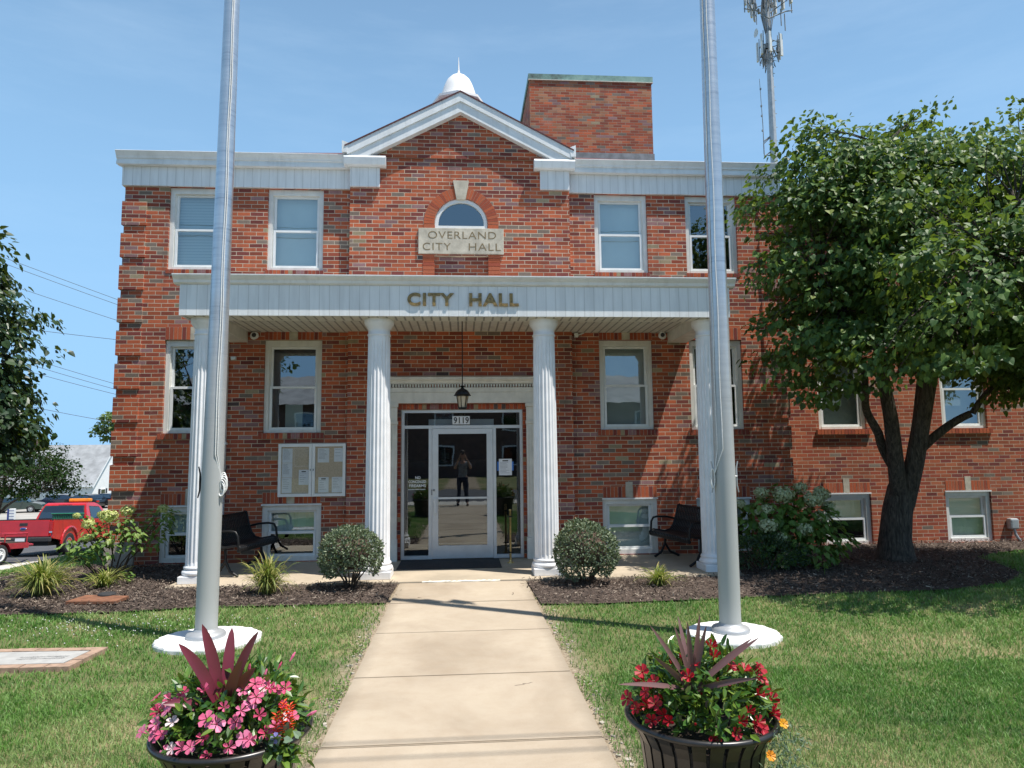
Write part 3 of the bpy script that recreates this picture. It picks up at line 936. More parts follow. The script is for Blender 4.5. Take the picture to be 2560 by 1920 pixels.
XL, XR, ZT = -5.56, 5.585, 6.72
m = MB()
wall_with_holes(m, XL, -1.87, -0.25, ZT, YW, [w for w in WIN if w[1] < -1.87], 0.16)
wall_with_holes(m, 1.84, XR, -0.25, ZT, YW, [w for w in WIN if w[0] > 1.84], 0.16)
# side and rear walls of the block
m.quad((XL, 21.0, -3), (XL, YW, -3), (XL, YW, ZT), (XL, 21.0, ZT))
m.quad((XR, YW, -0.3), (XR, 21.0, -0.3), (XR, 21.0, ZT), (XR, YW, ZT))
m.quad((XR, 21.0, -3), (XL, 21.0, -3), (XL, 21.0, ZT), (XR, 21.0, ZT))
main_wall = m.build('wall', 'brick', hall)

# gabled bay, slightly proud of the wings, with the door opening and the lunette
m = MB()
AX, AZ, AR = -0.012, 5.580, 0.445
A0 = 5.505
DOOR = (-1.055, 1.045, 0.02, 2.54)
NICHE = (-0.46, 0.44, 4.62, 5.03)
arch_rect = (AX - AR, AX + AR, A0, AZ + AR + 0.08)
wall_with_holes(m, -1.87, 1.84, 0.0, ZT, YB, [DOOR, arch_rect, NICHE], 0.10)
m.quad((-1.87, YW + .02, 0), (-1.87, YB, 0), (-1.87, YB, ZT), (-1.87, YW + .02, ZT))
m.quad((1.84, YB, 0), (1.84, YW + .02, 0), (1.84, YW + .02, ZT), (1.84, YB, ZT))
# spandrels round the arch
na = 24
arc = [(AX + AR * math.cos(math.pi * i / na), AZ + AR * math.sin(math.pi * i / na)) for i in range(na + 1)]
for i in range(na):
    a, b = arc[i], arc[i + 1]
    m.quad((a[0], YB, a[1]), (a[0], YB, AZ + AR + 0.08), (b[0], YB, AZ + AR + 0.08), (b[0], YB, b[1]))
    m.quad((a[0], YB, a[1]), (b[0], YB, b[1]), (b[0], YB + 0.10, b[1]), (a[0], YB + 0.10, a[1]))
# tympanum
GX0, GX1, GXA, GZA = -1.87, 1.84, -0.017, 7.66
m.add([(GX0, YB, ZT), (GX1, YB, ZT), (GXA, YB, GZA)], [(0, 1, 2)])
m.quad((NICHE[0], YB + .06, NICHE[2]), (NICHE[1], YB + .06, NICHE[2]), (NICHE[1], YB + .06, NICHE[3]), (NICHE[0], YB + .06, NICHE[3]))
bay = m.build('bay_wall', 'brick', hall)

# right wing, set back
m = MB()
wall_with_holes(m, XR + 0.003, 22.0, -0.03, 6.55, YR, WIN_R, 0.14)
m.quad((22, YR, -.3), (22, 24, -.3), (22, 24, 6.55), (22, YR, 6.55))
m.build('wing_wall', 'brick_plain', hall)
m = MB()
m.box(XR + 0.01, 22.0, YR - 0.012, YR + 0.2, -0.30, -0.032)
m.build('foundation', 'foundation', hall)
m = MB()
m.box(XL - 0.045, -5.16, YW - 0.055, YW + 0.3, -0.10, 0.385)
m.box(-5.158, -3.92, YW - 0.02, YW + 0.2, -0.2, -0.015)
m.box(XL - 0.03, XL - 0.004, YW + 0.31, 21, -3.0, 0.0)
m.build('foundation', 'foundation', hall)
m = MB(); m.box(4.0, XR + .03, YW - 0.02, YW + 0.1, -0.2, -0.03); m.build('foundation', 'foundation', hall)
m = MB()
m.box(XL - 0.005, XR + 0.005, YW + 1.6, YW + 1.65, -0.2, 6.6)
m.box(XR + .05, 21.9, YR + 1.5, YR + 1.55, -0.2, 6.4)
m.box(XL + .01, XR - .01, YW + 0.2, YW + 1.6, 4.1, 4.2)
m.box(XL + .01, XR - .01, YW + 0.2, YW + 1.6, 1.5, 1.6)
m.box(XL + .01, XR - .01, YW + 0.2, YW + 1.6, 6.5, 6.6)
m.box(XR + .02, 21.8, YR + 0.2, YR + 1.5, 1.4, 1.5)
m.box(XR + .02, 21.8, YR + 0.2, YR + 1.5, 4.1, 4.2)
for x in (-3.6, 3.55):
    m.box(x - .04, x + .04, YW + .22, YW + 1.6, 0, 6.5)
m.build('dark_interior', 'dark_void', hall)  # back walls and floors near-black, room shade put into the colour

# quoins: six courses proud, two flush
mq = (MB(), MB())
zt = 5.925
while zt > 0.5:
    zb = max(zt - CH * 6 + 0.004, 0.386)
    mq[0].box(XL - 0.028, -5.195, YW - 0.030, YW + 0.02, zb, zt)
    mq[0].box(XL - 0.028, XL + .01, YW + 0.021, YW + 0.4, zb, zt)
    mq[1].box(5.205, XR + 0.028, YW - 0.030, YW + 0.02, max(zb, 0.3), zt)
    mq[1].box(XR - .01, XR + .028, YW + .021, YW + .4, max(zb, 0.3), zt)
    zt -= CH * 8
mq[0].build('quoin', 'brick', hall); mq[1].build('quoin', 'brick', hall)

# ---- trim
def cornice_profile(yf):       # (y, z) section: gutter over stepped boards
    return [(yf + 0.14, 6.52), (yf + 0.02, 6.52), (yf + 0.02, 6.565), (yf + 0.035, 6.575), (yf + 0.035, 6.61), (yf + 0.012, 6.62), (yf + 0.005, 6.65), (yf - 0.03, 6.71), (yf - 0.04, 6.725), (yf - 0.025, 6.735), (yf + 0.14, 6.735)]
YC = YW - 0.16
def cornice(x0, x1, end):
    m = MB()
    m.prism(cornice_profile(YC), 'x', x0, x1)
    m.prism([(y, z) for y, z in cornice_profile(YC)], 'x', x0, x1, cap=False)
    return m
m = MB(); m.prism(cornice_profile(YC), 'x', XL - 0.10, -1.875); m.build('cornice', 'white_trim', hall)
m = MB(); m.prism(cornice_profile(YC), 'x', 1.845, XR + 0.10); m.build('cornice', 'white_trim', hall)
# returns along the two flanks
m = MB()
m.prism([(XL + .02, 6.52), (XL - 0.08, 6.52), (XL - 0.075, 6.61), (XL - .10, 6.65), (XL - .13, 6.735), (XL + .02, 6.735)], 'y', YC + 0.142, 21)
m.build('cornice', 'white_trim', hall)
m = MB()
m.prism([(XR - .02, 6.52), (XR + 0.08, 6.52), (XR + 0.075, 6.61), (XR + .10, 6.65), (XR + .13, 6.735), (XR - .02, 6.735)], 'y', YC + 0.142, 21)
m.build('cornice', 'white_trim', hall)
m = MB()
for q in ((XL - 0.04, -1.873, YW - 0.045, YW - 0.001, 6.19, 6.518), (1.843, XR + 0.04, YW - 0.045, YW - 0.001, 6.19, 6.518),
          (XL - 0.04, XL - 0.001, YW + 0.001, 21, 6.19, 6.518), (XR + 0.001, XR + .04, YW + .001, 21, 6.19, 6.518),
          (-1.868, -1.375, YB - 0.05, YB - 0.001, 6.195, 6.528), (1.338, 1.838, YB - 0.05, YB - 0.001, 6.195, 6.528)):
    m = MB(); m.box(*q); m.build('frieze', 'vinyl_frieze', hall)
m = MB()
YG = YB - 0.155
for sx, xa, xb in ((-1, -1.96, -1.27), (1, 1.23, 1.93)):
    m = MB(); m.prism([(YB - .001, 6.53), (YG + 0.03, 6.53), (YG + 0.015, 6.545), (YG - 0.005, 6.655), (YG + .01, 6.69), (YB - .001, 6.72)], 'x', xa, xb); m.build('cornice_return', 'white_trim', hall)
# raking boards: two stepped boards and a thin shingle edge, one chevron each
def chevron(m, y0, y1, apex_top, apex_bot, xe, drop, xc=GXA):
    """band following the gable; xe half width at the foot, drop fall over that width"""
    for s in (-1, 1):
        a = [(xc, apex_top), (xc + s * xe, apex_top - drop), (xc + s * xe, apex_bot - drop), (xc, apex_bot)]
        if s > 0:
            a = a[::-1]
        m.prism(a, 'y', y0, y1)
SL = 0.521
m = MB()
chevron(m, YG + 0.002, YG + 0.10, 7.845, 7.685, 1.89, 1.89 * SL)
m.build('rake_board', 'white_trim', hall)
m = MB()
chevron(m, YG + 0.028, YB - 0.001, 7.683, 7.505, 1.885, 1.885 * SL)
m.build('rake_soffit', 'white_trim', hall)
m = MB()
m.prism([(-1.99, 6.74), (-1.90, 6.735), (-1.885, 6.90), (-1.99, 6.94)], 'y', YG - 0.005, YG + 0.12)
m.build('gutter_end', 'white_trim', hall)
m = MB()
m.prism([(1.855, 6.735), (1.945, 6.74), (1.945, 6.94), (1.84, 6.90)], 'y', YG - 0.005, YG + 0.12)
m.build('gutter_end', 'white_trim', hall)
# roofs
m = MB()
for s in (-1, 1):
    a = Vector((GXA, YG - 0.015, 7.865)); b = Vector((GXA + s * 1.93, YG - 0.015, 7.865 - 1.93 * SL))
    c = Vector((GXA + s * 1.93, 15.5, b.z)); d = Vector((GXA, 15.5, 7.865))
    up = Vector((0, 0, -0.022))
    q = [a, b, c, d] if s > 0 else [d, c, b, a]
    m.add(q + [p + up for p in q], [(0, 1, 2, 3), (7, 6, 5, 4), (0, 4, 5, 1), (1, 5, 6, 2), (2, 6, 7, 3), (3, 7, 4, 0)])
RX0, RX1, RY0, RY1, RZ, RS = XL - 0.09, XR + 0.09, YC + 0.02, 20.9, 6.715, 0.463
RD = 4.55
ym = (RY0 + RY1) / 2
A, B, C, D = (RX0, RY0, RZ), (RX1, RY0, RZ), (RX1, RY1, RZ), (RX0, RY1, RZ)
E1, E2 = (RX0 + 4.2, ym, RZ + (ym - RY0) * RS), (RX1 - 4.2, ym, RZ + (ym - RY0) * RS)
m.add([A, B, C, D, E1, E2], [(0, 1, 5, 4), (1, 2, 5), (2, 3, 4, 5), (3, 0, 4)])
m.add([(XR, YR - .3, 6.5), (22.3, YR - .3, 6.5), (22.3, 24, 6.5), (XR, 24, 6.5), (XR, 18, 8.4), (18, 18, 8.4)], [(0, 1, 5, 4), (1, 2, 5), (2, 3, 4, 5), (3, 0, 4)])
m.build('roof', 'shingle', hall)
m = MB()
m.box(XR + 0.14, 22.2, YR - 0.16, YR - 0.001, 6.25, 6.56)
m.build('wing_cornice', 'white_trim', hall)

# stair tower behind the ridge
tw = MB()
tw.box(1.66, 4.69, 16.0, 20.5, 6.5, 10.80)
tower = tw.build('stair_tower', 'brick_tower', hall)
m = MB()
m.box(1.63, 4.72, 15.97, 20.53, 10.802, 10.945)
m.build('copper_coping', 'copper', tower)
m = MB(); m.box(1.64, 4.71, 15.975, 15.998, 8.40, 8.97); m.build('flashing', 'tower_dark', tower)
m = MB(); m.box(1.625, 4.725, 15.965, 16.01, 10.79, 10.803); m.build('coping_drip', 'caulk', tower)

# cupola on the ridge
cu = MB()
cx, cy = -0.066, 16.1
cu.lathe([(0.55, 7.9), (0.55, 10.10), (0.60, 10.11), (0.635, 10.14), (0.635, 10.20), (0.50, 10.24)], (cx, cy, 0), 8, False)
cup = cu.build('cupola', 'cupola_white', hall)
m = MB()
m.lathe([(0.47, 10.241), (0.455, 10.30), (0.42, 10.42), (0.375, 10.56), (0.335, 10.66), (0.27, 10.78), (0.19, 10.86), (0.10, 10.91), (0.045, 10.94), (0.032, 10.99), (0.020, 11.05), (0.006, 11.38)], (cx, cy, 0), 16, True)
m.build('dome', 'cupola_white', cup)

# ---- windows
def soldier(m, x0, x1, z0, z1, y, proud=0.004, key=None, w=0.066):
    n = max(1, round((x1 - x0) / w))
    for i in range(n):
        a = x0 + (x1 - x0) * i / n + 0.0045
        b = x0 + (x1 - x0) * (i + 1) / n - 0.0045
        if key and a < key[1] and b > key[0]:
            if a < key[0] < b and key[0] - a > .02: b = key[0] - .004
            elif a < key[1] < b and b - key[1] > .02: a = key[1] + .004
            else: continue
        m.box(a, b, y - proud - random.uniform(0, .002), y + 0.03, z0 + .003, z1 - .003)

def window(x0, x1, z0, z1, yw, kind, blind):
    """outer casing > two sashes, panes, blind, sill and head"""
    yf = yw + 0.045
    m = MB()
    t = 0.072 if kind != 'low' else 0.082
    hd = 0.10 if kind != 'low' else 0.085
    sl = 0.05 if kind != 'low' else 0.075
    m.box(x0 + .003, x0 + t, yf, yf + .10, z0 + .003, z1 - .003)
    m.box(x1 - t, x1 - .003, yf, yf + .10, z0 + .003, z1 - .003)
    m.box(x0 + t, x1 - t, yf + .002, yf + .10, z1 - hd, z1 - .003)
    m.box(x0 + t, x1 - t, yf - .012, yf + .10, z0 + .003, z0 + sl)
    m.box(x0 + t, x0 + t + .014, yf + .03, yf + .10, z0 + sl, z1 - hd)
    m.box(x1 - t - .014, x1 - t, yf + .03, yf + .10, z0 + sl, z1 - hd)
    fr = m.build('window', 'window_frame', hall)
    a, b, c, d = x0 + t + .015, x1 - t - .015, z0 + sl + .001, z1 - hd - .001
    mid = (c + d) / 2 + 0.01
    def sash(za, zb, y, s):
        m = MB()
        m.box(a, a + s, y, y + .035, za, zb); m.box(b - s, b, y, y + .035, za, zb)
        m.box(a + s, b - s, y, y + .034, za, za + s * 1.1); m.box(a + s, b - s, y, y + .034, zb - s, zb)
        m.build('sash', 'sash_white', fr)
        p = MB()
        p.quad((a + s - .004, y + .018, za + s - .004), (b - s + .004, y + .018, za + s - .004), (b - s + .004, y + .018, zb - s + .004), (a + s - .004, y + .018, zb - s + .004))
        p.build('pane', 'glass', fr)
    sash(mid - .018, d, yf + .055, 0.036)
    sash(c, mid + .016, yf + .018, 0.036)
    yb = yf + .16
    A, B, C2, D = a - .05, b + .05, c - .02, d + .05
    if blind in ('slat', 'roller', 'full', 'rollerdim'):
        q = MB(); q.quad((A, yb, C2), (B, yb, C2), (B, yb, D), (A, yb, D))
        q.build('blind', {'slat': 'slat_blind', 'roller': 'roller_blind', 'full': 'roller_blind', 'rollerdim': 'roller_blind_dim'}[blind], fr)
    elif blind == 'half':
        q = MB()
        n = 14
        pr = []
        for i in range(n + 1):
            xx = A + (B - A) * i / n
            pr.append((xx, yb + .012 * math.sin(i * 2.1)))
        for p, q2 in zip(pr, pr[1:]):
            q.quad((p[0], p[1], mid - .02), (q2[0], q2[1], mid - .02), (q2[0], q2[1], D), (p[0], p[1], D))
        q.build('blind', 'roller_blind', fr)
    elif blind == 'card':
        q = MB(); q.box(a + .22, a + .50, yb, yb + .01, c, c + .42); q.build('card', 'roller_blind_dim', fr)
    q = MB()
    if kind == 'mid':
        q.box(x0, x1, yw - .0022, yw + .01, z1 + .004, z1 + .215); q.build('mortar_bed', 'mortar', fr); q = MB(); q.box(x0 - .058, x1 + .058, yw - (.03 if yw < 12 else .045), yw + .01, z0 - .098, z0 - .004)
    elif kind == 'low':
        q.box(x0 + .01, x1 - .01, yw - .0022, yw + .01, z1 + .028, z1 + .208)
    else:
        q.box(x0 - .02, x1 + .02, yw - .008, yw + .01, z0 - .074, z0 - .003)
    q.build('mortar_bed', 'mortar', fr)
    if kind == 'up':
        m = MB(); soldier(m, x0 - .02, x1 + .02, z0 - .075, z0 - .002, yw, 0.012); m.build('sill', 'brick_unit', fr)
    elif kind == 'mid':
        m = MB()
        soldier(m, x0 - .06, x1 + .06, z0 - .10, z0 - .002, yw, 0.035 if yw < 12 else .05)
        m.build('sill', 'brick_unit' if yw < 12 else 'brick_unit_red', fr)
        key = (x0 + .40, x0 + .53)
        for xa, xb in ((x0, key[0] - .003), (key[1] + .003, x1)):
            m = MB(); soldier(m, xa, xb, z1 + .004, z1 + .215, yw, 0.004); m.build('lintel', 'brick_unit' if yw < 12 else 'brick_unit_red', fr)
        m = MB(); m.box(key[0], key[1], yw - .006, yw + .03, z1 + .004, z1 + .218); m.build('keystone', 'limestone', fr)
    else:
        key = (x0 + .395, x0 + .515)
        for xa, xb in ((x0 + .01, key[0] - .003), (key[1] + .003, x1 - .01)):
            m = MB(); soldier(m, xa, xb, z1 + .028, z1 + .208, yw, 0.004); m.build('lintel', 'brick_unit' if yw < 12 else 'brick_unit_red', fr)
        m = MB(); m.prism([(key[0] + .008, z1 + .026), (key[1] - .008, z1 + .026), (key[1], z1 + .285), (key[0], z1 + .285)], 'y', yw - .008, yw + .03); m.build('keystone', 'limestone', fr)
        m = MB(); m.box(x0 - .004, x1 + .004, yw - .016, yw + .05, z1 - .002, z1 + .022); m.build('drip_cap', 'white_trim', fr)
        if yw > 12:
            m = MB(); soldier(m, x0 - .06, x1 + .06, z0 - .10, z0 - .002, yw, 0.05); m.build('sill', 'brick_unit_red', fr)
    return fr
for w in WIN:
    window(*w[:4], YW, w[4], w[5])
for w in WIN_R:
    window(*w[:4], YR, w[4], w[5])

# backing mortar behind the loose-laid bricks is the wall itself
# lunette
m = MB()
ro, ri = AR - .003, AR - 0.060
arc_o = [(AX + ro * math.cos(math.pi * i / na), AZ + .002 + ro * math.sin(math.pi * i / na)) for i in range(na + 1)]
arc_i = [(AX + ri * math.cos(math.pi * i / na), AZ + ri * math.sin(math.pi * i / na)) for i in range(na + 1)]
for i in range(na):
    for y, fl in ((YB + .02, 0), ):
        m.quad((arc_o[i][0], y, arc_o[i][1]), (arc_i[i][0], y, arc_i[i][1]), (arc_i[i + 1][0], y, arc_i[i + 1][1]), (arc_o[i + 1][0], y, arc_o[i + 1][1]))
        m.quad((arc_i[i][0], y, arc_i[i][1]), (arc_i[i][0], y + .06, arc_i[i][1]), (arc_i[i + 1][0], y + .06, arc_i[i + 1][1]), (arc_i[i + 1][0], y, arc_i[i + 1][1]))
m.box(AX - ro, AX + ro, YB + .018, YB + .09, A0 + .001, A0 + .05)
m.box(AX - ro, AX - ri, YB + .0195, YB + .08, A0 + .05, AZ + .003)
m.box(AX + ri, AX + ro, YB + .0195, YB + .08, A0 + .05, AZ + .003)
lun = m.build('arched_window', 'sash_white', hall)
m = MB()
pts = [(p[0], YB + .06, p[1]) for p in arc_i] + [(AX - ri, YB + .06, A0 + .05), (AX + ri, YB + .06, A0 + .05)]
m.add(pts, [tuple(range(len(pts)))[::-1]])
m.build('pane', 'glass', lun)
m = MB()
nv = 34
for k in range(1):
    m.box(AX + AR + .006, AX + AR + .185, YB - .007, YB + .03, A0 + .003, A0 + .068)
for i in range(nv):
    a0, a1 = math.pi * i / nv, math.pi * (i + 1) / nv
    if abs((a0 + a1) / 2 - math.pi / 2) < 0.20:
        if m.v:
            m.build('voussoirs', 'brick_unit_red', lun); m = MB()
        continue
    e = 0.006
    p = []
    for rr, aa in ((AR + .006, a0 + e), (AR + .006, a1 - e), (AR + .185, a1 - e * .7), (AR + .185, a0 + e * .7)):
        p.append((AX + rr * math.cos(aa), AZ + rr * math.sin(aa)))
    m.prism(p[::-1], 'y', YB - 0.006 - random.uniform(0, .003), YB + .04)
m.box(AX - AR - .185, AX - AR - .006, YB - .007, YB + .03, A0 + .003, A0 + .068)
m.build('voussoirs', 'brick_unit_red', lun)
m = MB()
for i in range(na):
    a0, a1 = math.pi * i / na, math.pi * (i + 1) / na
    p = [(AX + rr * math.cos(aa), AZ + rr * math.sin(aa)) for rr, aa in ((AR + .002, a0), (AR + .188, a0), (AR + .188, a1), (AR + .002, a1))]
    m.add([(x, YB - .0025, z) for x, z in p], [(0, 1, 2, 3)])
m.build('mortar_bed', 'mortar', lun)
m = MB(); m.prism([(AX - .075, AZ + AR - .02), (AX + .075, AZ + AR - .02), (AX + .135, AZ + AR + .31), (AX - .135, AZ + AR + .31)], 'y', YB - .025, YB + .03)
m.build('keystone', 'limestone', lun)
for x0, x1 in ((-.655, -.465), (.445, .645)):
    m = MB()
    for k in range(7):
        m.box(x0, x1, YB - .008, YB + .02, 4.58 + k * CH + .004, 4.58 + (k + 1) * CH - .004)
    m.build('niche_brick', 'brick_unit_red', hall)
# name stone
m = MB()
m.cbox(-.728, .705, YB - .035, YB + .02, 5.055, 5.498, 0.006)
pl = m.build('name_stone', 'limestone', hall)
text_part('lettering', 'OVERLAND', -.565, .575, 5.315, 5.440, YB - .036, 'engraved', pl, -0.006, .0015, 1.1)
text_part('lettering', 'CITY', -.655, -.185, 5.115, 5.240, YB - .036, 'engraved', pl, -0.006, .0015, 1.1)
text_part('lettering', 'HALL', .115, .655, 5.115, 5.240, YB - .036, 'engraved', pl, -0.006, .0015, 1.1)

# ---- portico
YP = 9.62
PX0, PX1 = -3.87, 3.875
ZB, ZF = 3.645, 4.075
m = MB()
m.box(PX0, PX1, YP, YP + 0.04, ZB, ZF)
m.box(PX0, PX0 + .04, YP + .041, YW - .002, ZB, ZF)
m.box(PX1 - .04, PX1, YP + .041, YW - .002, ZB, ZF)
por = m.build('portico_fascia', 'vinyl_frieze', hall)
m = MB()
def gut(yf, z0):
    return [(yf + .13, z0), (yf + .02, z0), (yf - .01, z0 + .02), (yf - .02, z0 + .055), (yf - .06, z0 + .095), (yf - .075, z0 + .115), (yf - .075, z0 + .128), (yf - .06, z0 + .128), (yf + .13, z0 + .12)]
gy = YP - .026
m.prism(gut(gy, ZF + .002), 'x', PX0 - .075, PX1 + .075)
m.prism([(PX0 + .05, ZF + .002), (PX0 - .01, ZF + .002), (PX0 - .03, ZF + .06), (PX0 - .085, ZF + .128), (PX0 + .05, ZF + .122)], 'y', gy + .131, YW - .003)
m.prism([(PX1 - .05, ZF + .002), (PX1 + .01, ZF + .002), (PX1 + .03, ZF + .06), (PX1 + .085, ZF + .128), (PX1 - .05, ZF + .122)], 'y', gy + .131, YW - .003)
m.build('gutter', 'white_trim', por)
m = MB()
m.quad((PX0 + .03, YP + .05, ZF + .05), (PX1 - .03, YP + .05, ZF + .05), (PX1 - .03, YW - .01, ZF + .11), (PX0 + .03, YW - .01, ZF + .11))
m.build('portico_roof', 'galvanised', por)
m = MB()
m.box(PX0 + .041, PX1 - .041, YP + .041, YP + .36, ZB - .001, ZB + .03)
m.box(PX0 + .37, PX1 - .37, YP + .361, YW - .003, ZB + .10, ZB + .13)
m.build('soffit', 'vinyl_soffit', por)
m = MB()
m.box(PX0 + .041, PX0 + .36, YP + .37, YW - .004, ZB - .075, ZB + .20)
m.box(PX1 - .36, PX1 - .041, YP + .37, YW - .004, ZB - .075, ZB + .20)
m.box(PX0 + .37, PX1 - .37, YP + .33, YP + .362, ZB - .003, ZB + .12)
m.build('side_beam', 'surround_paint', por)
text_part('lettering', 'CITY', -.765, -.115, 3.79, 3.975, YP - .012, 'brass_letter', por, 0.034, .012, 1.14)
text_part('lettering', 'HALL', .10, .80, 3.79, 3.975, YP - .012, 'brass_letter', por, 0.034, .012, 1.14)

# columns
def column(x):
    y = 9.93
    m = MB()
    m.cbox(x - .205, x + .205, y - .205, y + .205, .021, .118, .006)
    pl = m.build('column', 'white_paint', hall)
    m = MB()
    m.lathe([(.196, .119), (.214, .135), (.219, .155), (.208, .18), (.190, .19), (.186, .20), (.196, .21), (.194, .232), (.178, .245)], (x, y, 0), 40)
    m.build('base', 'white_paint', pl)
    # fluted shaft with a gentle swelling
    nf, per = 20, 6
    nseg = nf * per
    rows = [(.175, .246), (.173, .30), (.1735, .9), (.1700, 1.7), (.164, 2.5), (.1575, 3.2), (.155, 3.40)]
    v, f = [], []
    for ri, (r, z) in enumerate(rows):
        for i in range(nseg):
            t = (i % per) / per
            dep = 0.0 if t < 0.17 else 0.014 * math.sin(math.pi * (t - .17) / .83)
            if ri in (0, len(rows) - 1):
                dep = 0
            a = 2 * math.pi * i / nseg
            v.append((x + (r - dep) * math.cos(a), y + (r - dep) * math.sin(a), z))
    for k in range(len(rows) - 1):
        for i in range(nseg):
            j = (i + 1) % nseg
            f.append((k * nseg + i, k * nseg + j, (k + 1) * nseg + j, (k + 1) * nseg + i))
    m = MB().add(v, f)
    m.build('shaft', 'white_paint', pl)
    m = MB()
    m.lathe([(.156, 3.401), (.166, 3.41), (.166, 3.43), (.154, 3.44), (.156, 3.50), (.172, 3.515), (.176, 3.53), (.202, 3.565), (.212, 3.59), (.212, 3.642)], (x, y, 0), 40)
    m.build('capital', 'white_paint', pl)
for x in (-3.60, -1.19, 1.19, 3.62):
    column(x)

# door surround
m = MB()
m.box(-1.40, 1.39, YB - .06, YB - .001, 2.545, 2.72)
m.box(-1.43, 1.42, YB - .075, YB - .001, 2.722, 2.80)
m.prism([(YB - .001, 2.86), (YB - .09, 2.86), (YB - .11, 2.90), (YB - .15, 2.93), (YB - .15, 2.965), (YB - .001, 2.99)], 'x', -1.48, 1.47)
sur = m.build('door_surround', 'surround_paint', hall)
m = MB()
for i in range(62):
    x = -1.41 + i * .0457
    m.box(x, x + .026, YB - .10, YB - .002, 2.808, 2.855)
m.build('dentil', 'surround_paint', sur)
for s, xa, xb in ((-1, -1.33, -1.058), (1, 1.05, 1.32)):
    m = MB()
    m.box(xa - .01, xb + .01, YB - .085, YB - .001, .022, .36)
    m.box(xa, xb, YB - .05, YB - .001, .362, 2.20)
    n = 5
    for i in range(n + 1):
        w = (xb - xa - .03) / n
        x = xa + .015 + i * w
        m.box(x - .011, x + .011, YB - .065, YB - .0501, .40, 2.16)
    m.box(xa - .012, xb + .012, YB - .075, YB - .001, 2.202, 2.25)
    m.box(xa, xb, YB - .055, YB - .001, 2.252, 2.48)
    m.box(xa - .015, xb + .015, YB - .08, YB - .001, 2.482, 2.543)
    m.build('pilaster', 'surround_paint', sur)
m = MB()
soldier(m, -1.052, 1.042, 2.445, 2.536, YB + .045, .003)
for k in range(35):
    z = .024 + k * CH
    m.box(-1.053, -1.005, YB + .03, YB + .09, z + .004, z + CH - .004)
    m.box(.998, 1.043, YB + .03, YB + .09, z + .004, z + CH - .004)
m.box(-1.053, -1.005, YB + .03, YB + .09, .024 + 35 * CH + .004, 2.442)
m.box(.998, 1.043, YB + .03, YB + .09, .024 + 35 * CH + .004, 2.442)
m.build('door_reveal', 'brick_unit', hall)
m = MB(); m.box(-1.0545, -1.0, YB + .05, YB + .098, .021, 2.539); m.build('mortar_bed', 'mortar', hall); m = MB(); m.box(.994, 1.0445, YB + .05, YB + .098, .021, 2.539); m.build('mortar_bed', 'mortar', hall); m = MB(); m.box(-1.0, .994, YB + .055, YB + .079, 2.442, 2.539); m.build('mortar_bed', 'mortar', hall)

# glazed entrance
YD = 11.47
m = MB()
F0, F1 = -.997, .993
m.box(F0, F0 + .045, YD, YD + .10, .021, 2.44); m.box(F1 - .045, F1, YD, YD + .10, .021, 2.44)
m.box(F0 + .045, F1 - .045, YD + .002, YD + .10, 2.395, 2.44)
m.box(F0 + .045, F1 - .045, YD + .002, YD + .10, 2.135, 2.185)
m.box(-.555, -.502, YD + .001, YD + .10, .021, 2.134); m.box(.502, .552, YD + .001, YD + .10, .021, 2.134)
m.box(F0 + .045, -.556, YD + .002, YD + .10, .021, .075); m.box(.553, F1 - .045, YD + .002, YD + .10, .021, .075)
ent = m.build('entrance_frame', 'aluminium', hall)
m = MB()
for a, b, c, d in ((F0 + .045, -.555, .075, 2.135), (.552, F1 - .045, .075, 2.135), (F0 + .045, F1 - .045, 2.185, 2.395)):
    m.quad((a, YD + .05, c), (b, YD + .05, c), (b, YD + .05, d), (a, YD + .05, d))
m.build('pane', 'glass_door', ent)
m = MB(); m.box(-.56, .52, YD + .075, YD + .12, 2.19, 2.29); m.build('door_closer', 'aluminium', ent)
m = MB()
L0, L1, T0, T1 = -.498, .498, .03, 2.13
m.box(L0, L0 + .10, YD - .005, YD + .04, T0, T1); m.box(L1 - .10, L1, YD - .005, YD + .04, T0, T1)
m.box(L0 + .10, L1 - .10, YD - .004, YD + .04, T1 - .085, T1); m.box(L0 + .10, L1 - .10, YD - .004, YD + .04, T0, T0 + .205)
door = m.build('door', 'aluminium', hall)
m = MB(); m.quad((L0 + .10, YD + .02, T0 + .205), (L1 - .10, YD + .02, T0 + .205), (L1 - .10, YD + .02, T1 - .085), (L0 + .10, YD + .02, T1 - .085)); m.build('pane', 'glass_door', door)
m = MB()
m.box(L0 + .09, L1 - .09, YD - .04, YD - .02, .985, 1.015)
m.box(L0 + .03, L0 + .075, YD - .05, YD - .02, .76, 1.0); m.box(L0 + .04, L0 + .065, YD - .02, YD - .004, .78, .80); m.box(L0 + .04, L0 + .065, YD - .02, YD - .004, .95, .97)
m.build('push_bar', 'aluminium', door)
m = MB(); m.lathe([(.018, 0), (.018, .02)], (0, 0, 0), 12); 
m.v = [(p[0] + L0 + .03, YD - .005 - p[2], p[1] + 1.13) for p in m.v]
m.box(L0 - .012, L0 + .002, YD - .015, YD - .006, 1.05, 1.14)
m.build('lock', 'tower_dark', door)
# vestibule behind the glass, its dimness painted near-black
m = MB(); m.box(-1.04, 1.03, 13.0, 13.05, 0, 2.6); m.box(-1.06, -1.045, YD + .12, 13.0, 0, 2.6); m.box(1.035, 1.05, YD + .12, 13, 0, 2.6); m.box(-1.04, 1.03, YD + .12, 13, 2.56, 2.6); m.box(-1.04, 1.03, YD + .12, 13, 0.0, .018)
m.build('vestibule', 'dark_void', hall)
# downspout by the first column
m = MB(); m.cbox(-3.905, -3.80, YW - .085, YW - .005, .25, 3.60, .012); m.box(-3.92, -3.785, YW - .09, YW - .004, 1.9, 1.94)
m.build('downspout', 'white_trim', hall)
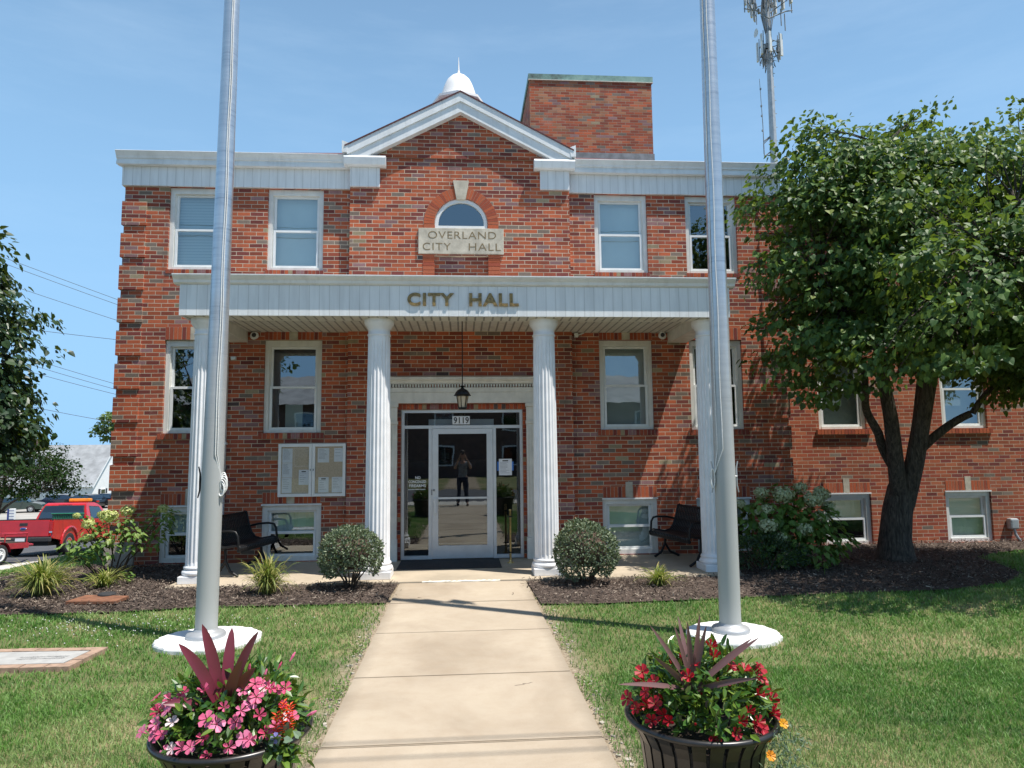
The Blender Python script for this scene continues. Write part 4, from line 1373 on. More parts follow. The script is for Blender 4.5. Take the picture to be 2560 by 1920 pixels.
# ---------------------------------------------------------------- things on the building and the porch
def on_wall_y(prof_pts, c, n=20):
    """turn a lathe about z into one about -y"""
    m = MB().lathe(prof_pts, (0, 0, 0), n)
    m.v = [(c[0] + p[0], c[1] - p[2], c[2] + p[1]) for p in m.v]
    return m

# notice board
nb = thing('notice_board', 'white framed two door glazed notice board on the shaded brick wall', 'notice board', (-2.40, 11.45, 1.06))
BX0, BX1, BZ0, BZ1, BY = -2.955, -1.885, 1.055, 1.905, 11.40
m = MB()
m.box(BX0, BX1, BY + .03, YW - .002, BZ0, BZ1)
m.build('case', 'sash_white', nb)
mb_ = (BX0 + BX1) / 2
for a, b in ((BX0 + .003, mb_ - .003), (mb_ + .003, BX1 - .003)):
    m = MB()
    t = .045
    m.box(a, a + t, BY, BY + .028, BZ0 + .004, BZ1 - .004); m.box(b - t, b, BY, BY + .028, BZ0 + .004, BZ1 - .004)
    m.box(a + t, b - t, BY + .001, BY + .028, BZ0 + .004, BZ0 + .05); m.box(a + t, b - t, BY + .001, BY + .028, BZ1 - .05, BZ1 - .004)
    d = m.build('glazed_door', 'sash_white', nb)
    m = MB(); m.quad((a + t, BY + .008, BZ0 + .05), (b - t, BY + .008, BZ0 + .05), (b - t, BY + .008, BZ1 - .05), (a + t, BY + .008, BZ1 - .05)); m.build('pane', 'glass_clear', d)
    m = MB(); m.box(a + t, b - t, BY + .0285, BY + .0299, BZ0 + .05, BZ1 - .05); m.build('cork_panel', 'cork', nb)
m = MB(); m.box(mb_ - .03, mb_ - .018, BY - .008, BY, 1.47, 1.50); m.box(mb_ + .018, mb_ + .03, BY - .008, BY, 1.47, 1.50); m.build('lock', 'tower_dark', nb)

def paper(x0, x1, z0, z1, y, label, lines=8, head=False):
    m = MB(); m.box(x0, x1, y - .0012, y, z0, z1)
    p = m.build('paper_notice', 'paper')
    p.location = (0, 0, 0)
    tag(p, label, 'paper', 'papers pinned in the notice board' if y < 11.45 else None)
    m = MB()
    n = lines
    w, h = x1 - x0, z1 - z0
    for i in range(n):
        z = z1 - h * (.22 if head else .10) - i * h * .72 / n
        e = random.uniform(.5, .92)
        m.quad((x0 + w * .1, y - .0018, z), (x0 + w * (.1 + .8 * e), y - .0018, z), (x0 + w * (.1 + .8 * e), y - .0018, z + h * .012), (x0 + w * .1, y - .0018, z + h * .012))
    if head:
        m.quad((x0 + w * .28, y - .0018, z1 - h * .15), (x0 + w * .72, y - .0018, z1 - h * .15), (x0 + w * .72, y - .0018, z1 - h * .08), (x0 + w * .28, y - .0018, z1 - h * .08))
    m.build('print', 'ink', p)
    return p
py = BY + .028
paper(-2.895, -2.735, 1.60, 1.83, py, 'topmost paper at the left edge of the notice board', 10)
paper(-2.895, -2.735, 1.365, 1.595, py, 'middle paper at the left edge of the notice board', 10)
paper(-2.895, -2.74, 1.12, 1.36, py, 'lowest paper at the left edge of the notice board', 6)
paper(-2.63, -2.475, 1.245, 1.485, py - .001, 'lone paper with a heading in the left door of the notice board', 5, True)
paper(-2.335, -2.155, 1.60, 1.83, py, 'upper left paper in the right door of the notice board', 8)
paper(-2.075, -1.935, 1.61, 1.83, py, 'upper right paper in the right door of the notice board', 3)
paper(-2.32, -2.155, 1.12, 1.365, py - .001, 'lower paper with a heading in the right door of the notice board', 5, True)
paper(-2.105, -1.935, 1.12, 1.365, py, 'lower right corner paper of the notice board', 7)

# entrance notices
yy = YD + .046
p = paper(.60, .815, 1.355, 1.625, yy, 'white paper taped on the right side light of the entrance', 9, True)
p['group'] = ''
del p['group']
m = MB(); m.box(.572, .60, yy - .001, yy, 1.43, 1.58); m.box(.815, .842, yy - .001, yy, 1.43, 1.58); m.build('tape', 'blue_tape', p)
ns = thing('house_number', 'white number plate reading 9119 above the glass door', 'sign', (0, YD, 2.19))
m = MB(); m.box(-.165, .12, YD - .012, YD - .001, 2.20, 2.335); m.build('plate', 'paper', ns)
text_part('digits', '9119', -.145, .105, 2.215, 2.32, YD - .0135, 'ink', ns, .02, .001, 1.05)
sg = thing('door_sticker', 'white lettered no concealed firearms sticker on the left side light', 'sign', (-.75, YD, 1.2))
for i, (t, x0, x1) in enumerate((('NO', -.775, -.69), ('CONCEALED', -.885, -.60), ('FIREARMS', -.875, -.605))):
    text_part('words', t, x0, x1, 1.31 - i * .065, 1.355 - i * .065, yy, 'paper', sg, .02, .0008)
m = MB()
for i in range(14):
    m.box(-.885 + i * .02, -.885 + i * .02 + .012, yy - .001, yy, 1.135, 1.15)
m.build('small_print', 'paper', sg)

# hanging lantern
lt = thing('hanging_lantern', 'black carriage lantern hanging on a thin rod under the portico', 'lantern', (0, 10.3, 2.38))
m = MB(); m.tube([(0, 10.3, 2.72), (0, 10.3, ZB + .10)], .008, 8); m.lathe([(.05, ZB + .075), (.05, ZB + .099)], (0, 10.3, 0), 16); m.build('rod', 'black_metal', lt)
m = MB()
m.lathe([(.012, 2.735), (.035, 2.72), (.018, 2.70), (.03, 2.685), (.075, 2.66), (.105, 2.62), (.112, 2.60), (.128, 2.585), (.125, 2.575), (.09, 2.57)][::-1], (0, 10.3, 0), 8, False)
m.build('cap', 'black_metal', lt)
m = MB()
for i in range(6):
    a = math.pi * 2 * i / 6 + .26
    m.tube([(.088 * math.cos(a), 10.3 + .088 * math.sin(a), 2.57), (.058 * math.cos(a), 10.3 + .058 * math.sin(a), 2.40)], .006, 6)
m.lathe([(.045, 2.375), (.062, 2.385), (.064, 2.402), (.03, 2.404)], (0, 10.3, 0), 12, False)
m.build('cage', 'black_metal', lt)
m = MB(); m.lathe([(.055, 2.405), (.083, 2.568)], (0, 10.3, 0), 6, False, False); m.build('shade', 'amber_glass', lt)

for x, z, lab, side in ((-3.375, 3.672, 'round white security camera below the soffit beside the left side beam', -1), (3.39, 3.686, 'round white security camera below the soffit beside the right side beam', 1)):
    c = thing('security_camera', lab, 'camera', (x, YW, z), 0, 'white security cameras under the portico')
    b = on_wall_y([(.055, 0), (.055, .03), (.035, .04)], (x + side * .04, YW, z), 16).build('mount', 'cap_white', c)
    on_wall_y([(.02, .035), (.052, .05), (.063, .09), (.060, .125), (.050, .14), (.040, .139)], (x, YW, z), 20).build('housing', 'cap_white', c)
    on_wall_y([(.040, .134), (.036, .142), (.02, .150), (.004, .153)], (x, YW, z), 18).build('lens', 'ink', c)
s = thing('wall_sensor', 'small white sensor box on the brick by the downspout', 'sensor', (-3.70, YW, 3.30))
m = MB(); m.cbox(-3.765, -3.68, YW - .05, YW - .002, 3.275, 3.335, .01); m.build('housing', 'cap_white', s)
m = MB(); m.ball((-3.69, YW - .055, 3.30), .022); m.build('lens', 'cap_white', s)
s = thing('junction_box', 'small white junction box under the soffit beside the bay', 'junction box', (1.93, YW, 3.68))
m = MB(); m.cbox(1.89, 1.96, YW - .06, YW - .002, 3.66, 3.735, .008); m.tube([(1.96, YW - .03, 3.70), (2.06, YW - .03, 3.735)], .012, 6); m.build('housing', 'cap_white', s)

# brass rope post
st = thing('brass_post', 'thin brass post with black collars standing before the side light', 'post', (.74, 10.95, .02))
m = MB(); m.lathe([(.017, .05), (.017, .80), (.020, .802), (.020, .82), (.008, .826)], (.74, 10.95, .02), 14); m.build('pole', 'brass', st)
m = MB(); m.lathe([(.055, .001), (.053, .012), (.024, .024), (.020, .05)], (.74, 10.95, .02), 20); m.build('base', 'brass', st)
for z in (.155, .70):
    m = MB(); m.lathe([(.026, z), (.030, z + .01), (.026, z + .02)], (.74, 10.95, .02), 14); m.rbox((.74, 10.95, .02 + z + .01), .10, .02, .014); m.build('collar', 'black_metal', st)
mt = MB(); mt.cbox(-.98, .58, 10.50, 11.36, .021, .034, .004)
tag(mt.build('door_mat', 'black_rubber'), 'dark rectangular rubber mat before the glass door', 'door mat')

# mesh benches at either end of the porch
def bench(name, label, loc, rz):
    b = thing(name, label, 'bench', loc, rz, 'black metal benches at the ends of the porch')
    L = 1.15
    prof = [(-.30, .80), (-.285, .83), (-.26, .82), (-.24, .74), (-.21, .62), (-.16, .50), (-.10, .43), (0.0, .405), (.12, .425), (.20, .44), (.255, .43), (.275, .40), (.262, .37), (.235, .36)]
    def sheet(lo, hi, nm):
        m = MB()
        pr = prof[lo:hi]
        for i in range(24):
            x0 = -L / 2 + L * i / 24 + .0025
            x1 = -L / 2 + L * (i + 1) / 24 - .0025
            for (p, q) in zip(pr, pr[1:]):
                m.add([(x0, -p[0], p[1]), (x1, -p[0], p[1]), (x1, -q[0], q[1]), (x0, -q[0], q[1]),
                       (x0, -p[0], p[1] - .008), (x1, -p[0], p[1] - .008), (x1, -q[0], q[1] - .008), (x0, -q[0], q[1] - .008)],
                      [(0, 1, 2, 3), (7, 6, 5, 4), (0, 3, 7, 4), (1, 5, 6, 2)], True)
        for k in range(len(pr)):
            if k % 2 == 0:
                m.tube([(-L / 2, -pr[k][0], pr[k][1] - .005), (L / 2, -pr[k][0], pr[k][1] - .005)], .006, 6)
        return m.build(nm, 'black_metal', b, False)
    sheet(0, 7, 'backrest'); sheet(6, 14, 'seat')
    m = MB()
    for s in (-1, 1):
        m.tube([(s * L / 2, -p[0], p[1]) for p in prof], .018, 8)
    m.tube([(-L / 2, -.245, .37), (L / 2, -.245, .37)], .03, 8)
    m.tube([(-L / 2, .29, .81), (L / 2, .29, .81)], .018, 8)
    m.build('frame', 'black_metal', b, False)
    for s in (-1, 1):
        x = s * (L / 2 + .01)
        m = MB()
        m.tube([(x, .20, .60), (x, .05, .635), (x, -.12, .645), (x, -.20, .63), (x, -.235, .57), (x, -.245, .48), (x, -.25, .40)], .017, 8)
        m.build('armrest', 'black_metal', b, False)
        m = MB()
        m.tube([(x * .9, -.02, .40), (x * .9, -.03, .22), (x * .9, -.10, .08), (x * .9, -.22, .012)], .02, 8)
        m.tube([(x * .9, -.03, .22), (x * .9, .06, .08), (x * .9, .22, .012)], .02, 8)
        m.build('leg', 'black_metal', b, False)
    return b
bench('bench', 'black mesh bench angled behind the left white column', (-3.27, 10.74, .02), R(79))
bench('bench', 'black mesh bench behind the right column, in dappled shade', (3.43, 10.74, .02), R(-77))

# ---------------------------------------------------------------- flagpoles
def flagpole(x, y, lab, lean, group):
    t = thing('flagpole', lab, 'flagpole', (x, y, 0.02), 0, group)
    H = 9.4
    m = MB()
    zs = [0.03 + (H - .03) * i / 14 for i in range(15)]
    m.tube([(x + lean * (z / 6.4), y, z) for z in zs], [.100 - .040 * max(0, (z - 1.2) / 8.2) for z in zs], 40)
    m.build('pole', 'pole_metal', t)
    m = MB(); m.lathe([(.178, .022), (.178, .045), (.165, .062), (.128, .075), (.112, .082), (.104, .10)], (x, y, 0), 40); m.build('base_flange', 'galvanised', t)
    m = MB(); m.ball((x + lean * 1.48, y, H + .12), .09); m.lathe([(.04, H - .02), (.05, H + .04)], (x + lean * 1.48, y, 0), 16); m.build('finial', 'galvanised', t)
    return t
GP = 'tall metal flagpoles on the lawn'
fl = flagpole(-2.43, 6.94, 'tall grey metal flagpole with a thick knotted white rope on its cleat', .055, GP)
fr_ = flagpole(2.53, 6.59, 'tall grey metal flagpole with silver cleats beside the red flowered planter', .02, GP)
def pole_pt(x, lean, z, dx, y):
    return (x + lean * z / 6.4 + dx, y, z)
# halyards, cleats and the knotted rope
for t, x, y, lean, sgn in ((fl, -2.43, 6.94, .055, 1), (fr_, 2.53, 6.59, .02, -1)):
    m = MB()
    for dx, dy in (((.045, -.088), (.062, -.075)) if sgn > 0 else ((-.050, -.086), (-.088, -.045))):
        pts = []
        for i in range(30):
            z = 1.48 + (9.0 - 1.48) * i / 29
            k = (.100 - .040 * max(0, (z - 1.2) / 8.2)) / .100
            w = .004 * math.sin(i * 1.3)
            pts.append((x + lean * z / 6.4 + dx * k * 1.02 + w, y + dy * k * 1.02 - .008, z))
        q = x + (.105 if sgn > 0 else -.108)
        pts = [(q, y - .03, 1.50)] + pts[1:]
        m.tube(pts, .0052, 6)
    m.build('halyard', 'rope', t)
    for s in (-1, 1):
        xc = x + lean * .23 + s * .098
        m = MB()
        m.tube([(xc, y, 1.47), (xc + s * .022, y, 1.47)], .014, 8)
        m.tube([(xc + s * .034, y, 1.62), (xc + s * .018, y, 1.55), (xc + s * .016, y, 1.47), (xc + s * .018, y, 1.39), (xc + s * .034, y, 1.32)], [.006, .009, .012, .009, .006], 8)
        m.build('cleat', 'galvanised' if sgn < 0 else 'black_metal', t)
m = MB()
xc, yc = -2.43 + .125, 6.92
for k in range(7):
    a = k * .9
    pts = []
    for i in range(18):
        u = i / 17 * math.tau
        pts.append((xc + .028 * math.cos(u) + .010 * math.sin(a), yc - .012 + .012 * math.sin(u + a) - .003 * k, 1.475 - .035 * k * .4 + .085 * math.sin(u) * (1 - .06 * k)))
    m.tube(pts, .0065, 6)
m.build('knotted_rope', 'rope', fl)
m = MB()
xc, yc = 2.53 - .125, 6.57
for k in range(3):
    m.tube([(xc + .02 * math.cos(i / 15 * math.tau), yc - .004 * k, 1.46 + .09 * math.sin(i / 15 * math.tau)) for i in range(16)], .0055, 6)
m.build('knotted_rope', 'rope', fr_)
# a limp flag high up, it throws the broad shadow across the path
m = MB()
nu, nv2 = 26, 18
v, f = [], []
for j in range(nv2):
    for i in range(nu):
        u, w = i / (nu - 1), j / (nv2 - 1)
        x = 2.56 + .075 + .30 * u + .05 * math.sin(u * 9 + w * 2)
        y = 6.59 + .09 * math.sin(u * 14 + w * 3) * (u ** .5)
        z = 8.95 - .95 * w - .75 * u
        v.append((x, y, z))
for j in range(nv2 - 1):
    for i in range(nu - 1):
        f.append((j * nu + i, j * nu + i + 1, (j + 1) * nu + i + 1, (j + 1) * nu + i))
m.add(v, f, True)
tag(m.build('flag', 'flag_cloth'), 'limp cloth flag at the top of the right flagpole', 'flag')
for x, y, rx, ry, lab in ((-2.40, 6.93, .475, .43, 'round white concrete pad under the flagpole with the knotted rope'), (2.545, 6.575, .43, .42, 'round white concrete pad under the flagpole beside the red flowers')):
    v, f, n = [], [], 56
    rr = [1.0 + .02 * math.sin(3.3 * i) + .015 * math.sin(1.7 * i + 1) for i in range(n)]
    rings = [(1.0, -.05), (1.0, .0), (.985, .014), (.95, .020)]
    for k, (s_, z) in enumerate(rings):
        for i in range(n):
            a = math.tau * i / n
            v.append((x + rx * s_ * rr[i] * math.cos(a), y + ry * s_ * rr[i] * math.sin(a), z))
    for k in range(3):
        for i in range(n):
            j = (i + 1) % n
            f.append((k * n + i, k * n + j, (k + 1) * n + j, (k + 1) * n + i))
    f.append(tuple(range(3 * n, 4 * n)))
    m = MB().add(v, f)
    tag(m.build('concrete_pad', 'pad_paint'), lab, 'concrete pad', 'white pads under the flagpoles')

# engraved stone in its brick edging
ms = thing('memorial_stone', 'flat pale engraved stone with brick edging set in the left lawn', 'memorial stone', (-3.85, 6.43, 0))
m = MB()
P0, P1, P2, P3 = (-4.62, 6.14), (-3.235, 6.13), (-3.20, 6.70), (-4.59, 6.76)
def edge(a, b, w):
    a, b = Vector(a), Vector(b)
    d = (b - a).normalized(); nrm = Vector((d.y, -d.x))
    L = (b - a).length
    n = max(1, round(L / .205))
    for i in range(n):
        c = a + d * (L * (i + .5) / n) - nrm * w / 2
        m.rbox((c.x, c.y, -.012 + random.uniform(-.002, .002)), L / n - .008, w, .05, math.atan2(d.y, d.x))
edge(P0, P1, .095); edge(P1, P2, .095); edge(P2, P3, .095); edge(P3, P0, .095)
m.build('brick_edging', 'red_brick_edge', ms)
m = MB(); m.add([(-4.50, 6.25, .012), (-3.34, 6.24, .012), (-3.31, 6.595, .012), (-4.48, 6.645, .012), (-4.50, 6.25, -.03), (-3.34, 6.24, -.03), (-3.31, 6.595, -.03), (-4.48, 6.645, -.03)], [(0, 1, 2, 3), (0, 4, 5, 1), (1, 5, 6, 2), (2, 6, 7, 3), (3, 7, 4, 0)])
sl_ = m.build('slab', 'stone_slab', ms)
for r_ in range(2):
    m = MB()
    for k in range(26):
        w = random.uniform(.008, .016)
        h = random.uniform(.02, .038)
        zq = 6.44 - r_ * .055
        xx = -3.80 + k * .0155
        m.add([(xx, zq - h / 2, .0125), (xx + w * .5, zq - h / 2, .0125), (xx + w * .8, zq + h / 2, .0125), (xx + w * .3, zq + h / 2, .0125)], [(0, 1, 2, 3)])
    m.build('inscription', 'ink', sl_)

# rusty cover and its black lid in the bed
rp = thing('rusty_plate', 'rusty steel cover plate lying in the left mulch bed', 'cover plate', (-4.3, 8.78, .06))
m = MB(); m.add([(-4.62, 8.60, .055), (-4.03, 8.56, .05), (-4.02, 8.86, .055), (-4.56, 8.95, .06), (-4.62, 8.60, .02), (-4.03, 8.56, .02), (-4.02, 8.86, .02), (-4.56, 8.95, .02)], [(0, 1, 2, 3), (0, 4, 5, 1), (1, 5, 6, 2), (2, 6, 7, 3), (3, 7, 4, 0)])
m.build('plate', 'rust', rp)
m = MB(); m.lathe([(.10, .06), (.10, .075), (.085, .083), (.03, .085)], (-4.31, 8.93, 0), 20); m.build('lid', 'black_rubber', rp)

# electrical conduit on the wing
cb = thing('conduit_box', 'grey electrical box and bent conduit low on the brick wing', 'conduit', (10.2, YR, -.03))
m = MB(); m.cbox(10.10, 10.27, YR - .13, YR - .002, .22, .42, .03); m.build('box', 'galvanised', cb)
m = MB(); m.tube([(10.20, YR - .07, .23), (10.21, YR - .09, .12), (10.27, YR - .10, .02), (10.28, YR - .10, -.05)], .025, 10); m.tube([(10.28, YR - .10, -.045), (10.20, YR - .10, -.05), (10.36, YR - .10, -.05)], .035, 8); m.build('pipe', 'galvanised', cb)
# ---------------------------------------------------------------- planters
def planter(loc, lab, emblem_a, rim_r=.345):
    t = thing('planter', lab, 'planter', loc, 0, 'black slatted planters beside the path')
    x, y, z0 = loc
    H = .455
    m = MB()
    n = 26
    for i in range(n):
        a = math.tau * i / n
        w = .026
        pr = [(.255, .02), (.262, .12), (.275, .25), (.290, .36), (.315, .41), (rim_r - .008, H - .012)]
        ca, sa = math.cos(a), math.sin(a)
        for (r0, h0), (r1, h1) in zip(pr, pr[1:]):
            w0, w1 = w * (1 + (r0 - .26) * 2.2), w * (1 + (r1 - .26) * 2.2)
            def P(r, h, s, ww):
                return (x + r * ca - s * ww * sa, y + r * sa + s * ww * ca, z0 + h)
            q = [P(r0, h0, -1, w0), P(r0, h0, 1, w0), P(r1, h1, 1, w1), P(r1, h1, -1, w1), P(r0 - .007, h0, -1, w0), P(r0 - .007, h0, 1, w0), P(r1 - .007, h1, 1, w1), P(r1 - .007, h1, -1, w1)]
            m.add(q, [(0, 1, 2, 3), (7, 6, 5, 4), (0, 3, 7, 4), (1, 5, 6, 2)])
    m.build('slats', 'planter_metal', t)
    m = MB()
    ring = [(x + rim_r * math.cos(math.tau * i / 64), y + rim_r * math.sin(math.tau * i / 64), z0 + H) for i in range(65)]
    m.tube(ring, .0145, 10, True, False); m.build('rim', 'planter_metal', t)
    m = MB(); m.lathe([(.262, .0), (.268, .02), (.262, .04)], (x, y, z0), 40); m.build('foot', 'planter_metal', t)
    m = MB(); m.lathe([(.235, .03), (.255, .25), (.285, .375), (.29, .39)], (x, y, z0), 40, True, False); m.build('liner', 'black_rubber', t)
    m = MB(); m.lathe([(.001, .39), (.15, .385), (.285, .37)], (x, y, z0), 32, True, False); m.build('soil', 'soil', t)
    # round cast medallion on the front
    ca, sa = math.cos(emblem_a), math.sin(emblem_a)
    m = MB().lathe([(.001, .004), (.066, .004), (.072, .010), (.080, .010), (.085, .0)][::-1], (0, 0, 0), 36, False, False)
    m.v = [(x + ca * (.285 + p[2]) - sa * p[0], y + sa * (.285 + p[2]) + ca * p[0], z0 + .215 + p[1]) for p in m.v]
    med = m.build('medallion', 'planter_metal', t)
    m = MB()
    rg = [(.074 * math.cos(math.tau * i / 40), .074 * math.sin(math.tau * i / 40)) for i in range(41)]
    m.tube([(x + ca * .297 - sa * p[0], y + sa * .297 + ca * p[0], z0 + .215 + p[1]) for p in rg], .0028, 6)
    m.build('ring', 'brass', med)
    return t
PL, PR = (-1.07, 3.45, -.005), (1.127, 3.36, .015)
planter(PL, 'black slatted planter under the pink flowers', R(-70))
planter(PR, 'black slatted planter under the red flowers', R(-105))

def flower_mesh(name, mat, r=.028, n=5, width=.95, cup=.35, center='petal_scarlet'):
    v, f = [], []
    for i in range(n):
        a = math.tau * i / n
        d = np.array([math.cos(a), math.sin(a), 0]); p = np.array([-math.sin(a), math.cos(a), 0])
        tw = .25
        pts = [d * .10 + [0, 0, .0], d * .55 - p * .36 * width + [0, 0, cup * .4], d * .88 - p * .40 * width + [0, 0, cup * .55], d * 1.05 + p * tw * .4 + [0, 0, cup * .45], d * .85 + p * .36 * width + [0, 0, cup * .75], d * .50 + p * .30 * width + [0, 0, cup * .5]]
        o = len(v)
        v += [tuple(q * r) for q in pts]
        f += [(o, o + 1, o + 2, o + 3), (o, o + 3, o + 4, o + 5)]
    # throat tube
    o = len(v)
    for k, (rr, z) in enumerate(((.16, .02), (.10, -.5), (.05, -1.0))):
        for i in range(6):
            a = math.tau * i / 6
            v.append((rr * r * math.cos(a), rr * r * math.sin(a), z * r))
    for k in range(2):
        for i in range(6):
            j = (i + 1) % 6
            f.append((o + k * 6 + i, o + k * 6 + j, o + (k + 1) * 6 + j, o + (k + 1) * 6 + i))
    me = bpy.data.meshes.new(name)
    me.from_pydata(v, [], f)
    me.materials.append(MATS[mat])
    return me

def put(me, name, parent, p, nrm, spin=0, sc=1.0):
    o = bpy.data.objects.new(name, me)
    link(o, parent)
    q = Vector(nrm).to_track_quat('Z', 'Y')
    o.rotation_mode = 'QUATERNION'
    from mathutils import Quaternion
    o.rotation_quaternion = q @ Quaternion((0, 0, 1), spin)
    o.location = Vector(p) - root_of(parent).location
    o.scale = (sc, sc, sc)
    return o

def mound(c, rx, ry, rz, n, r0=.6):
    d = rdir(n * 2)
    d = d[d[:, 2] > -.15][:n]
    k = len(d)
    s = rng.uniform(r0, 1.0, k) ** .6
    lump = 1 + .14 * np.sin(d[:, 0] * 7 + 1) * np.cos(d[:, 1] * 6) + .08 * rng.normal(size=k)
    P = np.array(c) + d * np.array([rx, ry, rz]) * (s * lump)[:, None]
    return P, d

def mandevilla(c, rx, ry, rz, label, spots, me, me2, bud_mat, name='mandevilla'):
    t = thing(name, label, 'flowering plant', (c[0], c[1], c[2]))
    P, d = mound(c, rx, ry, rz, 1500)
    n = len(P)
    T = unit(d * .7 + rng.normal(0, .65, (n, 3)) + [0, 0, .15])
    Nn = unit(d * .5 + rng.normal(0, .4, (n, 3)) + [0, 0, .8])
    leaves('foliage', P, T, Nn, rng.uniform(.042, .075, n), rng.uniform(.020, .034, n), 'leaf_mandevilla', t, shape='oval', fold=.22, curl=.2)
    m = MB()
    for i in range(26):
        a = rng.uniform(0, math.tau)
        q = P[rng.integers(n)]
        m.tube([(c[0] + .3 * (q[0] - c[0]), c[1] + .3 * (q[1] - c[1]), c[2] - .04), tuple((np.array(c) + q) / 2 + [0, 0, .03]), tuple(q)], .0035, 5)
    m.build('stems', 'leaf_mandevilla', t)
    for k, (x, y, z) in enumerate(spots):
        p = Vector((x, y, z))
        nrm = (p - Vector(c)) * .7 + Vector((random.uniform(-.14, .14), -.10 + random.uniform(-.08, .08), .12 + random.uniform(-.06, .12)))
        put(me[(k * 7) % 4] if (me2 is None or k % 9) else me2, 'flower', t, p, nrm, random.uniform(0, 6), random.uniform(.85, 1.2))
    bm_ = bpy.data.meshes.new('bud')
    b = MB().lathe([(.002, 0), (.004, .012), (.0065, .026), (.004, .040), (.001, .046)], (0, 0, 0), 7)
    bm_.from_pydata(b.v, [], b.f); bm_.materials.append(MATS[bud_mat])
    for k in range(22):
        q = P[rng.integers(n)]
        dd = Vector(q) - Vector(c)
        put(bm_, 'bud', t, Vector(q) + dd * .10, dd + Vector((0, 0, .15)), 0, random.uniform(.8, 1.3))
    return t

def surf(c, rx, ry, rz, lst):
    """points on the front of a mound given as (azimuth deg from -y, elevation deg)"""
    out = []
    for a, e in lst:
        a, e = R(a), R(e)
        out.append((c[0] + 1.06 * rx * math.cos(e) * math.sin(a), c[1] - 1.06 * ry * math.cos(e) * math.cos(a), c[2] + 1.06 * rz * math.sin(e)))
    return out

FP = [flower_mesh('flower', 'petal_pink', r, 5, w, c) for r, w, c in ((.031, .95, .35), (.029, .8, .75), (.033, 1.0, .15), (.024, .7, 1.5))]
FPALE = flower_mesh('flower', 'petal_pale', .030, 5, .9, .5)
FRED = [flower_mesh('flower', 'petal_red', r, 5, w, c) for r, w, c in ((.032, 1.0, .7), (.030, .85, 1.1), (.033, 1.0, .35), (.024, .7, 1.8))]
cL = (-1.07, 3.45, .50)
sp = surf(cL, .315, .30, .235, [(-78, 6), (-70, 18), (-72, -2), (-60, 10), (-56, 2), (-58, 34), (-50, 26), (-46, 44), (-44, 6), (-30, -4), (-14, 0), (-4, 8), (4, 20), (8, 34), (18, 20), (14, -2), (30, 34), (36, 22), (44, 42), (40, 4), (50, 50), (58, 24), (62, 40), (48, 8), (26, 48), (-20, 50), (66, 10), (-66, 30), (-82, 22), (0, -8), (24, 4), (-36, -10)])
sp += [(x + random.uniform(-.06, .06), y, z + random.uniform(-.01, .05)) for x, y, z in sp[::2]]
mandevilla(cL, .295, .285, .235, 'pink flowering mandevilla mound spilling over its black planter', sp, FP, FPALE, 'petal_pink')
cR = (1.127, 3.36, .515)
sp = surf(cR, .312, .30, .25, [(-78, 4), (-64, 12), (-70, 22), (-58, 0), (-56, 16), (-42, 4), (-66, 34), (-30, 46), (-24, 62), (20, 70), (34, 56), (48, 48), (62, 36), (40, 26), (70, 22), (74, 10), (78, 30), (58, 4), (36, -4), (30, 4), (8, -2), (12, 8), (-8, -8), (66, -2), (84, 16), (-80, 30)])
sp += [(x + random.uniform(-.06, .06), y, z + random.uniform(-.01, .05)) for x, y, z in sp[::3]]
mandevilla(cR, .295, .285, .25, 'red flowering mandevilla mound spilling over its black planter', sp, FRED, None, 'petal_red')

def strap(m_pts, width, mat, name, parent, face=Vector((0, 0, 1))):
    """one arching leaf: pts centre line, width profile; folded along the rib"""
    V, F = [], []
    n = len(m_pts)
    pts = [Vector(p) for p in m_pts]
    for i, p in enumerate(pts):
        d = (pts[min(i + 1, n - 1)] - pts[max(0, i - 1)]).normalized()
        side = d.cross(face)
        if side.length < .1:
            side = Vector((1, 0, 0))
        side.normalize()
        nr = side.cross(d).normalized()
        w = width[i]
        V += [tuple(p - side * w + nr * w * .35), tuple(p), tuple(p + side * w + nr * w * .35)]
    for i in range(n - 1):
        for k in range(2):
            F.append((i * 3 + k, i * 3 + k + 1, (i + 1) * 3 + k + 1, (i + 1) * 3 + k))
    return MB().add(V, F, True).build(name, mat, parent)

def rosette(c, tips, wmax, mat, label, name, cat='plant', sag=.1, bw=.35):
    t = thing(name, label, cat, c)
    for tip in tips:
        tip = Vector(tip); b = Vector(c)
        n = 12
        pts, ws = [], []
        for i in range(n):
            s = i / (n - 1)
            p = b.lerp(tip, s)
            p.z += sag * math.sin(math.pi * s) * (tip - b).length * .8
            pts.append(p)
            ws.append(wmax * (bw * (1 - s) + 1.0 * math.sin(math.pi * min(1, s * .92 + .04)) ** .8) * (1 if s < .97 else .2) * .75)
        strap(pts, ws, mat, 'leaf', t, Vector((random.uniform(-.5, .5), -.8, random.uniform(.2, .8))))
    return t
SL_ = 3.45 / 3.15
def lp(x, y, z): return (x * SL_, y * SL_, 1.72 + (z - 1.72) * SL_)
b0 = lp(-.985, 3.14, .66)
rosette(lp(-.977, 3.02, .66), [lp(*q) for q in ((-1.135, 2.94, .975), (-1.067, 3.0, 1.035), (-.84, 3.0, 1.0), (-.88, 2.93, .905), (-.835, 2.95, .87), (-.985, 3.12, .99), (-1.10, 3.06, .77), (-1.19, 2.94, .745), (-.83, 3.1, .76))], .031, 'leaf_cordyline', 'broad burgundy leaved cordyline rising among the pink flowers', 'cordyline', 'plant', .11, .14)
KR = 3.2 / 3.4
def rp_(x, y, z): return (x * KR, y * KR, 1.72 + (z - 1.72) * KR)
